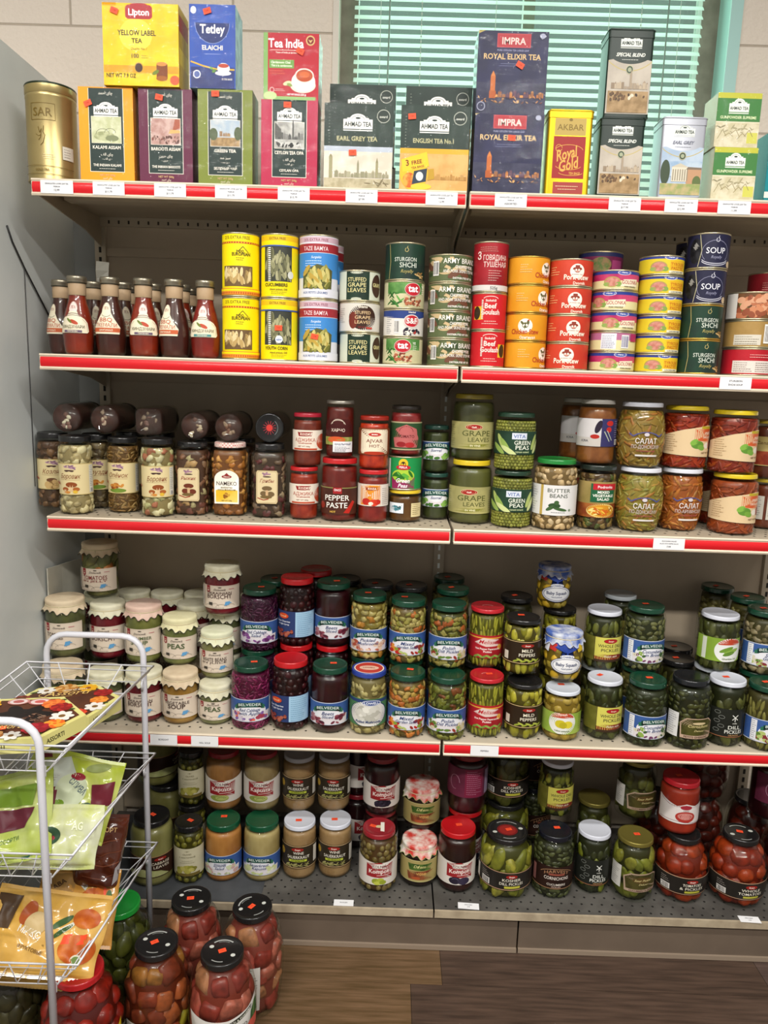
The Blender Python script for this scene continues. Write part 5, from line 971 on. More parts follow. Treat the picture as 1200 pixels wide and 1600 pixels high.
for k_, d_, c1, c2 in (('yelL', 'jar of red brown vegetable spread with bright yellow lid, lower one of its stack', '#7a3216', '#94421c'), ('yelU', 'jar of deep red vegetable spread with yellow lid stacked right of the white-lidded salad jar', '#7a1c0c', '#9c3212'), ('yelV', 'jar of red vegetable spread stacked on the bright yellow-lidded one at the lower right', '#6f1d0e', '#8a3018')):
    JAR(k_, 'spread_jar', d_, 53, 139 if k_ == 'yelL' else 142, (48, 10, '#d0b720'), ('strip', pm(c1, .4, hex2=c2, scale=45), [c1, c2, c2, '#a0461c']), yelj(), sh=.016)
JAR('eggpl', 'spread_jar', 'brown eggplant spread jar with a vegetable picture on navy', 45, 146, (39, 10, '#a8a49c'), ('smooth', pm('#6f3d18', .4, hex2='#844e22', scale=50, coat=.4), []), [('r', -64, 42, 64, 104, '#c9c4c4'), ('r', -4, 42, 60, 104, '#33315c'), ('r', -64, 42, -4, 62, '#bdb6b0'), ('e', -10, 86, 6, 15, '#2a2030', -.3), ('e', 14, 94, 8, 6, '#b52a24'), ('e', 12, 80, 6, 6, '#b52a24'), ('e', -16, 64, 9, 5, '#a8281f'), ('l', [(2, 76), (14, 54)], 2, '#a8b0a0'), ('l', [(8, 78), (20, 56)], 1.6, '#a8b0a0'), ('t', -36, 52, 5, 'ICRA', '#55555c', 22)]+txt(34, 98, 14, 8, 5, '#9c9cb8', 1, 3)+bar(36, 52, 14, 12, 9), sh=.022)
JAR('cornr', 'spread_jar', '', 44, 138, (40, 8, '#a8922c'), ('smooth', pm('#4c2010', .4, hex2='#602c18', scale=50, coat=.4), []), [('r', -60, 32, 60, 100, pic('#b5a468', '#a89458', 20)), ('r', -40, 34, 20, 66, pic('#7c2c1c', '#94422a', 60)), ('t', -16, 82, 7, 'Салат', '#5c3a1c', 34, 'i')])
JAR('cornl', 'spread_jar', '', 44, 120, (40, 8, '#a8922c'), ('smooth', pm('#5a2410', .4, hex2='#6b3018', scale=50, coat=.4), []), [('r', -44, 24, -20, 80, '#c4c0b4'), ('r', -14, 24, 30, 80, '#c9c5b8')]+txt(-32, 74, 16, 9, 5, '#77706a', 1.2, 3)+txt(6, 74, 34, 9, 5, '#77706a', 1.2, 4))
# ================================================================ FOURTH SHELF
lbc = '#d5c6b4'
def home(lines_, x=0, tcol='#4a3a34', nw=54):
    """cream label with a scalloped edge, red ribbon, name, hills drawn in line and a blue tag"""
    P = [(-nw+q*4, 18+(.9 if q % 2 else 0)) for q in range(int(nw/2)+1)]; T = [(a, 78-(.9 if q % 2 else 0)) for q, (a, _) in enumerate(P)]
    e = [('r', -nw, 19, nw, 77.4, lbc)]+[('e', -nw+4*q, 19, 2, 1.4, lbc) for q in range(int(nw/2))]+[('e', -nw+4*q, 77.3, 2, 1.4, lbc) for q in range(int(nw/2))]
    e += [('p', [(x-28, 78), (x-19, 78), (x-19, 62), (x-23.5, 59), (x-28, 62)], '#8c2a30'), ('r', x-26, 66, x-21, 67, lbc), ('r', x-26, 70, x-21, 71, lbc), ('e', x-23.5, 64.5, 2, 1.4, lbc)]
    e += [('t', x+3, 65, 5.5, 'Domowik', '#5a504a', 26, 'i'), ('e', x+3, 73, 4, 1.3, '#4a443c'), ('r', x+22, 68, x+34, 69.2, '#b5606a')]
    for q, (t, h, y) in enumerate(lines_): e.append(('t', x+1, y, h*1.2, t, tcol, 54, 'f' if len(t) > 5 else 'b'))
    e += [('l', arc(x-8, 24, 9, 9, .2, 3), .6, '#7c7468'), ('l', arc(x+6, 22, 12, 9, .4, 3), .6, '#7c7468'), ('l', arc(x-22, 22, 10, 8, .3, 2.8), .6, '#7c7468'), ('l', arc(x+26, 24, 10, 7, .3, 2.8), .6, '#7c7468'), ('r', x-22, 28, x-13, 35, '#3f3a34'), ('p', [(x+12, 27), (x+23, 29), (x+25, 38), (x+15, 37)], '#5b97c4'), ('r', x+22, 33, x+28, 35, '#5b97c4')]
    return e+[('r', -nw+4, 24, -nw+16, 74, '#cfcac4')]+txt(-nw+10, 71, 10, 10, 4.6, '#7c7874', .8, 4)+txt(x, 21.5, 60, 1, 3, '#8a8074', .8, 3)
cc = ('#c9b394', '#d6c4a6')
def VS(els, f):
    o = []
    for e in els:
        e = list(e)
        if e[0] == 't': e[2] *= f
        elif e[0] == 'e': e[2] *= f
        elif e[0] == 'r': e[2] *= f; e[4] *= f
        else: e[1] = [(a, b*f) for a, b in e[1]]
        o.append(tuple(e))
    return o
def HJ(k, cat, desc, R, H, core, c2, lines_, typ='smooth', cols=(), cov=None, tcol='#4a3a34', stick=None, x=0, nw=54):
    JAR(k, cat, desc, R, H, (R*.9, 12, '#b9a98c'), (typ, pm(core, .35, hex2=c2, scale=30, coat=.4), list(cols)), VS(home(lines_, x, tcol, nw), (H if H != 138 else 124)/124), cover=cov or cc, stick=stick, sh=.014)
cw = ('#c9c4a6', '#d9d5bc'); pk = ('#cba898', '#d9bcab')
HJ('tomatoes', 'soup_jar', 'cloth-topped jar of green tomatoes on the upper level beside the cooler', 47, 138, '#5f6038', '#75703f', [('TOMATOES', 9, 49), ('IN JELLY', 4, 43)], 'bigcuke', ['#6f7040', '#7c7846', '#b5703c', '#68683a'], tcol='#7c3030')
HJ('tomastoc', 'soup_jar', 'cloth-topped jar of tomatoes in green brine, leftmost on the fourth shelf', 49, 142, '#45482a', '#585a34', [('TOMASTOC', 9, 48), ('SALAD', 4, 42)], stick=(14, 8, .4))
HJ('borscht', 'soup_jar', 'cloth-topped jar of dark red borscht', 46.5, 140, '#5a0d18', '#6f1422', [('UKRAINIAN', 5, 56), ('BORSCHT', 9, 45)], cov=cw, tcol='#4a2e2c')
HJ('borschtP', 'soup_jar', 'cloth-topped jar of borscht', 46.5, 124, '#5a0d18', '#6f1422', [('UKRAINIAN', 5, 56), ('BORSCHT', 9, 45)], cov=cw, tcol='#4a2e2c')
HJ('cuksoup', 'soup_jar', 'pink cloth-topped jar of cucumber soup', 47, 144, '#5c5f2c', '#74753c', [('CUCUMBER', 7, 54), ('SOUP', 9, 43)], cov=pk, tcol='#4a5a38', stick=(4, 2, .3))
HJ('vegsoup', 'soup_jar', 'cloth-topped jar of orange brown vegetable soup', 45, 124, '#8c6224', '#a07a38', [('VEGETABLE', 6.5, 54), ('SOUP', 9, 43)])
HJ('peasU', 'soup_jar', 'yellowish cloth-topped jar of peas', 45, 118, '#5c6234', '#70743f', [('PEAS', 11, 47)], cov=('#d6cfa2', '#e0dab2'), tcol='#4f5c3c')
HJ('peasL', 'soup_jar', 'smaller cloth-topped jar of peas at the shelf front', 42, 98, '#6b6c44', '#7c7c50', [('PEAS', 10, 47)], cov=cw, tcol='#4f5c3c', nw=50)
HJ('beansw', 'soup_jar', 'smaller cloth-topped jar of white beans with a sticker', 42.5, 116, '#6f6c40', '#807c50', [('WHITE BEANS', 8, 50), ('IN JUICE', 4, 44)], cov=('#cfd0ae', '#dcdcc0'), stick=(-4, 2, .2), nw=50)
HJ('greenB', 'soup_jar', 'cloth-topped jar of greenish soup', 45, 122, '#4c5032', '#5c5f3c', [('SOUP', 9, 46)], cov=cw)
cab = ['#6b1440', '#7c1c4c', '#56102f', '#8c2a5c']
JAR('purp', 'cabbage_jar', 'jar of bright purple cabbage with a green lid', 48.5, 157, (43, 13, GRN), ('shred', pm('#4a0c2c', .35), cab), belv('Red Cabbage', ['#c9c0cc', '#9a3a4c', '#d95c3c', '#7a5a9a'], sub2='with Apple', side=48), stick=(8, 2, .1))
JAR('purpU', 'cabbage_jar', 'jar of dark violet cabbage salad with a green lid, upper level', 49, 157, (43, 13, GRN), ('shred', pm('#2c0a20', .35), ['#401230', '#4c1a3a', '#34102a']), belv('Red Cabbage', ['#5a2a5c', '#c9c0cc', '#7c4a86'], sub2='Salad'), stick=(4, 2, .1))
cherryl = [('r', -64, 26, 64, 92, '#2b3a66'), ('r', 2, 27, 52, 91, '#9cc0d9')]+txt(26, 86, 40, 12, 5, '#6f98b5', 1.2, 4)+[('e', -26, 80, 13, 7, '#c94a24'), ('t', -26, 77.5, 5, 'Varadi', '#f0d0a0', 22, 'i'), ('t', -26, 64, 4.5, 'Sour Cherries', '#cfd3e0', 34), ('t', -26, 57, 4, 'in Light Syrup', '#cfd3e0', 30)]+blobs(4, -48, 29, -4, 44, 34, 4, 3.4, ['#7c3028', '#8f4434', '#5c2420', '#a8604c'])
RC = '#b3161c'
for k_, d_ in (('cher', 'tall jar of dark cherries with a bright red lid at the shelf front'), ('cherU', 'tall jar of dark cherries with a bright red lid on the upper level')):
    JAR(k_, 'cherry_jar', d_, 47, 172, (42, 14, RC), ('olive', pm('#1c0508', .3), ['#2c080c', '#3a0c12', '#240609']), cherryl, sh=.024)
for k_, st in (('beet', (8, 3, .1)), ('beetU', (8, 2, .2))):
    JAR(k_, 'beet_jar', 'jar of dark red sliced beets with a dark green lid', 47, 162, (43, 14, GRN), ('smooth', pm('#22070c', .3, hex2='#330a12', scale=20, coat=.5), []), belv('Beets', ['#6b2a3a', '#8c4a54', '#a87078', '#4c1c2c'], sub2='Sliced'), stick=st)
JAR('mushl', 'mushroom_jar', 'jar of whole pale mushrooms with a red and blue printed lid', 46, 156, (43, 12, '#2a3d8c'), ('mush', pm('#6b5f38', .4), ['#9a8c54', '#a89a62', '#8c7e48', '#b5a670']), [('r', -64, 26, 64, 94, '#4c7a4c'), ('r', -64, 84, 64, 92, '#2b3f6b'), ('e', 2, 56, 44, 34, '#26365f'), ('e', 2, 56, 42, 32, '#d6d4cc')]+blobs(9, -22, 44, 26, 70, 26, 9, 6, ['#c9c7bd', '#dcdad0', '#b0aea2'])+[('e', 8, 84, 20, 7, '#d6d9e6'), ('e', 8, 84, 18.5, 5.6, '#24407c'), ('t', 8, 81, 6, 'LOWELL', '#e6e9f2', 32), ('t', 2, 34, 6.5, 'Pickled Mushrooms', '#2b3f6b', 54)], lidart=[('e', 0, 0, 37, 37, '#d9cfc4'), ('e', 0, 0, 34, 34, '#b5362c'), ('e', 0, 0, 24, 14, '#d9b098'), ('t', 0, -3, 8, 'LOWELL', '#8c2420', 30)])
JAR('mushU', 'mushroom_jar', 'jar of yellowish button mushrooms with a dark green lid', 47, 160, (43, 14, GRN), ('mush', pm('#6b5a24', .4), ['#a8985a', '#b8a868', '#94843f', '#b07830']), belv('Pickled', ['#c9a48c', '#a8503c', '#d9c0a8', '#b5867c'], sub2='Mushrooms'), stick=(-4, 4, .1))
for k_, cols, st in (('mixl', ['#a8863c', '#b5642a', '#c07434', '#8c7c38', '#b89a54'], (6, 6, -.2)), ('mixu', ['#a8985a', '#b5a260', '#8c843c', '#b5652a', '#9a9048'], (-10, 6, 0))):
    JAR(k_, 'salad_jar', 'jar of mixed garden salad with carrot, green lid and vegetable label', 46, 157, (43, 14, GRN), ('chunk', pm('#5c4a20', .4), cols), belv('Mixed', ['#7c9a3c', '#b5281f', '#d98c34', '#a8b56a', '#8c2f24'], sub2='Garden Salad'), stick=st)
for k_, cols, st in (('poll', ['#5c6424', '#74762c', '#7a4420', '#6a6a2c', '#8c8a3c'], None), ('polu', ['#8c7c3c', '#a8582a', '#7c7a34', '#948a48'], None)):
    JAR(k_, 'pickle_jar', 'jar of mixed pickles in green brine with a green lid', 47.5, 155, (43, 14, GRN), ('chunk', pm('#3c3c18', .4), cols), belv('Polish', ['#b5a46a', '#5c7a34', '#8c3428', '#c9c0a0', '#86a05c'], sub2='Dill Pickles'), stick=st)
rdl = lambda: [('r', -62, 26, 62, 84, pic('#a81f28', '#8c1a22', 14)), ('r', -62, 76, 62, 79, '#d9a03c'), ('p', [(-30, 64), (-10, 78), (24, 74), (30, 58), (-4, 56)], '#d6c0b8'), ('t', 0, 63, 10, 'Melissa', '#b01f2a', 42, 'i'), ('t', 0, 48, 5, 'Hot Pepper Peperoncini', '#f0e0d8', 54), ('t', 0, 41, 5, 'Pickles', '#f0e0d8', 30), ('e', 28, 54, 6, 7, '#d9a03c'), ('t', 28, 51.5, 4, '7', '#8c1a22', 4)]+[('e', -24+q*9, 31, 8, 2.6, ['#6f8a3c', '#86a04a'][q % 2], .5*(-1)**q) for q in range(7)]
for k_ in ('pods', 'podu'):
    JAR(k_, 'pepper_jar', 'jar of upright yellow green peppers with a red lid', 44, 148, (42, 10, '#b3202a'), ('pod', pm('#4c4a14', .4), ['#8c8a2c', '#9a962f', '#7c7c26', '#a39c3a']), rdl(), sh=.008, stick=(6, 2, .2) if k_ == 'pods' else None, lidart=[('l', arc(0, -4, 14, 12, .3, 2.8), 2.4, '#d98c84')])
mil = lambda: [('r', -64, 30, 64, 88, pic('#2c2014', '#231a10', 16)), ('r', -64, 84.6, 64, 86, '#c9b07a'), ('r', -64, 32, 64, 33.4, '#c9b07a')]+oval(6, 76, 14, 4.6, 'Zergut', '#94261f')+[('t', 6, 60, 8, 'MILD', '#e6dfc9', 24, 'f'), ('t', 6, 49, 8, 'PEPPERS', '#e6dfc9', 36, 'f')]+[('e', -18+q*8, 38+(q % 2)*3, 7, 2.2, ['#8f9a34', '#a8b04c'][q % 2], .4*(-1)**q) for q in range(7)]+[('r', -48, 38, -36, 58, '#cfc9b9')]
for k_ in ('mild', 'mildu'):
    JAR(k_, 'pepper_jar', 'jar of mild yellow peppers with a black lid and brown label', 46, 136, (43, 10, BK), ('cuke', pm('#4a4210', .4), ['#98922a', '#a89e30', '#86801f', '#b0a640']), mil(), sh=.010, stick=(-4, 12, 0) if k_ == 'mildu' else None)
JAR('ysq', 'squash_jar', 'jar of yellow squash with white lid and round picture label', 47, 124, (42, 9, '#cfd4de'), ('squash', pm('#7c6420', .4), ['#a88c34', '#b09440', '#9c8430']), [('r', -64, 22, 64, 74, pic('#86a23c', '#9ab04c', 20)), ('e', -6, 50, 29, 29, '#dcdcd6'), ('p', arc(-6, 52, 27, 27, .4, pi-.4)+[(-28, 62), (16, 62)], '#b5452c'), ('t', -6, 69, 5, 'Squash', '#f0e0d0', 26), ('e', -10, 47, 11, 10, '#c4b52a'), ('e', 6, 46, 10, 9, '#d3c438'), ('e', -4, 44, 8, 8, '#b0a424'), ('t', -6, 28, 4, 'Yellow patissons', '#5a6a3c', 32)]+txt(42, 68, 18, 8, 5, '#55662a', 1, 3), sh=.014, stick=(-2, 14, 0))
def bsq(k_, desc, R, H):
    e = [('r', -66, 30, 66, 62, '#22335f')]
    e = [('p', [(-30, 98), (-10, 100), (10, 100), (30, 98), (34, 88), (12, 86), (14, 62), (30, 50), (-30, 50), (-14, 62), (-12, 86), (-34, 88)], '#28408f'), ('p', [(-40, 96), (-20, 94), (-26, 76), (-42, 80)], '#b5322a'), ('p', [(40, 96), (20, 94), (26, 76), (42, 80)], '#c9aa28'), ('p', [(-56, 94), (-42, 94), (-44, 72), (-58, 76)], '#d3d3d8'), ('p', [(56, 94), (42, 94), (44, 72), (58, 76)], '#d3d3d8'), ('e', 0, 44, 35, 21, '#20305c'), ('e', 0, 44, 33.5, 19.5, '#dcdce0'), ('e', 0, 44, 30, 17, '#20305c'), ('e', 0, 44, 29, 16, '#e6e6e8'), ('e', 0, 66, 15, 5, '#e6e6e8'), ('t', 0, 63.6, 5, 'LOWELL', '#24407c', 26), ('t', 0, 43, 8, 'Baby Squash', '#20305c', 46), ('t', 0, 35, 3.5, 'hand picked', '#55607c', 28)]
    JAR(k_, 'squash_jar', desc, R, H, (R*.86, 9, '#b5b9c4'), ('squash', pm('#6c5818', .4), ['#a08a34', '#ae9640', '#c9a02c']), e, 'barrel', low=.84, wide=.4, cover=('#c9cdd6', '#4560a8', 34, '#c9ccd3'), lidart=None)
bsq('bsqu', 'rounded jar of baby squash, paper-topped with a blue and white label, front', 50, 118)
bsq('bsqt', 'rounded jar of baby squash set highest, behind and above its front twin', 46, 112)
whd = lambda: [('r', -64, 26, -24, 86, pic('#5c5a20', '#6b682a', 30)), ('r', -27, 24, 60, 88, '#3a2a1c'), ('r', -26, 26, 58, 86, '#c9c258'), ('p', [(-26, 26), (58, 26), (58, 34), (30, 42), (-10, 44), (-26, 38)], '#7c2a20'), ('r', -26, 26, 58, 30, '#3a2a1c')]+oval(8, 77, 15, 5, 'Zergut', '#a81f24', '#f0e0c0', '#5a1c14')+[('t', 8, 61, 8, 'WHOLE DILL', '#3f3a2c', 54, 'f'), ('t', 8, 50, 8, 'PICKLES', '#3f3a2c', 40, 'f'), ('t', 10, 36, 5, 'Polish style', '#e9dfc0', 34, 'i')]
dk1 = ['#3c421a', '#484c20', '#32381a', '#545628']
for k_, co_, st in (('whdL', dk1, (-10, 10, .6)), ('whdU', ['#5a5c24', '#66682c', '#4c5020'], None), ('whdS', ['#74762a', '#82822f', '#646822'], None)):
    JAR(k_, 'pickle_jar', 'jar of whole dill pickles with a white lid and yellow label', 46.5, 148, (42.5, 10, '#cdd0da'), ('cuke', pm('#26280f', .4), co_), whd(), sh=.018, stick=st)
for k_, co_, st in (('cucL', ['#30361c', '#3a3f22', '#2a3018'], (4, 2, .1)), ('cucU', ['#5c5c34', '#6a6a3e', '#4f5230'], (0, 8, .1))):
    JAR(k_, 'pickle_jar', 'jar of small cucumbers with a dark green lid and blue label', 50, 158, (44, 13, GRN), ('bean', pm('#22260f', .4), co_), belv('Cucumbers', ['#6b3a5c', '#86a04a', '#cfc9b0', '#3f5c34'], sub2='in Brine', x=8, w2=66, side=-46), sh=.020, stick=st)
JAR('darkj', 'pickle_jar', 'jar of small dark gherkins with a black lid and olive label with pink rim', 52.5, 168, (42, 13, '#17191d'), ('bean', pm('#1c1f0e', .4), ['#3a3c1c', '#44461f', '#2f3218']), [('r', -60, 30, -34, 90, '#d3d2cf')]+txt(-47, 86, 20, 10, 5.4, '#6a6a66', 1, 3)+[('p', [(-28, 32), (40, 32), (44, 40), (44, 70), (30, 82), (-18, 82), (-30, 70)], '#b59a84'), ('p', [(-26, 40), (38, 40), (42, 46), (42, 69), (28, 80), (-17, 80), (-28, 69)], pic('#4c4a20', '#3c3a18', 50)), ('t', 8, 60, 7, 'Cornichons', '#d9c98c', 44, 'i'), ('e', 8, 70, 14, 3, '#c9b48c'), ('t', 8, 50, 5, 'Deluxe', '#cfbf86', 28, 'i'), ('t', 4, 34, 4.6, 'PETITS GHERKINS', '#4a2e24', 52)], sh=.026)
dil = lambda: [('r', -58, 28, 62, 98, pic('#1d1f1b', '#23251f', 20)), ('r', -58, 28, 62, 30, '#8a5a3c'), ('l', [(0, 84), (12, 72)], 1.8, '#d9d9d2'), ('l', [(0, 72), (12, 84)], 1.8, '#d9d9d2'), ('l', [(6, 78), (6, 68)], 1.8, '#d9d9d2'), ('t', 6, 62, 4, 'mills', '#b9b9b0', 14), ('t', 6, 49, 9, 'DILL', '#dedfd6', 26, 'f'), ('t', 6, 38, 9, 'PICKLES', '#dedfd6', 38, 'f'), ('t', 6, 32, 3.4, 'CRUNCHY', '#b58a5c', 26)]+[('l', arc(-30+9*(q % 2), 88-q*11, 6, 4, 0, 6.2), .7, '#8c8f88') for q in range(5)]
for k_, co_ in (('dillw', ['#4a4c24', '#56582b', '#3f4220']), ('dillw5', ['#6f7420', '#34381c', '#2c301a'])):
    JAR(k_, 'pickle_jar', '', 45, 162, (42, 11, '#cdd0da'), ('cuke', pm('#20230f', .4), co_), dil(), sh=.016, stick=(-4, 4, .1) if k_ == 'dillw' else None)
JAR('gherk', 'pickle_jar', 'jar of gherkins with a white lid, lime green label and round cucumber picture', 50, 138, (45, 10, '#cdd0da'), ('cuke', pm('#2c2e12', .4), ['#44481f', '#50522a']), [('r', -66, 28, 66, 86, pic('#7c9a34', '#8fae44', 16)), ('r', -50, 30, -40, 84, '#cfd3c4'), ('e', 10, 56, 33, 31, '#dcddd9'), ('p', arc(10, 58, 31, 29, .5, pi-.5)+[(-14, 70), (34, 70)], '#b5452c'), ('e', 2, 58, 16, 5, '#6b8f34', .4), ('e', 14, 54, 18, 5, '#86a844', .3), ('e', 8, 48, 14, 4.4, '#5c8030', .3), ('t', 10, 33, 4.5, 'Gherkins 3-6', '#5a6a3c', 34)], sh=.014)
for k_, x_ in (('brL', 4), ('brU', 0)):
    JAR(k_, 'pickle_jar', '', 49, 158, (44, 13, GRN), ('spear' if k_ == 'brL' else 'mush', pm('#3a3518', .4), ['#6f6a34', '#7c763c', '#5c5828'] if k_ == 'brL' else ['#8a7c5c', '#9c8c6b', '#6f6444']), belv('Pickled' if k_ == 'brL' else 'Salad', ['#5c7a34', '#a8b56a', '#cfc9b0', '#7c2f34'], sub2='Gherkins' if k_ == 'brL' else 'Garden', x=x_, w2=66, side=-48), stick=(-6, 4, .2))
JAR('darkgen', 'pickle_jar', '', 46, 150, (43, 12, BK), ('cuke', pm('#26240f', .4), ['#4a4a20', '#3c3c1a']), mil(), stick=(-6, 2, .2))
JAR('greengen', 'pickle_jar', '', 46, 157, (43, 13, GRN), ('mush', pm('#4a4420', .4), ['#7c7444', '#8a8250', '#6b6236']), belv('Pickled', ['#c9a48c', '#86a05c', '#d9c0a8'], sub2='Salad'), stick=(-4, 3, .2))
JAR('whitegen', 'pickle_jar', '', 45, 148, (42.5, 10, '#aab0b4'), ('cuke', pm('#22240f', .4), ['#3a3c1c', '#45461f']), whd(), stick=None)

# ================================================================ BOTTOM DECK
JAR('cabb', 'cabbage_jar', 'jar of pale green cabbage with a black lid, nearest the wire rack', 56, 172, (46, 13, BK), ('smooth', pm('#6f6a38', .4, hex2='#8a8450', scale=18, coat=.3, stretch=(1, 1, .35)), []), [('p', [(-80, 28), (80, 28), (80, 86), (-80, 86)], pic('#2c1a12', '#382218', 16)), ('r', -80, 84, 80, 86, '#a8855c'), ('p', [(-40, 30), (60, 30), (40, 44), (0, 52), (-40, 42)], pic('#94985c', '#b0b27c', 30))]+oval(40, 76, 14, 4.5, 'Zergut', '#94261f')+[('t', 40, 62, 7, 'CABBAGE', '#e0d6c0', 42, 'f'), ('t', 42, 52, 7, 'LEAVES', '#e0d6c0', 36, 'f')], sh=.03, stick=(4, 0, -.4))
olv = lambda: [('r', -52, 28, 52, 104, pic('#c4bda0', '#b8b193', 16)), ('e', 4, 96, 5, 2, '#8a8468'), ('t', 4, 86, 4.5, 'OLIVES', '#7c765a', 26), ('t', 4, 78, 4.5, 'с косточкой', '#7c765a', 36), ('p', [(-26, 28), (34, 28), (34, 36), (-26, 36)], '#6b5c2c')]+blobs(6, -18, 40, 24, 54, 16, 7, 5.4, ['#8c8a34', '#a39c48', '#7a7430', '#b5ac5c'])+txt(4, 70, 34, 2, 5, '#8a8468', .9, 3, True)
JAR('olvL', 'olive_jar', 'slim jar of green olives with a black lid and cream label', 38.5, 160, (36, 14, BK), ('olive', pm('#3c3812', .4), ['#6f6a26', '#7c762c', '#5c5a20']), olv(), sh=.016, stick=(4, 2, -.5))
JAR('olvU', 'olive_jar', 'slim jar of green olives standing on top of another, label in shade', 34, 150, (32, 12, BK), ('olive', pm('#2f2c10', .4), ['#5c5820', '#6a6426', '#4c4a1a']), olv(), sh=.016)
ltop = [('e', 0, 0, 30, 26, '#8c2028'), ('e', 0, 0, 10, 6, '#c9b98c')]
kap = lambda w_='Kapusta', x=0: [('p', [(-64, 26), (64, 26), (64, 96), (30, 88), (0, 86), (-30, 90), (-64, 98)], '#d6cfc6'), ('p', [(-26, 48), (34, 44), (36, 84), (20, 80), (6, 88), (-26, 84)], '#932428'), ('p', [(-12, 72), (20, 70), (24, 80), (18, 84), (-10, 84), (-14, 80)], '#e0d8cf'), ('t', 4, 73, 7.5, 'ROLNIK', '#4a2c2c', 32, 'f'), ('t', 3, 58, 11, w_, '#ecdcd4', 46, 'b'), ('l', [(-2, 52), (32, 54)], 1.2, '#ecdcd4')]
kapcols = [('e', -2, 38, 22, 9, '#8f9a4c'), ('e', 4, 40, 16, 7, '#b0b56a'), ('l', arc(0, 36, 14, 8, .2, 3), 1, '#5c6a2c'), ('l', arc(2, 36, 8, 5, .2, 3), 1, '#5c6a2c')]
sk = lambda c1, c2: ('smooth', pm(c1, .45, hex2=c2, scale=30, coat=.2, stretch=(1, 1, .6), bump=.4), [])
JAR('kapA', 'sauerkraut_jar', 'jar of orange tinted sauerkraut with a red panel label', 49, 156, (42, 12, '#8c1c24'), sk('#84572c', '#996a3c'), kap()+kapcols, sh=.026)
JAR('kapB', 'sauerkraut_jar', 'jar of pale sauerkraut with a red panel label', 49, 156, (42, 12, '#8c1c24'), sk('#86704a', '#97825a'), kap()+kapcols, sh=.026)
JAR('belA', 'salad_jar', 'jar of orange sauerkraut salad with a green lid and a sticker on its glass', 49, 154, (44, 15, '#124a2f'), sk('#9c6430', '#b0783e'), belv('ДОМАШНЯЯ', ['#c9cfa8', '#c4a09a', '#a8b08c'], y0=22, y1=76, sub2='Salad', tw=36), sh=.022, stick=(0, 8, .1))
JAR('belB', 'sauerkraut_jar', 'jar of pale sauerkraut with a green lid', 49, 154, (44, 15, '#124a2f'), sk('#9a8654', '#ad9a68'), belv('Sauerkraut', ['#c9cf98', '#b9c48a', '#d9dcc0'], y0=22, y1=76, sub2='Kapusta'), sh=.022)
wine = lambda: [('r', -62, 34, 62, 98, pic('#30281c', '#262016', 16)), ('r', -62, 95, 62, 96.5, '#c9a97a'), ('r', -62, 35.5, 62, 37, '#c9a97a')]+oval(0, 87, 14, 5, 'Zergut', '#94261f')+[('t', 2, 74, 7.5, 'WINE', '#e6e0d0', 24, 'f'), ('t', 2, 62, 8.5, 'SAUERKRAUT', '#e6e0d0', 52, 'f'), ('r', -20, 53, 22, 59, '#b5c040'), ('t', 1, 54, 4, 'HOMEMADE', '#3a3f1c', 30), ('r', 40, 44, 54, 90, '#d3cdc0'), ('e', -40, 76, 7, 10, '#a8862c')]+blobs(4, -24, 41, 26, 48, 24, 5, 1.4, ['#8f8a54', '#a8a06a', '#6f6a3c'])
for k_, d_ in (('wineL', 'front'), ('wineU', 'top')):
    JAR(k_, 'sauerkraut_jar', '', 45.5, 148, (42, 11, '#cdd0da' if d_ == 'front' else '#a8a8ac'), sk('#8a6a44', '#997a54'), wine(), sh=.014, stick=(-2, -6, .1) if d_ == 'front' else None)
JAR('komG', 'compote_jar', 'jar of green grape compote with a printed red lid', 50, 158, (43, 12, '#8c2028'), ('olive', pm('#4a3218', .4), ['#6f5c2c', '#7a683a', '#6b5a34']), kap('Kompot')+[('e', -4, 36, 9, 8, '#8f9a30'), ('e', 6, 38, 9, 7, '#a8b03c'), ('e', 0, 31, 9, 5, '#b8bd4c'), ('e', 12, 33, 8, 6, '#8f9a30')], sh=.020, stick=(-16, 2, -.4), lidart=ltop+[('p', [(4, -20), (14, -22), (14, 20), (4, 20)], '#e0dccf')])
JAR('komB', 'compote_jar', 'jar of black currant compote with a dark red lid', 49, 156, (42, 12, '#7c1c24'), ('smooth', pm('#1a0a0c', .3, hex2='#260c10', scale=20, coat=.5), []), kap('Kompot')+[('e', 4, 38, 20, 10, '#1d1a24')]+blobs(4, -12, 31, 20, 44, 22, 3.4, 3, ['#24202f', '#34303f', '#14121c']), sh=.022)
JAR('plum', 'compote_jar', 'jar of plum compote with a bright red lid', 50, 163, (46, 13, RC), ('smooth', pm('#200a08', .3, hex2='#300f0c', scale=14, coat=.5), []), kap('Kompot')+[('e', -6, 38, 14, 10, '#26202f'), ('e', 14, 36, 14, 10, '#322a3f'), ('l', arc(-6, 38, 8, 6, .4, 2.6), 1, '#6b6480')], sh=.024, stick=(2, 2, .2))
jart = [('r', -62, 18, 62, 78, '#b9b07a'), ('r', -60, 20, 60, 76, '#a3945c'), ('p', [(-26, 24), (30, 24), (34, 50), (-30, 46)], pic('#6f3420', '#8c5030', 60)), ('p', [(-24, 50), (26, 50), (30, 68), (-28, 68)], pic('#4f6a2c', '#2f4a20', 60)), ('t', 0, 57, 8, 'Dżem', '#d9d08c', 30, 'i'), ('t', 4, 38, 6, 'VIŞNE', '#d9a860', 40), ('e', -8, 28, 10, 4, '#a8502c')]
for k_ in ('jamL', 'jamU'):
    JAR(k_, 'jam_jar', '', 50, 112, (44, 10, '#a83a34'), ('smooth', pm('#170b08', .3, hex2='#22100c', scale=20, coat=.4), []), jart, cover=('#c2362c', '#dfd8cc', 34, '#8fa05c'), lidart=None)
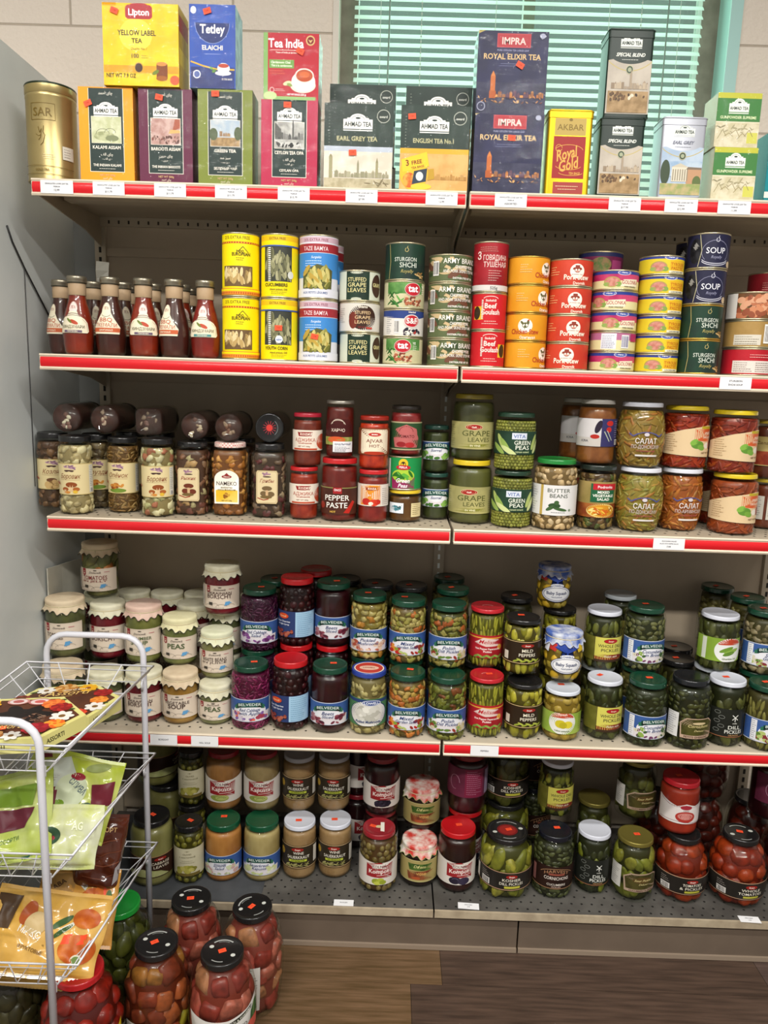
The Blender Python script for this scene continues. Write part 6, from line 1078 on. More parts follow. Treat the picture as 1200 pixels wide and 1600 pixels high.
zg = lambda t1, t2, x=0, bcx=-50: [('r', -96, 32, 96, 82, pic('#1f1c18', '#282420', 16)), ('r', -96, 79.5, 96, 81, '#c49a7a'), ('r', -96, 33.5, 96, 35, '#c49a7a')]+oval(x+6, 70, 13, 5, 'Zergut', '#94261f')+[('t', x+6, 57, 7.5, t1, '#e0dac8', 42, 'f'), ('t', x+6, 47, 7.5, t2, '#e0dac8', 54, 'f'), ('r', x-10, 38, x+26, 44, '#b5b040')]+bar(bcx, 46, 22, 16, 14)+txt(bcx, 70, 20, 3, 5, '#a8a098', 1, 3)
JAR('dillb', 'pickle_jar', 'wide jar of sliced dill pickles with a black printed lid, front', 69, 158, (53, 12, BK), ('bigcuke', pm('#3a3a10', .4), ['#7a7a28', '#8c882c', '#66681f', '#9a9238']), zg('KOSHER', 'DILL PICKLES', 0, -56)+[('r', -90, 38, -78, 76, '#cfc9bf')], sh=.04, bot=.012, stick=(4, 2, .3), lidart=[('e', 0, 0, 27, 25, '#6b1c1c'), ('e', 0, 0, 22, 20, '#8c2420'), ('l', arc(0, 0, 40, 38, .8, 2.2), 2.4, '#a8a8a4'), ('e', -34, -10, 6, 5, '#b8bab0'), ('e', 36, 8, 6, 5, '#b8bab0'), ('l', arc(0, 0, 38, 38, 4.3, 5.2), 2, '#a8a8a4')])
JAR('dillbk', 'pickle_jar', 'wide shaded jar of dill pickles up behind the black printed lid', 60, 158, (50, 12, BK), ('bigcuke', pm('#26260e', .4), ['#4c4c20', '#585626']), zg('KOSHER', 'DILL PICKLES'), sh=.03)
JAR('darkred', 'compote_jar', 'upturned dark red jar with a pink label and red lid at its foot', 53, 160, (46, 12, '#7c1218'), ('smooth', pm('#22060a', .3, hex2='#330a12', scale=14, coat=.5), []), [('r', -70, 50, 70, 130, pic('#6b2c44', '#5c2438', 20)), ('r', -10, 52, 34, 128, '#7c2440')]+txt(12, 122, 36, 12, 5.6, '#b57c94', 1.2, 3)+[('l', arc(-34, 90, 12, 20, 0, 5), 1.4, '#a8788c'), ('r', 40, 56, 60, 124, '#8c7c94')])
JAR('corn5', 'pickle_jar', 'jar of dark cornichons with a navy black lid and ornate brown label', 53, 166, (43, 13, '#15171f'), ('bean', pm('#20220f', .4), ['#44482a', '#4e5230', '#3a3e22']), [('r', -68, 30, 68, 92, pic('#2a1812', '#20120e', 16)), ('r', -68, 31, 68, 32.4, '#a8805c')]+[('t', 0, 76, 8, 'HARVEST', '#a87c5c', 56, 'f', -.01), ('r', -18, 68, 18, 73, '#8c4a3c'), ('t', 0, 56, 9, 'CORNICHONS', '#e0d6cc', 56, 'f'), ('t', 0, 40, 6, 'CUCUMBERS', '#d9cfc4', 42, 'f'), ('t', 0, 34, 4, 'PICKLED', '#b59a8c', 26), ('l', arc(0, 62, 42, 24, .5, pi-.5), 1.2, '#a8805c'), ('r', -60, 40, -50, 84, '#8a5a54')], sh=.028, stick=(6, 6, .1))
gol = lambda: [('r', -70, 34, -40, 94, '#c9c6bf')]+txt(-55, 90, 22, 10, 5.4, '#6a6a66', 1, 3)+[('p', [(-30, 34), (46, 34), (52, 44), (48, 76), (36, 84), (-18, 84), (-34, 72)], '#a8907c'), ('p', [(-27, 41), (44, 41), (49, 47), (45, 75), (34, 81), (-17, 81), (-31, 71)], pic('#4a4420', '#3a3618', 50)), ('e', 8, 66, 22, 8, '#54401f'), ('t', 10, 63, 6, 'Sour Pickles', '#d9c98c', 40, 'i'), ('t', 10, 53, 5, 'Deluxe', '#cfbf86', 28, 'i'), ('t', 8, 35.6, 4.2, 'CUCUMBERS IN BRINE', '#4a2e24', 56)]
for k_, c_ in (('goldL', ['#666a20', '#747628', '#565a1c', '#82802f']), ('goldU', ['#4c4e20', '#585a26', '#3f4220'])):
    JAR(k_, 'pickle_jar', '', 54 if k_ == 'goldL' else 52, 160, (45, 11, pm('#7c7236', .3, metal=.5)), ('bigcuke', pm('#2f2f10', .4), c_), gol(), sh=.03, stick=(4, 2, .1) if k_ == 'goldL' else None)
JAR('redsauce', 'sauce_jar', 'jar of smooth red tomato sauce with a red lid and white label', 50, 140, (46, 13, '#b3202a'), sk('#8c2414', '#a0301c'), [('p', [(-66, 34), (66, 34), (66, 90), (20, 82), (0, 88), (-20, 80), (-66, 96)], '#d9d2ce'), ('l', [(-60, 90), (-36, 80), (-20, 78), (0, 84), (18, 78), (40, 82), (60, 84)], 1.4, '#7c3a4c'), ('e', 0, 78, 13, 6, '#9c2c38'), ('e', 0, 52, 22, 15, '#a8342c'), ('e', 0, 54, 17, 9, '#c9847c'), ('l', arc(0, 53, 12, 6, 0, 6.2), 1, '#8c2420'), ('t', 0, 68, 4, 'Lecso', '#7c3a4c', 24, 'i'), ('l', [(-60, 38), (-20, 40), (20, 36), (60, 39)], 1, '#7c3a4c')], sh=.014, stick=(-6, 2, .2))
def bigtom(k_, cat, desc, R, H, typ, core, cols, els, lc=BK, rl=44, low=.8, wide=.42, sz=None, lidart=None, stick=None, neck=.008):
    JAR(k_, cat, desc, R, H, (rl, 13, lc), (typ, pm(core, .35, coat=.3), cols), els, 'barrel', low=low, wide=wide, lidart=lidart, stick=stick, neck=neck)
TOM = ['#8a2a0e', '#943410', '#7e240c']
bigtom('tomA', 'tomato_jar', 'round-shouldered jar of tomatoes and pickles under the red sauce jar', 68, 168, 'tom', '#661c08', TOM, zg('TOMATOES', '& PICKLES', 0, -54)+[('r', -90, 0, -89, 1, '#000')], rl=42, low=.84)
bigtom('tomB', 'tomato_jar', 'round-shouldered jar of big red tomatoes, rightmost on the bottom deck', 73, 176, 'tom', '#661a08', TOM, zg('WHOLE', 'TOMATOES', 0, -58), rl=44, low=.84, stick=(-2, 4, -.3), lidart=[('l', arc(0, 0, 32, 32, .8, 2.2), 2.4, '#b8bab0'), ('e', -26, -8, 6, 5, '#b8bab0'), ('e', 28, 8, 6, 5, '#b8bab0'), ('l', arc(0, 0, 32, 32, 4.3, 5.2), 2, '#a8a8a4')])
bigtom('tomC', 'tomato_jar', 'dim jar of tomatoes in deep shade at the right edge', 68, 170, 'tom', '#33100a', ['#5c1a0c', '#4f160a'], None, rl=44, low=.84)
# ================================================================ FLOOR JARS
bl = [('l', arc(0, 0, 31, 31, .9, 2.3), 3, '#a8aaa6'), ('e', -24, 12, 5, 4.5, '#c2c4bc'), ('e', 24, -12, 5, 4.5, '#c2c4bc'), ('l', arc(0, 0, 31, 31, 4.1, 4.9), 2, '#9a9c98'), ('l', arc(0, 0, 26, 26, 1.1, 2.0), 1.2, '#8a8c88')]
def UPL(d, els):
    o = []
    for e in els:
        e = list(e)
        if e[0] in 'te': e[2] += d
        elif e[0] == 'r': e[2] += d; e[4] += d
        else: e[1] = [(a, b+d) for a, b in e[1]]
        o.append(tuple(e))
    return o
WMC = ['#84342a', '#964438', '#7a2c22', '#9c5444', '#8a3c30', '#a06a48']
def wml(): return UPL(52, [('p', [(-60, -48), (92, -48), (92, 108), (60, 92), (20, 84), (-20, 84), (-60, 90)], '#d6d3cd'), ('p', [(14, 66), (70, 84), (70, 92), (14, 76)], '#2c2c24'), ('t', 42, 76, 5, 'FIELD & FOREST', '#c9c9b8', 46, 'b', 0, .28), ('t', 38, 54, 9, 'PICKLED', '#4a4a44', 40, 'f', 0, .1), ('t', 40, 43, 9, 'WATERMELON', '#4a4a44', 48, 'f', 0, .1), ('p', [(66, 56), (90, 62), (90, 94), (78, 92), (68, 78)], '#35572f'), ('l', [(74, 62), (78, 90)], 2, '#7c9a5c'), ('p', [(40, 24), (88, 36), (88, 60), (64, 58), (48, 42)], '#cf5a4c'), ('p', [(10, 10), (50, 14), (44, 34), (20, 34)], '#d9705c')])
kw_ = dict(rl=45, low=.86, wide=.5, neck=.012)
bigtom('wmA', 'watermelon_jar', '', 72, 240, 'wm', '#6b2a1e', WMC, wml(), lidart=bl, stick=(0, 0, .4), **kw_)
bigtom('wmB', 'watermelon_jar', '', 72, 240, 'wm', '#74342a', WMC, UPL(40, [('r', -78, -10, -30, 100, '#c9c5bc')]+txt(-54, 94, 40, 12, 6, '#77736c', 1.4, 3)), lidart=bl, stick=(-2, 0, .1), **kw_)
bigtom('wmC', 'watermelon_jar', '', 72, 240, 'wm', '#54200e', ['#7c3420', '#8c5a24', '#a89a2c', '#6b2c18', '#924a26'], UPL(44, [('r', -60, -30, 0, 60, '#b9b4a8')]+txt(-30, 54, 50, 9, 6, '#77736c', 1.4, 3)), lidart=bl, stick=(-4, 0, .4), **kw_)
bigtom('greenbig', 'pickle_jar', 'big jar of pickles with a bright green lid on the floor behind the rack', 76, 240, 'bigcuke', '#2a2c0c', ['#46491a', '#52541f', '#3c4018'], None, lc='#1f8a34', rl=47, low=.86, wide=.45, neck=.014)
bigtom('redbig', 'tomato_jar', 'big jar of tomatoes with a tilted-looking red lid on the floor', 84, 250, 'tom', '#4a0c06', ['#7c160a', '#8c1c0e', '#70120a'], [('p', [(10, 40), (110, 70), (110, 150), (60, 110), (10, 96)], '#d9b81c'), ('t', 70, 92, 12, 'ТОМАТЫ', '#7c5a10', 46, 'b', 0, .3), ('p', [(-40, 20), (10, 30), (10, 96), (-40, 80)], '#d6cfc4')], lc='#a81c20', rl=47, low=.86, wide=.45, neck=.014)
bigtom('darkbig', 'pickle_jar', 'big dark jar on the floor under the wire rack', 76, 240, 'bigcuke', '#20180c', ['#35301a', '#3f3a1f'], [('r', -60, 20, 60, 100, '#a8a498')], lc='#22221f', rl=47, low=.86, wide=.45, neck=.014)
# ================================================================ PLACING
ITEMS = []; USED = set(); RR = random.Random(11)
def inst(k, loc, label, group=None, rot=0, cat=None, tilt=None):
    if k in USED: o = copy_tree(PROTO[k])
    else: o = PROTO[k]; USED.add(k)
    o.location = loc; o.rotation_euler = (0, 0, rot) if tilt is None else tilt
    ITEMS.append((o, RAD[k], HGT[k]))
    for c_ in o.children: c_.scale = (.972, .972, 1)
    o['label'] = label or DESC[k]; o['category'] = cat or NAME[k]
    if group: o['group'] = group
    return o
def place(k, px, Y, z, label=None, group=None, rot=0, **kw):
    X = x_at(px, Y, z+HGT[k]/2); return inst(k, (X, Y, z), label, group, rot, **kw)
def jar(k, px, yb, Z, label=None, group=None, rot=None, dy=0):
    Y = at_z(px, yb, Z).y+RAD[k]*.9+dy
    place(k, px, Y, Z+.0003, label, group, RR.uniform(-.12, .12) if rot is None else rot); return Y
def up(k, px, yb, Z, hb, label=None, sup=None, suplab=None, group=None, rot=None, supk=None):
    z = Z+hb+.0006; Y = at_z(px, yb, z).y+RAD[k]*.88; X = x_at(px, Y, z+HGT[k]/2)
    inst(k, (X, Y, z), label, group, RR.uniform(-.12, .12) if rot is None else rot)
    if sup: inst(sup, (X, Y+.002, Z+.0003), suplab, group, 2.2 if supk else RR.uniform(-.3, .3))
    return Y
def stack(items, x0, x1, Y, Z, group):
    """items bottom to top; the pixel column runs from x0 at the foot to x1 at the head"""
    z = Z+.0003; n = len(items)
    for i, (k, lab) in enumerate(items):
        x = x0+(x1-x0)*i/max(1, n-1); place(k, x, Y, z, lab, group, RR.uniform(-.04, .04)); z += HGT[k]+.0003
# --- top shelf
z = Z1+.0003
G1 = 'tea on the top shelf'
place('goldtin', 82, .060, z, 'round brushed gold tea canister, first item at the left end', rot=.12)
TB = 'tea boxes standing on the top shelf'
place('kalami', 166.5, .006, z, 'tall orange tea box with dark green centre panel', TB)
place('barooti', 259, .006, z, 'tall maroon tea box with dark green centre panel', TB)
place('green', 352, .006, z, 'tall olive green tea box with a landscape picture', TB)
place('ceylon', 452, .006, z, 'tall crimson tea box with a black and white street picture', TB)
place('lipton', 220, -.001, Z1+HGT['kalami']+.002, 'wide yellow tea bag box standing on the orange and maroon boxes', TB)
place('tetley', 332, .004, Z1+HGT['green']+.001, 'blue tea bag box standing on the olive green box', TB)
place('teaindia', 455, .010, Z1+HGT['ceylon']+.001, 'red tea box with a teacup and green edges, on top of the crimson box', TB)
place('earlwide', 560, .006, z, 'wide dark green tea box with grey band and riverside skyline, front row', TB)
place('english', 679, .006, z, 'wide dark green tea box with a yellow free-gift badge, front row', TB)
zz = .066
inst('earlwide2', (x_at(567, .092, Z1+.2), .092, Z1+zz+.0003), 'grey-banded dark green tea box raised behind its twin', TB)
inst('english2', (x_at(686, .092, Z1+.2), .092, Z1+zz+.0003), 'yellow-banded dark green tea box raised behind its twin', TB)
for px_, nm_ in ((567, 'grey-banded'), (686, 'yellow-banded')):
    m = MB(); X = x_at(px_, .092, Z1+.02); m.box(X-.07, X+.07, .095, .168, Z1, Z1+zz, pm('#26352e', .5)); m.box(X-.0695, X+.0695, .0945, .095, Z1+.002, Z1+zz-.002, pm('#cfc5b2', .5))
    tag(m.build('tea_bag_box'), 'low box lying under the raised %s tea box' % nm_, 'tea box')
place('impra', 793.5, .008, z, 'navy tea box with a night city picture, lower of the two', TB)
place('impra2', 800, .012, Z1+HGT['impra']+.001, 'navy tea box with a night city picture, upper of the two', TB)
place('akbar', 889, .012, z, None, 'tea tins on the top shelf')
place('special', 970, .012, z, 'dark green tea tin with a palace scene, lower of the two', 'tea tins on the top shelf')
place('special', 983, .014, Z1+HGT['special']+.001, 'dark green tea tin with a palace scene, stacked on its twin', 'tea tins on the top shelf').scale = (1.01, 1, 1.07)
place('silver', 1066, .010, z, None, 'tea tins on the top shelf')
place('gun', 1147, .010, z, 'green and cream tea box, lower of the pair at the right end', TB)
place('gun', 1153, .012, Z1+HGT['gun']+.001, 'green and cream tea box, upper of the pair at the right end', TB)
place('teal', 1232, .020, z, None, TB)
# --- second shelf
z = Z2+.0003; GB = 'sauce bottles on the second shelf'
for k, px_, Y, lab in (('sauce1', 122, .045, 'red sauce bottle with cream pepper label, first of the front row'), ('bbq', 173, .048, 'dark barbecue sauce bottle with an orange-banded label, left one'),
                       ('sauce1', 226, .050, 'red sauce bottle with cream pepper label between the two dark ones'), ('bbq', 273, .052, 'dark barbecue sauce bottle with an orange-banded label, right one'),
                       ('sauce3', 320, .056, 'red sauce bottle with teal-barred label beside the yellow cans'), ('bbq', 97, .13, 'dark sauce bottle in the back row against the cooler side')):
    place(k, px_, Y, z, lab, GB, {97: -.5, 273: -.45, 226: .25}.get(px_, .0))
for i, (px_, Y) in enumerate(((147, .145), (160, .235), (193, .14), (205, .23), (243, .15), (281, .15), (299, .235))):
    place('sauce1' if i % 2 else 'bbq', px_, Y, z, ['dark sauce bottle peeping out behind the first red one', 'red sauce bottle far back behind the left barbecue bottle', 'dark sauce bottle right behind the left barbecue bottle', 'red sauce bottle far back left of the middle red one', 'dark sauce bottle behind the middle red one', 'red sauce bottle behind the right barbecue bottle', 'dark sauce bottle far back left of the teal-barred label'][i], GB, .6)
GC = 'food cans on the second shelf'
stack([('foodA', 'tall yellow can with tan pods, lower one'), ('foodA', 'tall yellow can with tan pods, upper one')], 376.5, 376.5, .058, Z2, GC)
stack([('foodB2', None), ('foodB', None)], 436.5, 437.5, .056, Z2, GC)
stack([('foodC2', None), ('foodC', None)], 497.5, 498, .056, Z2, GC)
stack([('foodC', 'tall blue and white okra can in the second row, lower one'), ('foodC', 'tall blue and white okra can in the second row, upper one, mostly hidden')], 507, 508, .155, Z2, GC)
stack([('grapeG', 'dark green grape leaves can at the bottom of its stack'), ('grapeW', None), ('grapeG', 'dark green grape leaves can on top of its stack')], 562, 562, .062, Z2, GC)
stack([('tatL', None), ('sf', None), ('tatR', None), ('shchi_tall', None)], 629, 633, .060, Z2, GC)
stack([('army', 'camouflage pattern meat can, bottom of four'), ('army2', 'camouflage pattern meat can, second from the bottom'), ('army2', 'camouflage pattern meat can, second from the top'), ('army', 'camouflage pattern meat can, top of four')], 701, 704, .060, Z2, GC)
stack([('goulR', None), ('goulL', None), ('beefT', None)], 761, 766, .052, Z2, GC)
stack([('chickA', 'orange chicken stew can, bottom of four'), ('chickC', 'orange chicken stew can showing the whole hen, second from the bottom'), ('chickB', 'orange chicken stew can, third from the bottom'), ('chickD', 'orange chicken stew can, top of four')], 820, 826, .058, Z2, GC)
stack([('porkB', 'red pork stew can, bottom of four'), ('porkA', 'red pork stew can, second from the bottom'), ('porkA', 'red pork stew can, third from the bottom'), ('porkA', 'red pork stew can, top of four')], 884, 892, .060, Z2, GC)
stack([('tunaA', 'flat pink and cream meat can, bottom of five'), ('tunaAb', 'flat meat can turned to its barcode side, second from the bottom'), ('tunaA', 'flat pink and cream meat can, third from the bottom'), ('tunaA2', 'flat pink and cream meat can, fourth from the bottom'), ('tunaA', 'flat pink and cream meat can, top of five')], 955, 963, .062, Z2, GC)
stack([('tunaB', 'flat yellow and blue meat can, %s' % s) for s in ('bottom of six', 'second from the bottom', 'third from the bottom', 'fourth from the bottom', 'fifth from the bottom', 'top of six')], 1025, 1032, .060, Z2, GC)
stack([('shchi', 'dark green cabbage soup can, bottom of its column'), ('shchi', 'dark green cabbage soup can, second from the bottom'), ('soup', 'navy soup can with ribbon emblem, under another navy one'), ('soup', 'navy soup can with ribbon emblem, top of its column')], 1088, 1106, .056, Z2, GC)
stack([('redcan', None), ('tancan', None), ('meatpic', None)], 1168, 1176, .066, Z2, GC)
stack([('redcan2', 'dark red can in the second row, %s' % s) for s in ('bottom, hidden by the rightmost column', 'second from the bottom', 'third from the bottom', 'top, peeping over the meat picture can')], 1196, 1204, .185, Z2, GC)
stack([('tunaA', 'flat meat can in the second row, %s' % s) for s in ('bottom of its stack', 'second from the bottom of its stack', 'third from the bottom of its stack', 'fourth from the bottom of its stack', 'fifth from the bottom of its stack')]+[('pinkcan', None)], 930, 938, .166, Z2, GC)
stack([('soup', 'navy soup can in the second row, %s' % s) for s in ('bottom', 'second from the bottom', 'third from the bottom', 'top, seen left of the front column')], 1082, 1086, .152, Z2, GC)
# --- third shelf
GM = 'mushroom jars on the third shelf'; GS = 'jars on the third shelf'
jar('mushB', 119, 805, Z3, None, GM); Yb = .05
place('mushA', 82, .12, Z3+.0003, 'dark mushroom jar at the left end, half hidden behind the pale one', GM, .2)
place('mushC', 153, .135, Z3+.0003, 'dark mushroom jar in the second row between pale and brown jars', GM, .6)
jar('mushD', 193, 802, Z3, None, GM, 0); jar('mushE', 246.5, 809, Z3, None, GM, -.05)
jar('mushF', 301.5, 806, Z3, None, GM, 0); jar('nameko', 360, 807, Z3, None, GM, 0); jar('mushH', 421.5, 810, Z3, None, GM, 0)
for k, px_, hb in (('lyA', 124, .179), ('lyB', 181, .179), ('lyC', 247, .1785), ('lyD', 316, .1705), ('lyE', 367, .1705), ('lyF', 429, .1715)):
    place(k, px_, .165, Z3+hb, None, 'mushroom jars lying on the standing ones')
for px_, lab in ((206, 'left'), (252, 'middle'), (318, 'middle right'), (378, 'right')):
    place('mushC' if px_ < 280 else 'mushF', px_, .235, Z3+.0003, 'shaded mushroom jar in the rear row carrying the lying jars, %s one' % lab, GM, .3 if px_ < 280 else 0)
def pair(lo, hi, pl, ph, yb, llab=None, hlab=None, dy=.004):
    Y = jar(lo, pl, yb, Z3, llab, GS); z = Z3+HGT[lo]+.0008; place(hi, ph, Y+dy, z, hlab, GS, RR.uniform(-.1, .1)); return Y
pair('adjL', 'adjU', 475, 484, 813); pair('pepper', 'kharcho', 529.5, 531.5, 816); pair('ajkL', 'ajvarU', 582.5, 582, 818)
Y = jar('amber', 632, 817, Z3, None, GS); place('peascan', 632, Y, Z3+HGT['amber']+.0008, None, GS, -.1); place('tpaste', 634.5, Y, Z3+HGT['amber']+HGT['peascan']+.0012, None, GS)
pair('sorrel', 'sorrel', 680, 681, 813, 'small dark green sorrel jar, lower of two', 'small dark green sorrel jar, upper of two')
pair('grapeL', 'grapeU', 735, 739, 820); pair('vitaL', 'vitaU', 801.5, 806.5, 826, 'jar of green peas with leafy label, lower of two', 'jar of green peas with leafy label, upper of two')
jar('butter', 869.5, 830, Z3, None, GS)
Y = jar('mixveg', 933, 829, Z3, None, GS); place('eggpl', 928.5, Y+.004, Z3+HGT['mixveg']+.0008, None, GS, .1)
Ye = Y+.1
place('mixveg', 905, Ye, Z3+.0003, 'mixed vegetable salad jar in the second row under the shaded eggplant jar', GS); place('eggpl', 903, Ye, Z3+HGT['mixveg']+.0008, 'shaded eggplant spread jar in the second row, half hidden by its twin', GS, .3)
pair('salG', 'salG2', 998.5, 997, 833, 'big-bellied yellow green salad jar with a white lid, lower of two', 'big-bellied yellow green salad jar with a white lid, upper of two')
pair('salO', 'yelU', 1067, 1070, 832, None, None)
pair('yelL', 'yelV', 1144.5, 1138, 837, None, None)
Y = .155
place('cornl', 1196, Y, Z3+.0003, 'brown spread jar at the right edge with white label panels, lower', GS); place('cornr', 1197, Y, Z3+HGT['cornl']+.0008, 'brown spread jar at the right edge with a tan label, upper', GS, -.2)
place('yelU', 1124, .195, Z3+.0003, 'shaded red spread jar in the second row between the salad and spread jars', GS)
# --- fourth shelf
G4 = 'cloth-topped soup jars on the fourth shelf'; GP = 'pickle jars on the fourth shelf'
S2 = 'second-row '
jar('borschtP', 226, 1131, Z4, 'cloth-topped borscht jar at the shelf front right of the rack post', G4, 0)
jar('vegsoup', 282.5, 1133, Z4, None, G4, 0); jar('peasL', 337, 1134, Z4, None, G4, 0)
jar('greenB', 166, 1130, Z4, 'cloth-topped greenish soup jar seen through the wire rack', G4); jar('tomastoc', 100, 1136, Z4, 'cloth-topped tomato jar, lower, behind the sweets boxes in the rack', G4)
H1 = HGT['borschtP']
def upc(k, px_, yb, hb, lab, Ymin, sup, sl):
    z = Z4+hb+.0008; Y = max(at_z(px_, yb, z).y+RAD[k]*.88, Ymin); X = x_at(px_, Y, z+HGT[k]/2); inst(k, (X, Y, z), lab, G4, 0)
    if sup: inst(sup, (X+.004, Y+.058, Z4+.0003), sl, G4, .2)
upc('cuksoup', 225.5, 1037, H1, None, .10, None, None)
upc('peasU', 281.5, 1040, HGT['vegsoup'], None, .10, None, None)
upc('beansw', 340, 1061, HGT['peasL'], None, .09, None, None)
upc('borscht', 170, 1031, HGT['greenB'], 'cloth-topped borscht jar on the upper level between tomato and cucumber jars', .10, None, None)
upc('tomastoc', 103, 1028, HGT['tomastoc'], None, .09, None, None)
# raised back-row soup jars
zt = Z4+HGT['tomastoc']+.0008
place('tomastoc', 158, .24, Z4+.0003, 'cloth-topped tomato jar in the back row under the raised tomatoes jar', G4)
place('borschtP', 158, .24, Z4+HGT['tomastoc']+.0008, 'cloth-topped jar directly beneath the raised tomatoes jar', G4)
place('tomatoes', 157, .215, Z4+HGT['tomastoc']+HGT['borschtP']+.0016, None, G4)
for k, px_, Y, n_ in (('borschtP', 211, .325, 0), ('borschtP', 262, .325, 1), ('borschtP', 313, .325, 2), ('vegsoup', 300, .205, 3), ('borschtP', 346, .165, 4)):
    nm_ = ['left of three in the rear', 'middle of three in the rear', 'right of three in the rear', 'behind the peas jar', 'under the tall borscht jar'][n_]
    place(k, px_, Y, Z4+.0003, 'lower cloth-topped jar, '+nm_, G4, .3); 
    if n_ < 4: place('borschtP', px_, Y, Z4+HGT[k]+.0008, 'upper cloth-topped jar, '+nm_, G4, .4)
place('greenB', 346, .165, Z4+HGT['borschtP']+.0008-.0, 'cloth-topped jar just beneath the tall standing borscht jar', G4)
place('borschtP', 353, .168, Z4+HGT['borschtP']+HGT['greenB']+.0016, 'cloth-topped borscht jar standing highest beside the cabbage jars', G4, 0)
place('borschtP', 400, .325, Z4+.0003, 'shaded cloth-topped jar in the rear left of the cherries, lower', G4); place('greenB', 399, .325, Z4+HGT['borschtP']+.0008, 'shaded cloth-topped jar in the rear left of the cherries, upper', G4)
jar('purp', 392, 1142, Z4, None, GP, .12); jar('cher', 454, 1144, Z4, None, GP, 0); jar('beet', 515, 1147, Z4, 'jar of dark red beets at the shelf front with a dark green lid', GP, 0)
jar('mushl', 575.5, 1150, Z4, None, GP, 0); jar('mixl', 635.5, 1155, Z4, 'mixed garden salad jar with orange carrot shreds, shelf front', GP, 0); jar('poll', 698, 1159, Z4, 'mixed dill pickles jar with tomato pieces, shelf front', GP, 0)
jar('pods', 758.5, 1154, Z4, 'jar of upright yellow green peppers with a red lid, shelf front', GP, 0); jar('mild', 814.5, 1156, Z4, 'jar of mild yellow peppers with a black lid, shelf front', GP, 0)
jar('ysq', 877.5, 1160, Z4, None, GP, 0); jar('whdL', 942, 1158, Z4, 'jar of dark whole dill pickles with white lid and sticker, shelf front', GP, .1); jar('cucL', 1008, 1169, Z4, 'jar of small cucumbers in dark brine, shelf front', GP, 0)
jar('darkj', 1075.5, 1173, Z4, None, GP, 0); jar('dillw', 1134, 1169, Z4, 'black-labelled dill pickles jar with a white lid, fourth shelf', GP, 0); jar('brL', 1193, 1176, Z4, 'green-lidded gherkin jar cut by the right frame edge, shelf front', GP)
for k, px_, yb, hb, lab, sup, sl in (
    ('purpU', 402.5, 1019, .157, None, 'purpU', 'second-row violet cabbage jar under the upper cabbage jar'),
    ('cherU', 463.5, 1011, .172, None, 'cherU', 'second-row cherry jar, red lid just visible under the upper one'),
    ('beetU', 519.5, 1012, .165, 'jar of dark red beets on the upper level', 'cherU', 'second-row cherry jar with its red lid under the upper beets'),
    ('mushU', 576.5, 1032, .157, None, 'greengen', 'second-row green-lidded jar under the button mushrooms'),
    ('mixu', 637, 1038, .157, 'mixed garden salad jar on the upper level', 'greengen', 'second-row green-lidded jar under the upper garden salad'),
    ('polu', 700, 1045, .157, 'mixed dill pickles jar on the upper level', 'greengen', 'second-row green-lidded jar under the upper dill pickles'),
    ('podu', 759.5, 1044, .150, 'jar of upright yellow green peppers with a red lid, upper level', 'darkgen', 'second-row black-lidded jar under the upper upright peppers'),
    ('mildu', 815.5, 1056, .150, 'jar of mild yellow peppers with a black lid, upper level', 'darkgen', 'second-row black-lidded jar under the upper mild peppers'),
    ('bsqu', 879.5, 1067, .136, None, 'mild', 'second-row black-lidded jar under the front baby squash'),
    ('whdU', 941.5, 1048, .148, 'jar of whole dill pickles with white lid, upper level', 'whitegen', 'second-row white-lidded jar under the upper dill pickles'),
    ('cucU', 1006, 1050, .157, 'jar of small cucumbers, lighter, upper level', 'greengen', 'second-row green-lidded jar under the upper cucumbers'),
    ('gherk', 1121.5, 1050, .162, None, 'dillw5', 'second-row jar under the lime-labelled gherkins'),
    ('brU', 1192, 1056, .157, 'green-lidded jar cut by the right frame edge, upper level', 'greengen', 'second-row green-lidded jar at the right frame edge')):
    hb = HGT[sup]; up(k, px_, yb, Z4, hb, lab, sup, sl, GP, 0)
# rear rows with only lids and shoulders in sight
def rear(k, px_, Y, n, words, kb=None):
    z = Z4+.0003
    for i in range(n):
        kk = (kb if kb and i < n-1 else k); place(kk, px_, Y, z, 'rear jar %s, %s' % (words, ['bottom', 'upper', 'topmost'][i if n > 1 else 1] if n < 3 else ['bottom', 'middle', 'top'][i]), GP, .4); z += HGT[kk]+.0006
rear('greengen', 431, .25, 2, 'with a dark green lid, left of the upper cherries'); rear('cherU', 493, .245, 2, 'of cherries with a red lid, right behind the other')
rear('darkgen', 537, .30, 2, 'of mushrooms with a black lid, behind the beets', 'greengen'); rear('darkgen', 590, .27, 2, 'with a dark lid behind the button mushrooms', 'greengen')
rear('darkgen', 640, .265, 2, 'with a dark lid behind the garden salad', 'greengen'); rear('greengen', 700, .33, 2, 'with a green lid, far back at the middle upright'); rear('greengen', 706, .225, 2, 'with a green lid, just behind the dill pickles')
rear('darkgen', 805, .27, 2, 'with a black lid behind the mild peppers', 'mild')
rear('mild', 872, .16+.06, 2, 'with a black lid beneath the highest baby squash', 'mild')
place('bsqt', 865, .222, Z4+2*HGT['mild']+.0016, None, GP)
rear('whitegen', 966, .285, 2, 'with a pale lid behind the dill pickles'); rear('greengen', 1117, .33, 2, 'with a dark green lid at the far right back'); rear('greengen', 1164, .235, 2, 'with a stickered green lid at the right edge')
place('darkgen', 1060, .19, Z4+.0003, 'single black-lidded jar with an orange sticker behind the dark gherkins', GP)
place('darkgen', 1053, .30, Z4+.0003, 'single black-lidded jar farthest back behind the dark gherkins', GP)
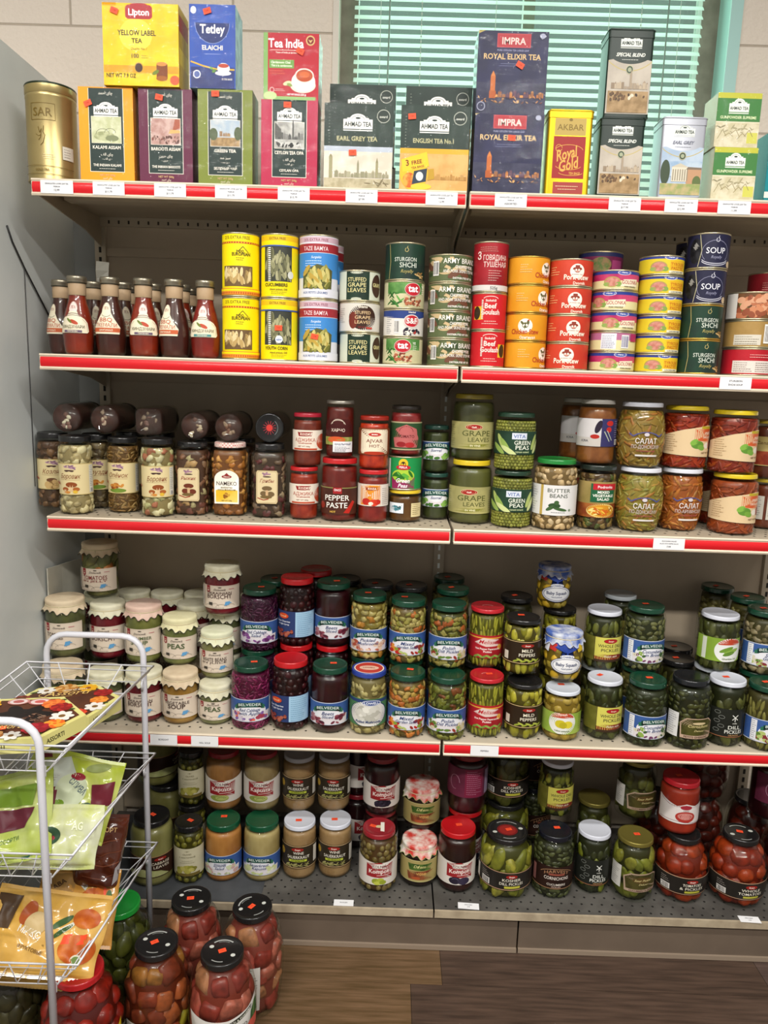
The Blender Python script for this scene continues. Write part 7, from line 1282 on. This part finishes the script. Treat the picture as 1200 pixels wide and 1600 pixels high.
# --- bottom deck
G5 = 'jars on the bottom deck'
jar('cabb', 238, 1387, Z5, None, G5, -.15); jar('olvL', 295.5, 1384, Z5, None, G5, 0)
Yb1 = jar('belA', 349.5, 1379, Z5, None, G5, 0); jar('belB', 409.5, 1379, Z5, None, G5, 0)
jar('wineL', 468, 1375, Z5, 'wine sauerkraut jar with a white lid, lower left of four', G5, 0); jar('wineL', 523.5, 1373, Z5, 'wine sauerkraut jar with a white lid, lower right of four', G5, 0)
jar('komG', 591, 1396, Z5, None, G5, 0); jar('jamL', 655, 1387, Z5, 'dark jam jar with a fruit-print cover, lower of two', G5, 0); jar('plum', 713.5, 1396, Z5, None, G5, 0)
jar('dillb', 790, 1408, Z5, None, G5, 0); jar('corn5', 864, 1405, Z5, None, G5, 0); jar('dillw5', 925.5, 1398, Z5, 'black-labelled dill pickles jar with a white lid on the bottom deck', G5, 0)
jar('goldL', 989, 1411, Z5, 'pickle jar with a dull gold lid and sticker, lower of two', G5, 0); jar('tomA', 1064, 1416, Z5, None, G5, 0); jar('tomB', 1152, 1424, Z5, None, G5, 0)
for k, px_, yb, hbk, lab, sup, sl in (
    ('olvU', 299, 1261, 'olvL', None, 'olvL', 'second-row olive jar under the shaded olive jar'),
    ('kapA', 349.5, 1267, 'belA', None, None, None), ('kapB', 409.5, 1268, 'belB', None, None, None),
    ('wineU', 467.5, 1268, 'wineL', 'wine sauerkraut jar, upper left of four', None, None), ('wineU', 522, 1268, 'wineL', 'wine sauerkraut jar, upper right of four', None, None),
    ('komB', 596.5, 1275, 'komG', None, 'komB', 'second-row black currant jar in deep shade, lower'),
    ('jamU', 659, 1297, 'jamL', 'dark jam jar with a fruit-print cover, upper of two', None, None),
    ('darkred', 730, 1273, 'plum', None, 'plum', 'second-row plum compote jar in deep shade'),
    ('dillbk', 793, 1262, 'dillb', None, 'dillb', 'second-row wide dill pickles jar in deep shade'),
    ('whdS', 868.5, 1278, 'corn5', 'jar of whole dill pickles with yellow label on the dark cornichon jar', None, None),
    ('goldU', 994, 1283, 'goldL', 'pickle jar with a dull gold lid, upper of two', None, None),
    ('redsauce', 1061, 1305, 'tomA', None, None, None)):
    hb = HGT[hbk]; z = Z5+hb+.0008; Y0 = at_z(px_, yb, z).y+RAD[k]*.88
    X = x_at(px_, Y0, z+HGT[k]/2); inst(k, (X, Y0, z), lab, G5, 0)
    if sup: inst(sup, (X, Y0+.002, Z5+.0003), sl, G5, .3)
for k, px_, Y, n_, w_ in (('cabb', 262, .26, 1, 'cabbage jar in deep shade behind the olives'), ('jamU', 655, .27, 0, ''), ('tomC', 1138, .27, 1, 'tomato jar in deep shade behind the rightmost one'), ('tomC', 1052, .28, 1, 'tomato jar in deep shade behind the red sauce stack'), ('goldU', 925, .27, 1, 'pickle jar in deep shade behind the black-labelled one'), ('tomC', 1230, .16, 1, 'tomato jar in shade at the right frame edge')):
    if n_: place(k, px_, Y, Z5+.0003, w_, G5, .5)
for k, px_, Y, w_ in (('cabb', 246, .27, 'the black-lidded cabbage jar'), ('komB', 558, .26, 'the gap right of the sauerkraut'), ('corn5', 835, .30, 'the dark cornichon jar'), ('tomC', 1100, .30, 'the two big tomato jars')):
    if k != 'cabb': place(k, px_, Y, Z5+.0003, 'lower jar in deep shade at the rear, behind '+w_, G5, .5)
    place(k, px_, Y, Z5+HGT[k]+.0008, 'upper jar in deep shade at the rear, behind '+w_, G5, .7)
place('darkred', 1205, .20, Z5+.172, 'upturned dark purple compote jar at the right edge, stacked in shade', G5, .3)
# --- floor jars
GF = 'large jars standing on the floor'
def fj(k, px_, yb, lab, dy=0, rot=0):
    Y = at_z(px_, yb, ZF).y+RAD[k]*.9+dy; place(k, px_, Y, ZF+.0003, lab, GF, rot)
def fl(k, x_lid, y_lid, lab, rot=0):
    """stand a floor jar so that its lid centre is where the photo shows it"""
    P = at_z(x_lid, y_lid, ZF+HGT[k]); inst(k, (P.x, P.y, ZF+.0003), lab, GF, rot)
fl('wmA', 344, 1485, 'watermelon jar with a white fruit label, front and nearest the camera', .05)
fl('wmB', 390, 1416, 'watermelon jar standing rightmost on the floor', .9)
fl('wmB', 297, 1419, 'watermelon jar tucked back under the deck edge, behind two others', .1)
fl('wmC', 240, 1490, 'watermelon jar with yellow green chunks, left of the labelled one', .2)
fl('greenbig', 186, 1409, None); fl('redbig', 124, 1512, None)
fl('darkbig', 10, 1490, None)
# settle: nothing stands inside its neighbour
BOXY = ('tea_box', 'tea_bag_box', 'tea_tin')
def rad(i): return ITEMS[i][1]*.972
IT = [i for i in range(len(ITEMS)) if not ITEMS[i][0].name.startswith(BOXY)]
for _ in range(40):
    for a in IT:
        oa, ra, ha = ITEMS[a]; ra *= .972; A = oa.location
        for b in IT:
            if b <= a: continue
            ob, rb, hb = ITEMS[b]; rb *= .972; B = ob.location
            if min(A.z+ha, B.z+hb)-max(A.z, B.z) < .003: continue
            dx, dy = B.x-A.x, B.y-A.y; d = math.hypot(dx, dy); need = ra+rb+.0004-d
            if need <= 0: continue
            if abs(dy) > .045:
                f = need*.7
                if dy > 0: B.y += f
                else: A.y += f
            else:
                ux, uy = (dx/d, dy/d) if d > 1e-5 else (1, 0)
                A.x -= ux*need*.5; B.x += ux*need*.5
                if uy > 0: B.y += uy*need*.5
                else: A.y -= uy*need*.5
        if A.z > -1.3:
            A.y = min(A.y, .378-ra); A.x = max(A.x, PX+.002+ra)
# ---------------------------------------------------------------- wire rack
wire = pm('#d6d6da', .3, coat=.5); post = pm('#d3d3da', .28, coat=.5)
rk = empty('wire_display_rack'); tag(rk, 'white wire display rack with three sloping baskets in the left foreground', 'display rack')
def uframe(xl, xr, Y, zt, xs=0):
    m = MB(); c = .045; pts = [(xl-xs, Y, ZF+.002), (xl, Y, zt-c)]
    pts += [(xl+c-c*cos(t), Y, zt-c+c*sin(t)) for t in (pi/10, pi/5, pi*.3, pi*.4, pi/2)]
    pts += [(xr-c+c*sin(t), Y, zt-c+c*cos(t)) for t in (0, pi/10, pi/5, pi*.3, pi*.4, pi/2)]+[(xr-xs, Y, ZF+.002)]
    m.tube(pts, .0068, post, 12); o = m.build('end_frame', rk)
    m = MB()
    for x in (xl-xs, xr-xs): m.tube([(x, Y, ZF), (x, Y, ZF+.012)], .009, pm('#9a9a9a', .5), 10)
    m.build('foot', o)
uframe(-.888, -.674, -.085, -.578); uframe(-.926, -.722, -.482, -.590, 0)
RIM = []
for zr in (-.640, -.846, -1.066):
    m = MB(); BR, FR, FL, BL = Vector((-.648, -.098)), Vector((-.680, -.468)), Vector((-.931, -.468)), Vector((-.927, -.098))
    cen = (BR+FR+FL+BL)/4
    def loop(t, dz):
        return [Vector((p.x+(cen.x-p.x)*.40*t, p.y+(cen.y-p.y)*.10*t, zr-dz)) for p in (BR, FR, FL, BL)]
    def pts_of(L_): return L_
    for t, dz, r_ in ((0, 0, .0024), (.14, .011, .0015), (.55, .034, .0014), (1, .058, .0020)):
        m.tube(loop(t, dz), r_, wire, 6, True)
    A, B = loop(0, 0), loop(1, .058)
    n = 5
    for i in range(n+1):
        s_ = i/n; m.tube([A[0].lerp(A[1], s_), B[0].lerp(B[1], s_), B[3].lerp(B[2], s_), A[3].lerp(A[2], s_)], .0013, wire, 5)
    for i in range(1, 4):
        s_ = i/4; m.tube([A[0].lerp(A[3], s_), B[0].lerp(B[3], s_), B[1].lerp(B[2], s_), A[1].lerp(A[2], s_)], .0013, wire, 5)
    b_ = m.build('basket', rk)
    m = MB()
    for x, y in ((-.722, -.482), (-.674, -.085), (-.926, -.482), (-.888, -.085)):
        s_ = 1 if y < -.3 else -1
        m.tube([(x, y+.007*s_, zr-.05), (x, y+.014*s_, zr-.058), (x, y+.016*s_, zr-.04), (x, y+.010*s_, zr-.035)], .0025, wire, 6)
    m.build('hook', b_)
# sweets boxes
def sweets(cx_, cy_, z0, rot, lab, art, th=.027, R=.118):
    r = empty('sweets_box'); r.location = (cx_, cy_, z0); r.rotation_euler = (0, 0, rot)
    m = MB(); P = [(R*cos(pi/3*q), R*.86*sin(pi/3*q)) for q in range(6)]; n = 6
    y_ = pic('#e2dc92', '#d8d184', 14)
    m.add([(x, y, z) for z in (0, th) for x, y in P], [(q, (q+1) % n, n+(q+1) % n, n+q) for q in range(n)]+[tuple(range(n))[::-1], tuple(range(n, 2*n))], y_, False)
    s = top(th)
    Q = [(x*1000*.90, y*1000*.90) for x, y in P]
    m.dec(s, [('p', Q, pic('#4c2a1c', '#5c3522', 20))]+art)
    def side(q):
        a, b = Vector(P[q]), Vector(P[(q+1) % 6]); d = (b-a).normalized(); nrm = Vector((d.y, -d.x)); c = (a+b)/2
        return lambda u, v, l: (c.x+d.x*u+nrm.x*l, c.y+d.y*u+nrm.y*l, v)
    for q in (4, 5): m.dec(side(q), [('t', -20, 10, 9, 'ASSORTI', '#4a4626', 40)])
    m.build('carton', r); tag(r, lab, 'sweets box', 'hexagonal sweets boxes in the top basket')
def rose(x, y, r, c1, c2, seed=1):
    rnd = random.Random(seed); o = []
    for q in range(9): t = 2*pi*q/9; o.append(('e', x+r*.6*cos(t), y+r*.55*sin(t), r*.5, r*.42, c1 if q % 2 else c2, t))
    return o+[('e', x, y, r*.4, r*.36, c2), ('e', x+1, y, r*.2, r*.18, c1)]
lf = lambda x, y, t: [('e', x, y, 9, 3.6, '#3f5424', t)]
def white(x, y, r): return flower(x, y, r, '#e6e2da', '#7c5a2c', 7)
artA = sum([lf(-60, 60, .3), lf(70, 40, 1), lf(80, -20, -.4), lf(-80, 10, .2), lf(30, -70, .2)], [])+rose(0, 70, 22, '#d9b070', '#b5762c')+flower(44, 62, 19, '#e3a81c', '#8c4a14', 9)+white(-38, 64, 18)+rose(76, 30, 18, '#a82424', '#8c1a1c', 3)+rose(70, -6, 17, '#d97424', '#e8943c', 4)+white(64, -38, 20)+rose(34, -60, 16, '#c93a24', '#e04a2c')+rose(-80, 30, 16, '#8c3a2c', '#6b2a20')+[('t', 6, 30, 22, 'Assorti', '#d9b46a', 90, 'i'), ('l', arc(-10, 38, 40, 16, .4, 5.4), 1.6, '#d9b46a'), ('t', 20, 52, 8, 'конфеты', '#e9dcc0', 46)]
artB = [('e', 0, 6, 46, 30, '#241c1a')]+[('e', 34*cos(t), 10+22*sin(t), 24, 13, '#1f1917', t) for t in (0, 1, 2, 3.1, 4.2, 5.2)]+blobs(6, 6, -20, 46, 14, 40, 4, 1.2, ['#8c6a54', '#3c2620', '#5c3c30', '#a8846c'])
artB += sum([lf(60, 70, .5), lf(84, 26, .2), lf(50, -74, .3), lf(-20, 84, 0)], [])+[('e', -20, 70, 20, 14, '#c98c84'), ('e', -20, 70, 16, 11, '#e0d0cc'), ('e', -20, 70, 10, 7, '#b5605c'), ('e', 20, 66, 21, 15, '#b5706c'), ('e', 20, 66, 17, 12, '#e0ccc8'), ('e', 20, 66, 10, 7, '#c9605c')]+rose(48, 54, 20, '#d9642c', '#e8843c', 5)+rose(66, 36, 19, '#b02a24', '#8c1f1f', 7)+white(76, -4, 21)+rose(70, -36, 18, '#e0621f', '#e89a34', 2)+rose(42, -52, 22, '#a8202c', '#8c1a24', 9)+flower(-70, 56, 22, '#e3b02a', '#8c5a14', 9)+white(8, -78, 17)+rose(-26, -74, 19, '#d9a060', '#b5702c', 8)+[('t', -8, -50, 20, 'Assorti', '#d9b46a', 60, 'i'), ('p', [(-34, -44), (-10, -38), (-8, -52), (-32, -58)], ORG)]
PA = at_z(98, 1098, -.672); PB = at_z(30, 1122, -.644)
sweets(PA.x, PA.y, -.6975, .30, 'hexagonal sweets box with white, yellow and red flowers, rear one', artA, R=.112)
sweets(PB.x, PB.y, -.6700, .18, 'hexagonal sweets box with dark chocolate centre and orange sticker, front one', artB, R=.118)
# bags
def bag(name, w_, h_, T, loc, rot, base, art, lab, cat, grp, seed=1, crimp=None, mat2=None):
    r = empty(name); m = MB(); w2, h2 = w_/2, h_/2
    def th(u, v):
        a = max(0, 1-(abs(u)/w2)**3.2); b = max(0, 1-(abs(v)/h2)**4)
        q = noise.noise(Vector((u*16, v*16, seed)))*.013+noise.noise(Vector((u*38, v*38, seed+4)))*.008-abs(noise.noise(Vector((u*24+v*9, v*14, seed+8))))*.014
        return T/2*(a*b)**.55+q*(a*b)**.3+.0006
    def edge(u, v): k = 1+.06*noise.noise(Vector((v*14, seed, 0))); return u*k, v*(1+.05*noise.noise(Vector((u*14, seed, 3))))
    N, K = 40, 40
    for sgn in (-1, 1):
        vs = []
        for j in range(K+1):
            for i in range(N+1):
                u, v = -w2+w_*i/N, -h2+h_*j/K; a, b = edge(u, v); vs.append((a, sgn*th(u, v), b))
        fs = [(j*(N+1)+i, j*(N+1)+i+1, (j+1)*(N+1)+i+1, (j+1)*(N+1)+i) for j in range(K) for i in range(N)]
        if sgn > 0: fs = [f[::-1] for f in fs]
        m.add(vs, fs, base)
    def s(u, v, l):
        u = max(-w2*.97, min(w2*.97, u)); v = max(-h2*.97, min(h2*.97, v)); a, b = edge(u, v); return (a, -th(u, v)-.0011-l, b)
    m.dec(s, art, .0006)
    m.build('pouch', r)
    c = MT(crimp or base)
    for v in (-h2, h2):
        m = MB(); vs = []; n = 60
        for i in range(n+1):
            u = -w2+w_*i/n; a, b = edge(u, v); y = .0012*(1 if i % 2 else -1)
            vs += [(a, y, b), (a*1.0, y, b+(.007 if v > 0 else -.007))]
        m.add(vs, [(2*i, 2*i+2, 2*i+3, 2*i+1) for i in range(n)], c)
        m.build('crimped_seal', r)
    r.location = loc; r.rotation_euler = rot; tag(r, lab, cat, grp)
def film(c1, c2): return pm(c1, .22, hex2=c2, scale=18, coat=.6)
GBg = 'candy bags in the wire baskets'
P = at_y(108, 1240, -.25)
bag('candy_bag', .185, .15, .045, (P.x, P.y, P.z), (-.75, .35, .25), film('#a9b83a', '#c0c86a'), [('p', [(-90, 40), (-20, 70), (10, 20), (-60, -10)], '#c9cfc6'), ('p', [(36, 20), (80, 40), (86, -6), (50, -30)], '#6b2430'), ('p', [(-70, 10), (-30, 26), (-20, -30), (-64, -40)], '#6f2433'), ('e', 0, 2, 30, 34, '#cfd8b8'), ('e', 6, 30, 14, 8, '#8c2433'), ('t', 8, 6, 12, 'СЛИВА', '#5a6a70', 40, 'b', 0, -.5), ('e', -14, -24, 10, 7, '#7ca02c'), ('e', 34, -26, 16, 9, '#2c4a30', .5), ('e', 20, -44, 18, 6, '#2c4a30', -.3), ('p', [(-90, 60), (-60, 74), (-54, 60), (-84, 48)], '#6f2433'), ('e', 40, 58, 26, 9, '#8f9a5c', .4)], 'lime green candy bag with maroon patches, on top in the middle basket', 'candy bag', GBg, 3)
P = at_y(12, 1278, -.36)
bag('candy_bag', .17, .15, .045, (P.x, P.y, P.z), (-.7, -.2, .1), film('#9fae44', '#bcc67a'), [('p', [(-20, 50), (60, 50), (56, 10), (-10, 16)], '#6f8c2c'), ('p', [(-10, 10), (60, 6), (40, -26), (-4, -30)], '#5f2430'), ('e', -40, 0, 22, 26, '#d0d8bc'), ('t', 10, -48, 7, 'АССОРТИ', '#4a6a2c', 40, 'i', 0, .2)], 'pale green candy bag with a dark red patch at the left of the middle basket', 'candy bag', GBg, 7)
P = at_y(66, 1322, -.40)
bag('candy_bag', .19, .10, .035, (P.x, P.y+.03, P.z), (-.55, 0, .05), film('#b9c06a', '#cdd0b0'), [('p', [(-90, 30), (-10, 40), (0, -30), (-90, -40)], '#cfcdd0'), ('t', -52, 14, 7, 'PRESTIGE', '#6a6a70', 34, 'b', 0, .9), ('e', 4, 2, 20, 16, '#2f4a34'), ('e', 10, -2, 5, 4, '#8c2433'), ('t', 52, 12, 14, 'AG', '#e9ecd0', 20), ('e', -60, -34, 16, 8, '#8c2433'), ('e', -30, -30, 14, 6, '#2c5a40', .6)], 'white and lime candy bag lying lowest at the front of the middle basket', 'candy bag', GBg, 12)
P = at_y(156, 1332, -.205)
bag('candy_bag', .096, .145, .055, (P.x, P.y, P.z), (-.30, .22, .35), film('#4c2216', '#5c2c1c'), [('l', [(-40, 30), (-10, 22), (30, 34)], 2.4, '#7c4630'), ('l', [(-40, 10), (0, 0), (40, 12)], 2.4, '#6f3c28'), ('l', [(-36, -14), (10, -22), (40, -10)], 2.4, '#7c4630'), ('l', [(-30, -40), (10, -48), (36, -36)], 2, '#6f3c28'), ('t', 8, 48, 9, 'ТОРТ', '#c9a06a', 34), ('p', [(34, -60), (45, -50), (45, -10), (34, -22)], '#b9b4b4')], 'dark brown waffle cake bag standing at the back of the lowest basket', 'cake bag', GBg, 5)
amber = film('#c98f3c', '#d9a85c')
P = at_y(120, 1418, -.27)
bag('sweets_pouch', .16, .14, .035, (P.x, P.y, P.z), (-.85, .25, .35), amber, [('p', [(-70, 60), (-10, 64), (-14, 10), (-60, 0)], '#a8814a'), ('t', -44, 34, 10, 'KABA', '#4a3424', 40, 'b', 0, .6), ('e', 30, 10, 30, 26, pic('#b5541c', '#c9702c', 40)), ('e', 46, 30, 16, 12, '#c96a28'), ('p', [(0, 40), (22, 52), (10, 30)], '#dcdcd0'), ('e', 14, 44, 12, 5, '#3f5c34', .6), ('p', [(44, 44), (54, 46), (52, 16), (42, 14)], ORG), ('e', 60, 22, 6, 12, '#4c6a34')], 'amber pouch of dried apricots with an orange sticker, rear one in the lowest basket', 'sweets pouch', GBg, 9)
P = at_y(72, 1458, -.36)
bag('sweets_pouch', .22, .14, .035, (P.x, P.y, P.z), (-.80, .18, .12), film('#cf9f44', '#dcb060'), [('p', [(-106, 60), (-60, 60), (-70, 0), (-104, 0)], '#4c3826'), ('e', -40, 30, 14, 22, '#a8542c', -.3), ('t', -30, -8, 12, 'МИКС', '#ece6d6', 44, 'b', 0, -.25), ('e', -20, 14, 22, 20, '#c9b080'), ('e', 26, 20, 22, 6, '#3f5c34', .7), ('e', 36, 10, 20, 5, '#dcdcd0', .7), ('e', 30, 4, 22, 4, '#3f5c34', .7), ('e', 70, 30, 26, 18, pic('#b5541c', '#c9702c', 40)), ('e', 68, -24, 36, 26, pic('#b5541c', '#cf7a34', 30)), ('e', 72, -42, 11, 10, '#d9d4bc'), ('e', 72, -42, 8, 7, '#6f8a4a'), ('p', [(36, -2), (52, 2), (50, -16), (34, -18)], ORG), ('p', [(66, 0), (80, 4), (78, -14), (64, -16)], ORG), ('t', -20, -34, 6, 'ФРУКТОВЫЕ', '#7c5a24', 50, 'b', 0, -.2)], 'golden pouch with pictured apricots and two orange stickers, front of the lowest basket', 'sweets pouch', GBg, 15)
P = at_y(48, 1508, -.40)
bag('sweets_pouch', .21, .09, .035, (P.x, P.y+.02, P.z), (-.55, .12, .05), film('#a8843c', '#8c6c30'), [('r', -70+q*9, -28, -66+q*9, 26, pic('#8c6a2c', '#c9a458', 40)) for q in range(15)], 'see-through brown pouch lying lowest in the bottom basket', 'sweets pouch', GBg, 21)
for k, o in PROTO.items():
    if k not in USED:
        for c in list(o.children): bpy.data.objects.remove(c)
        bpy.data.objects.remove(o)
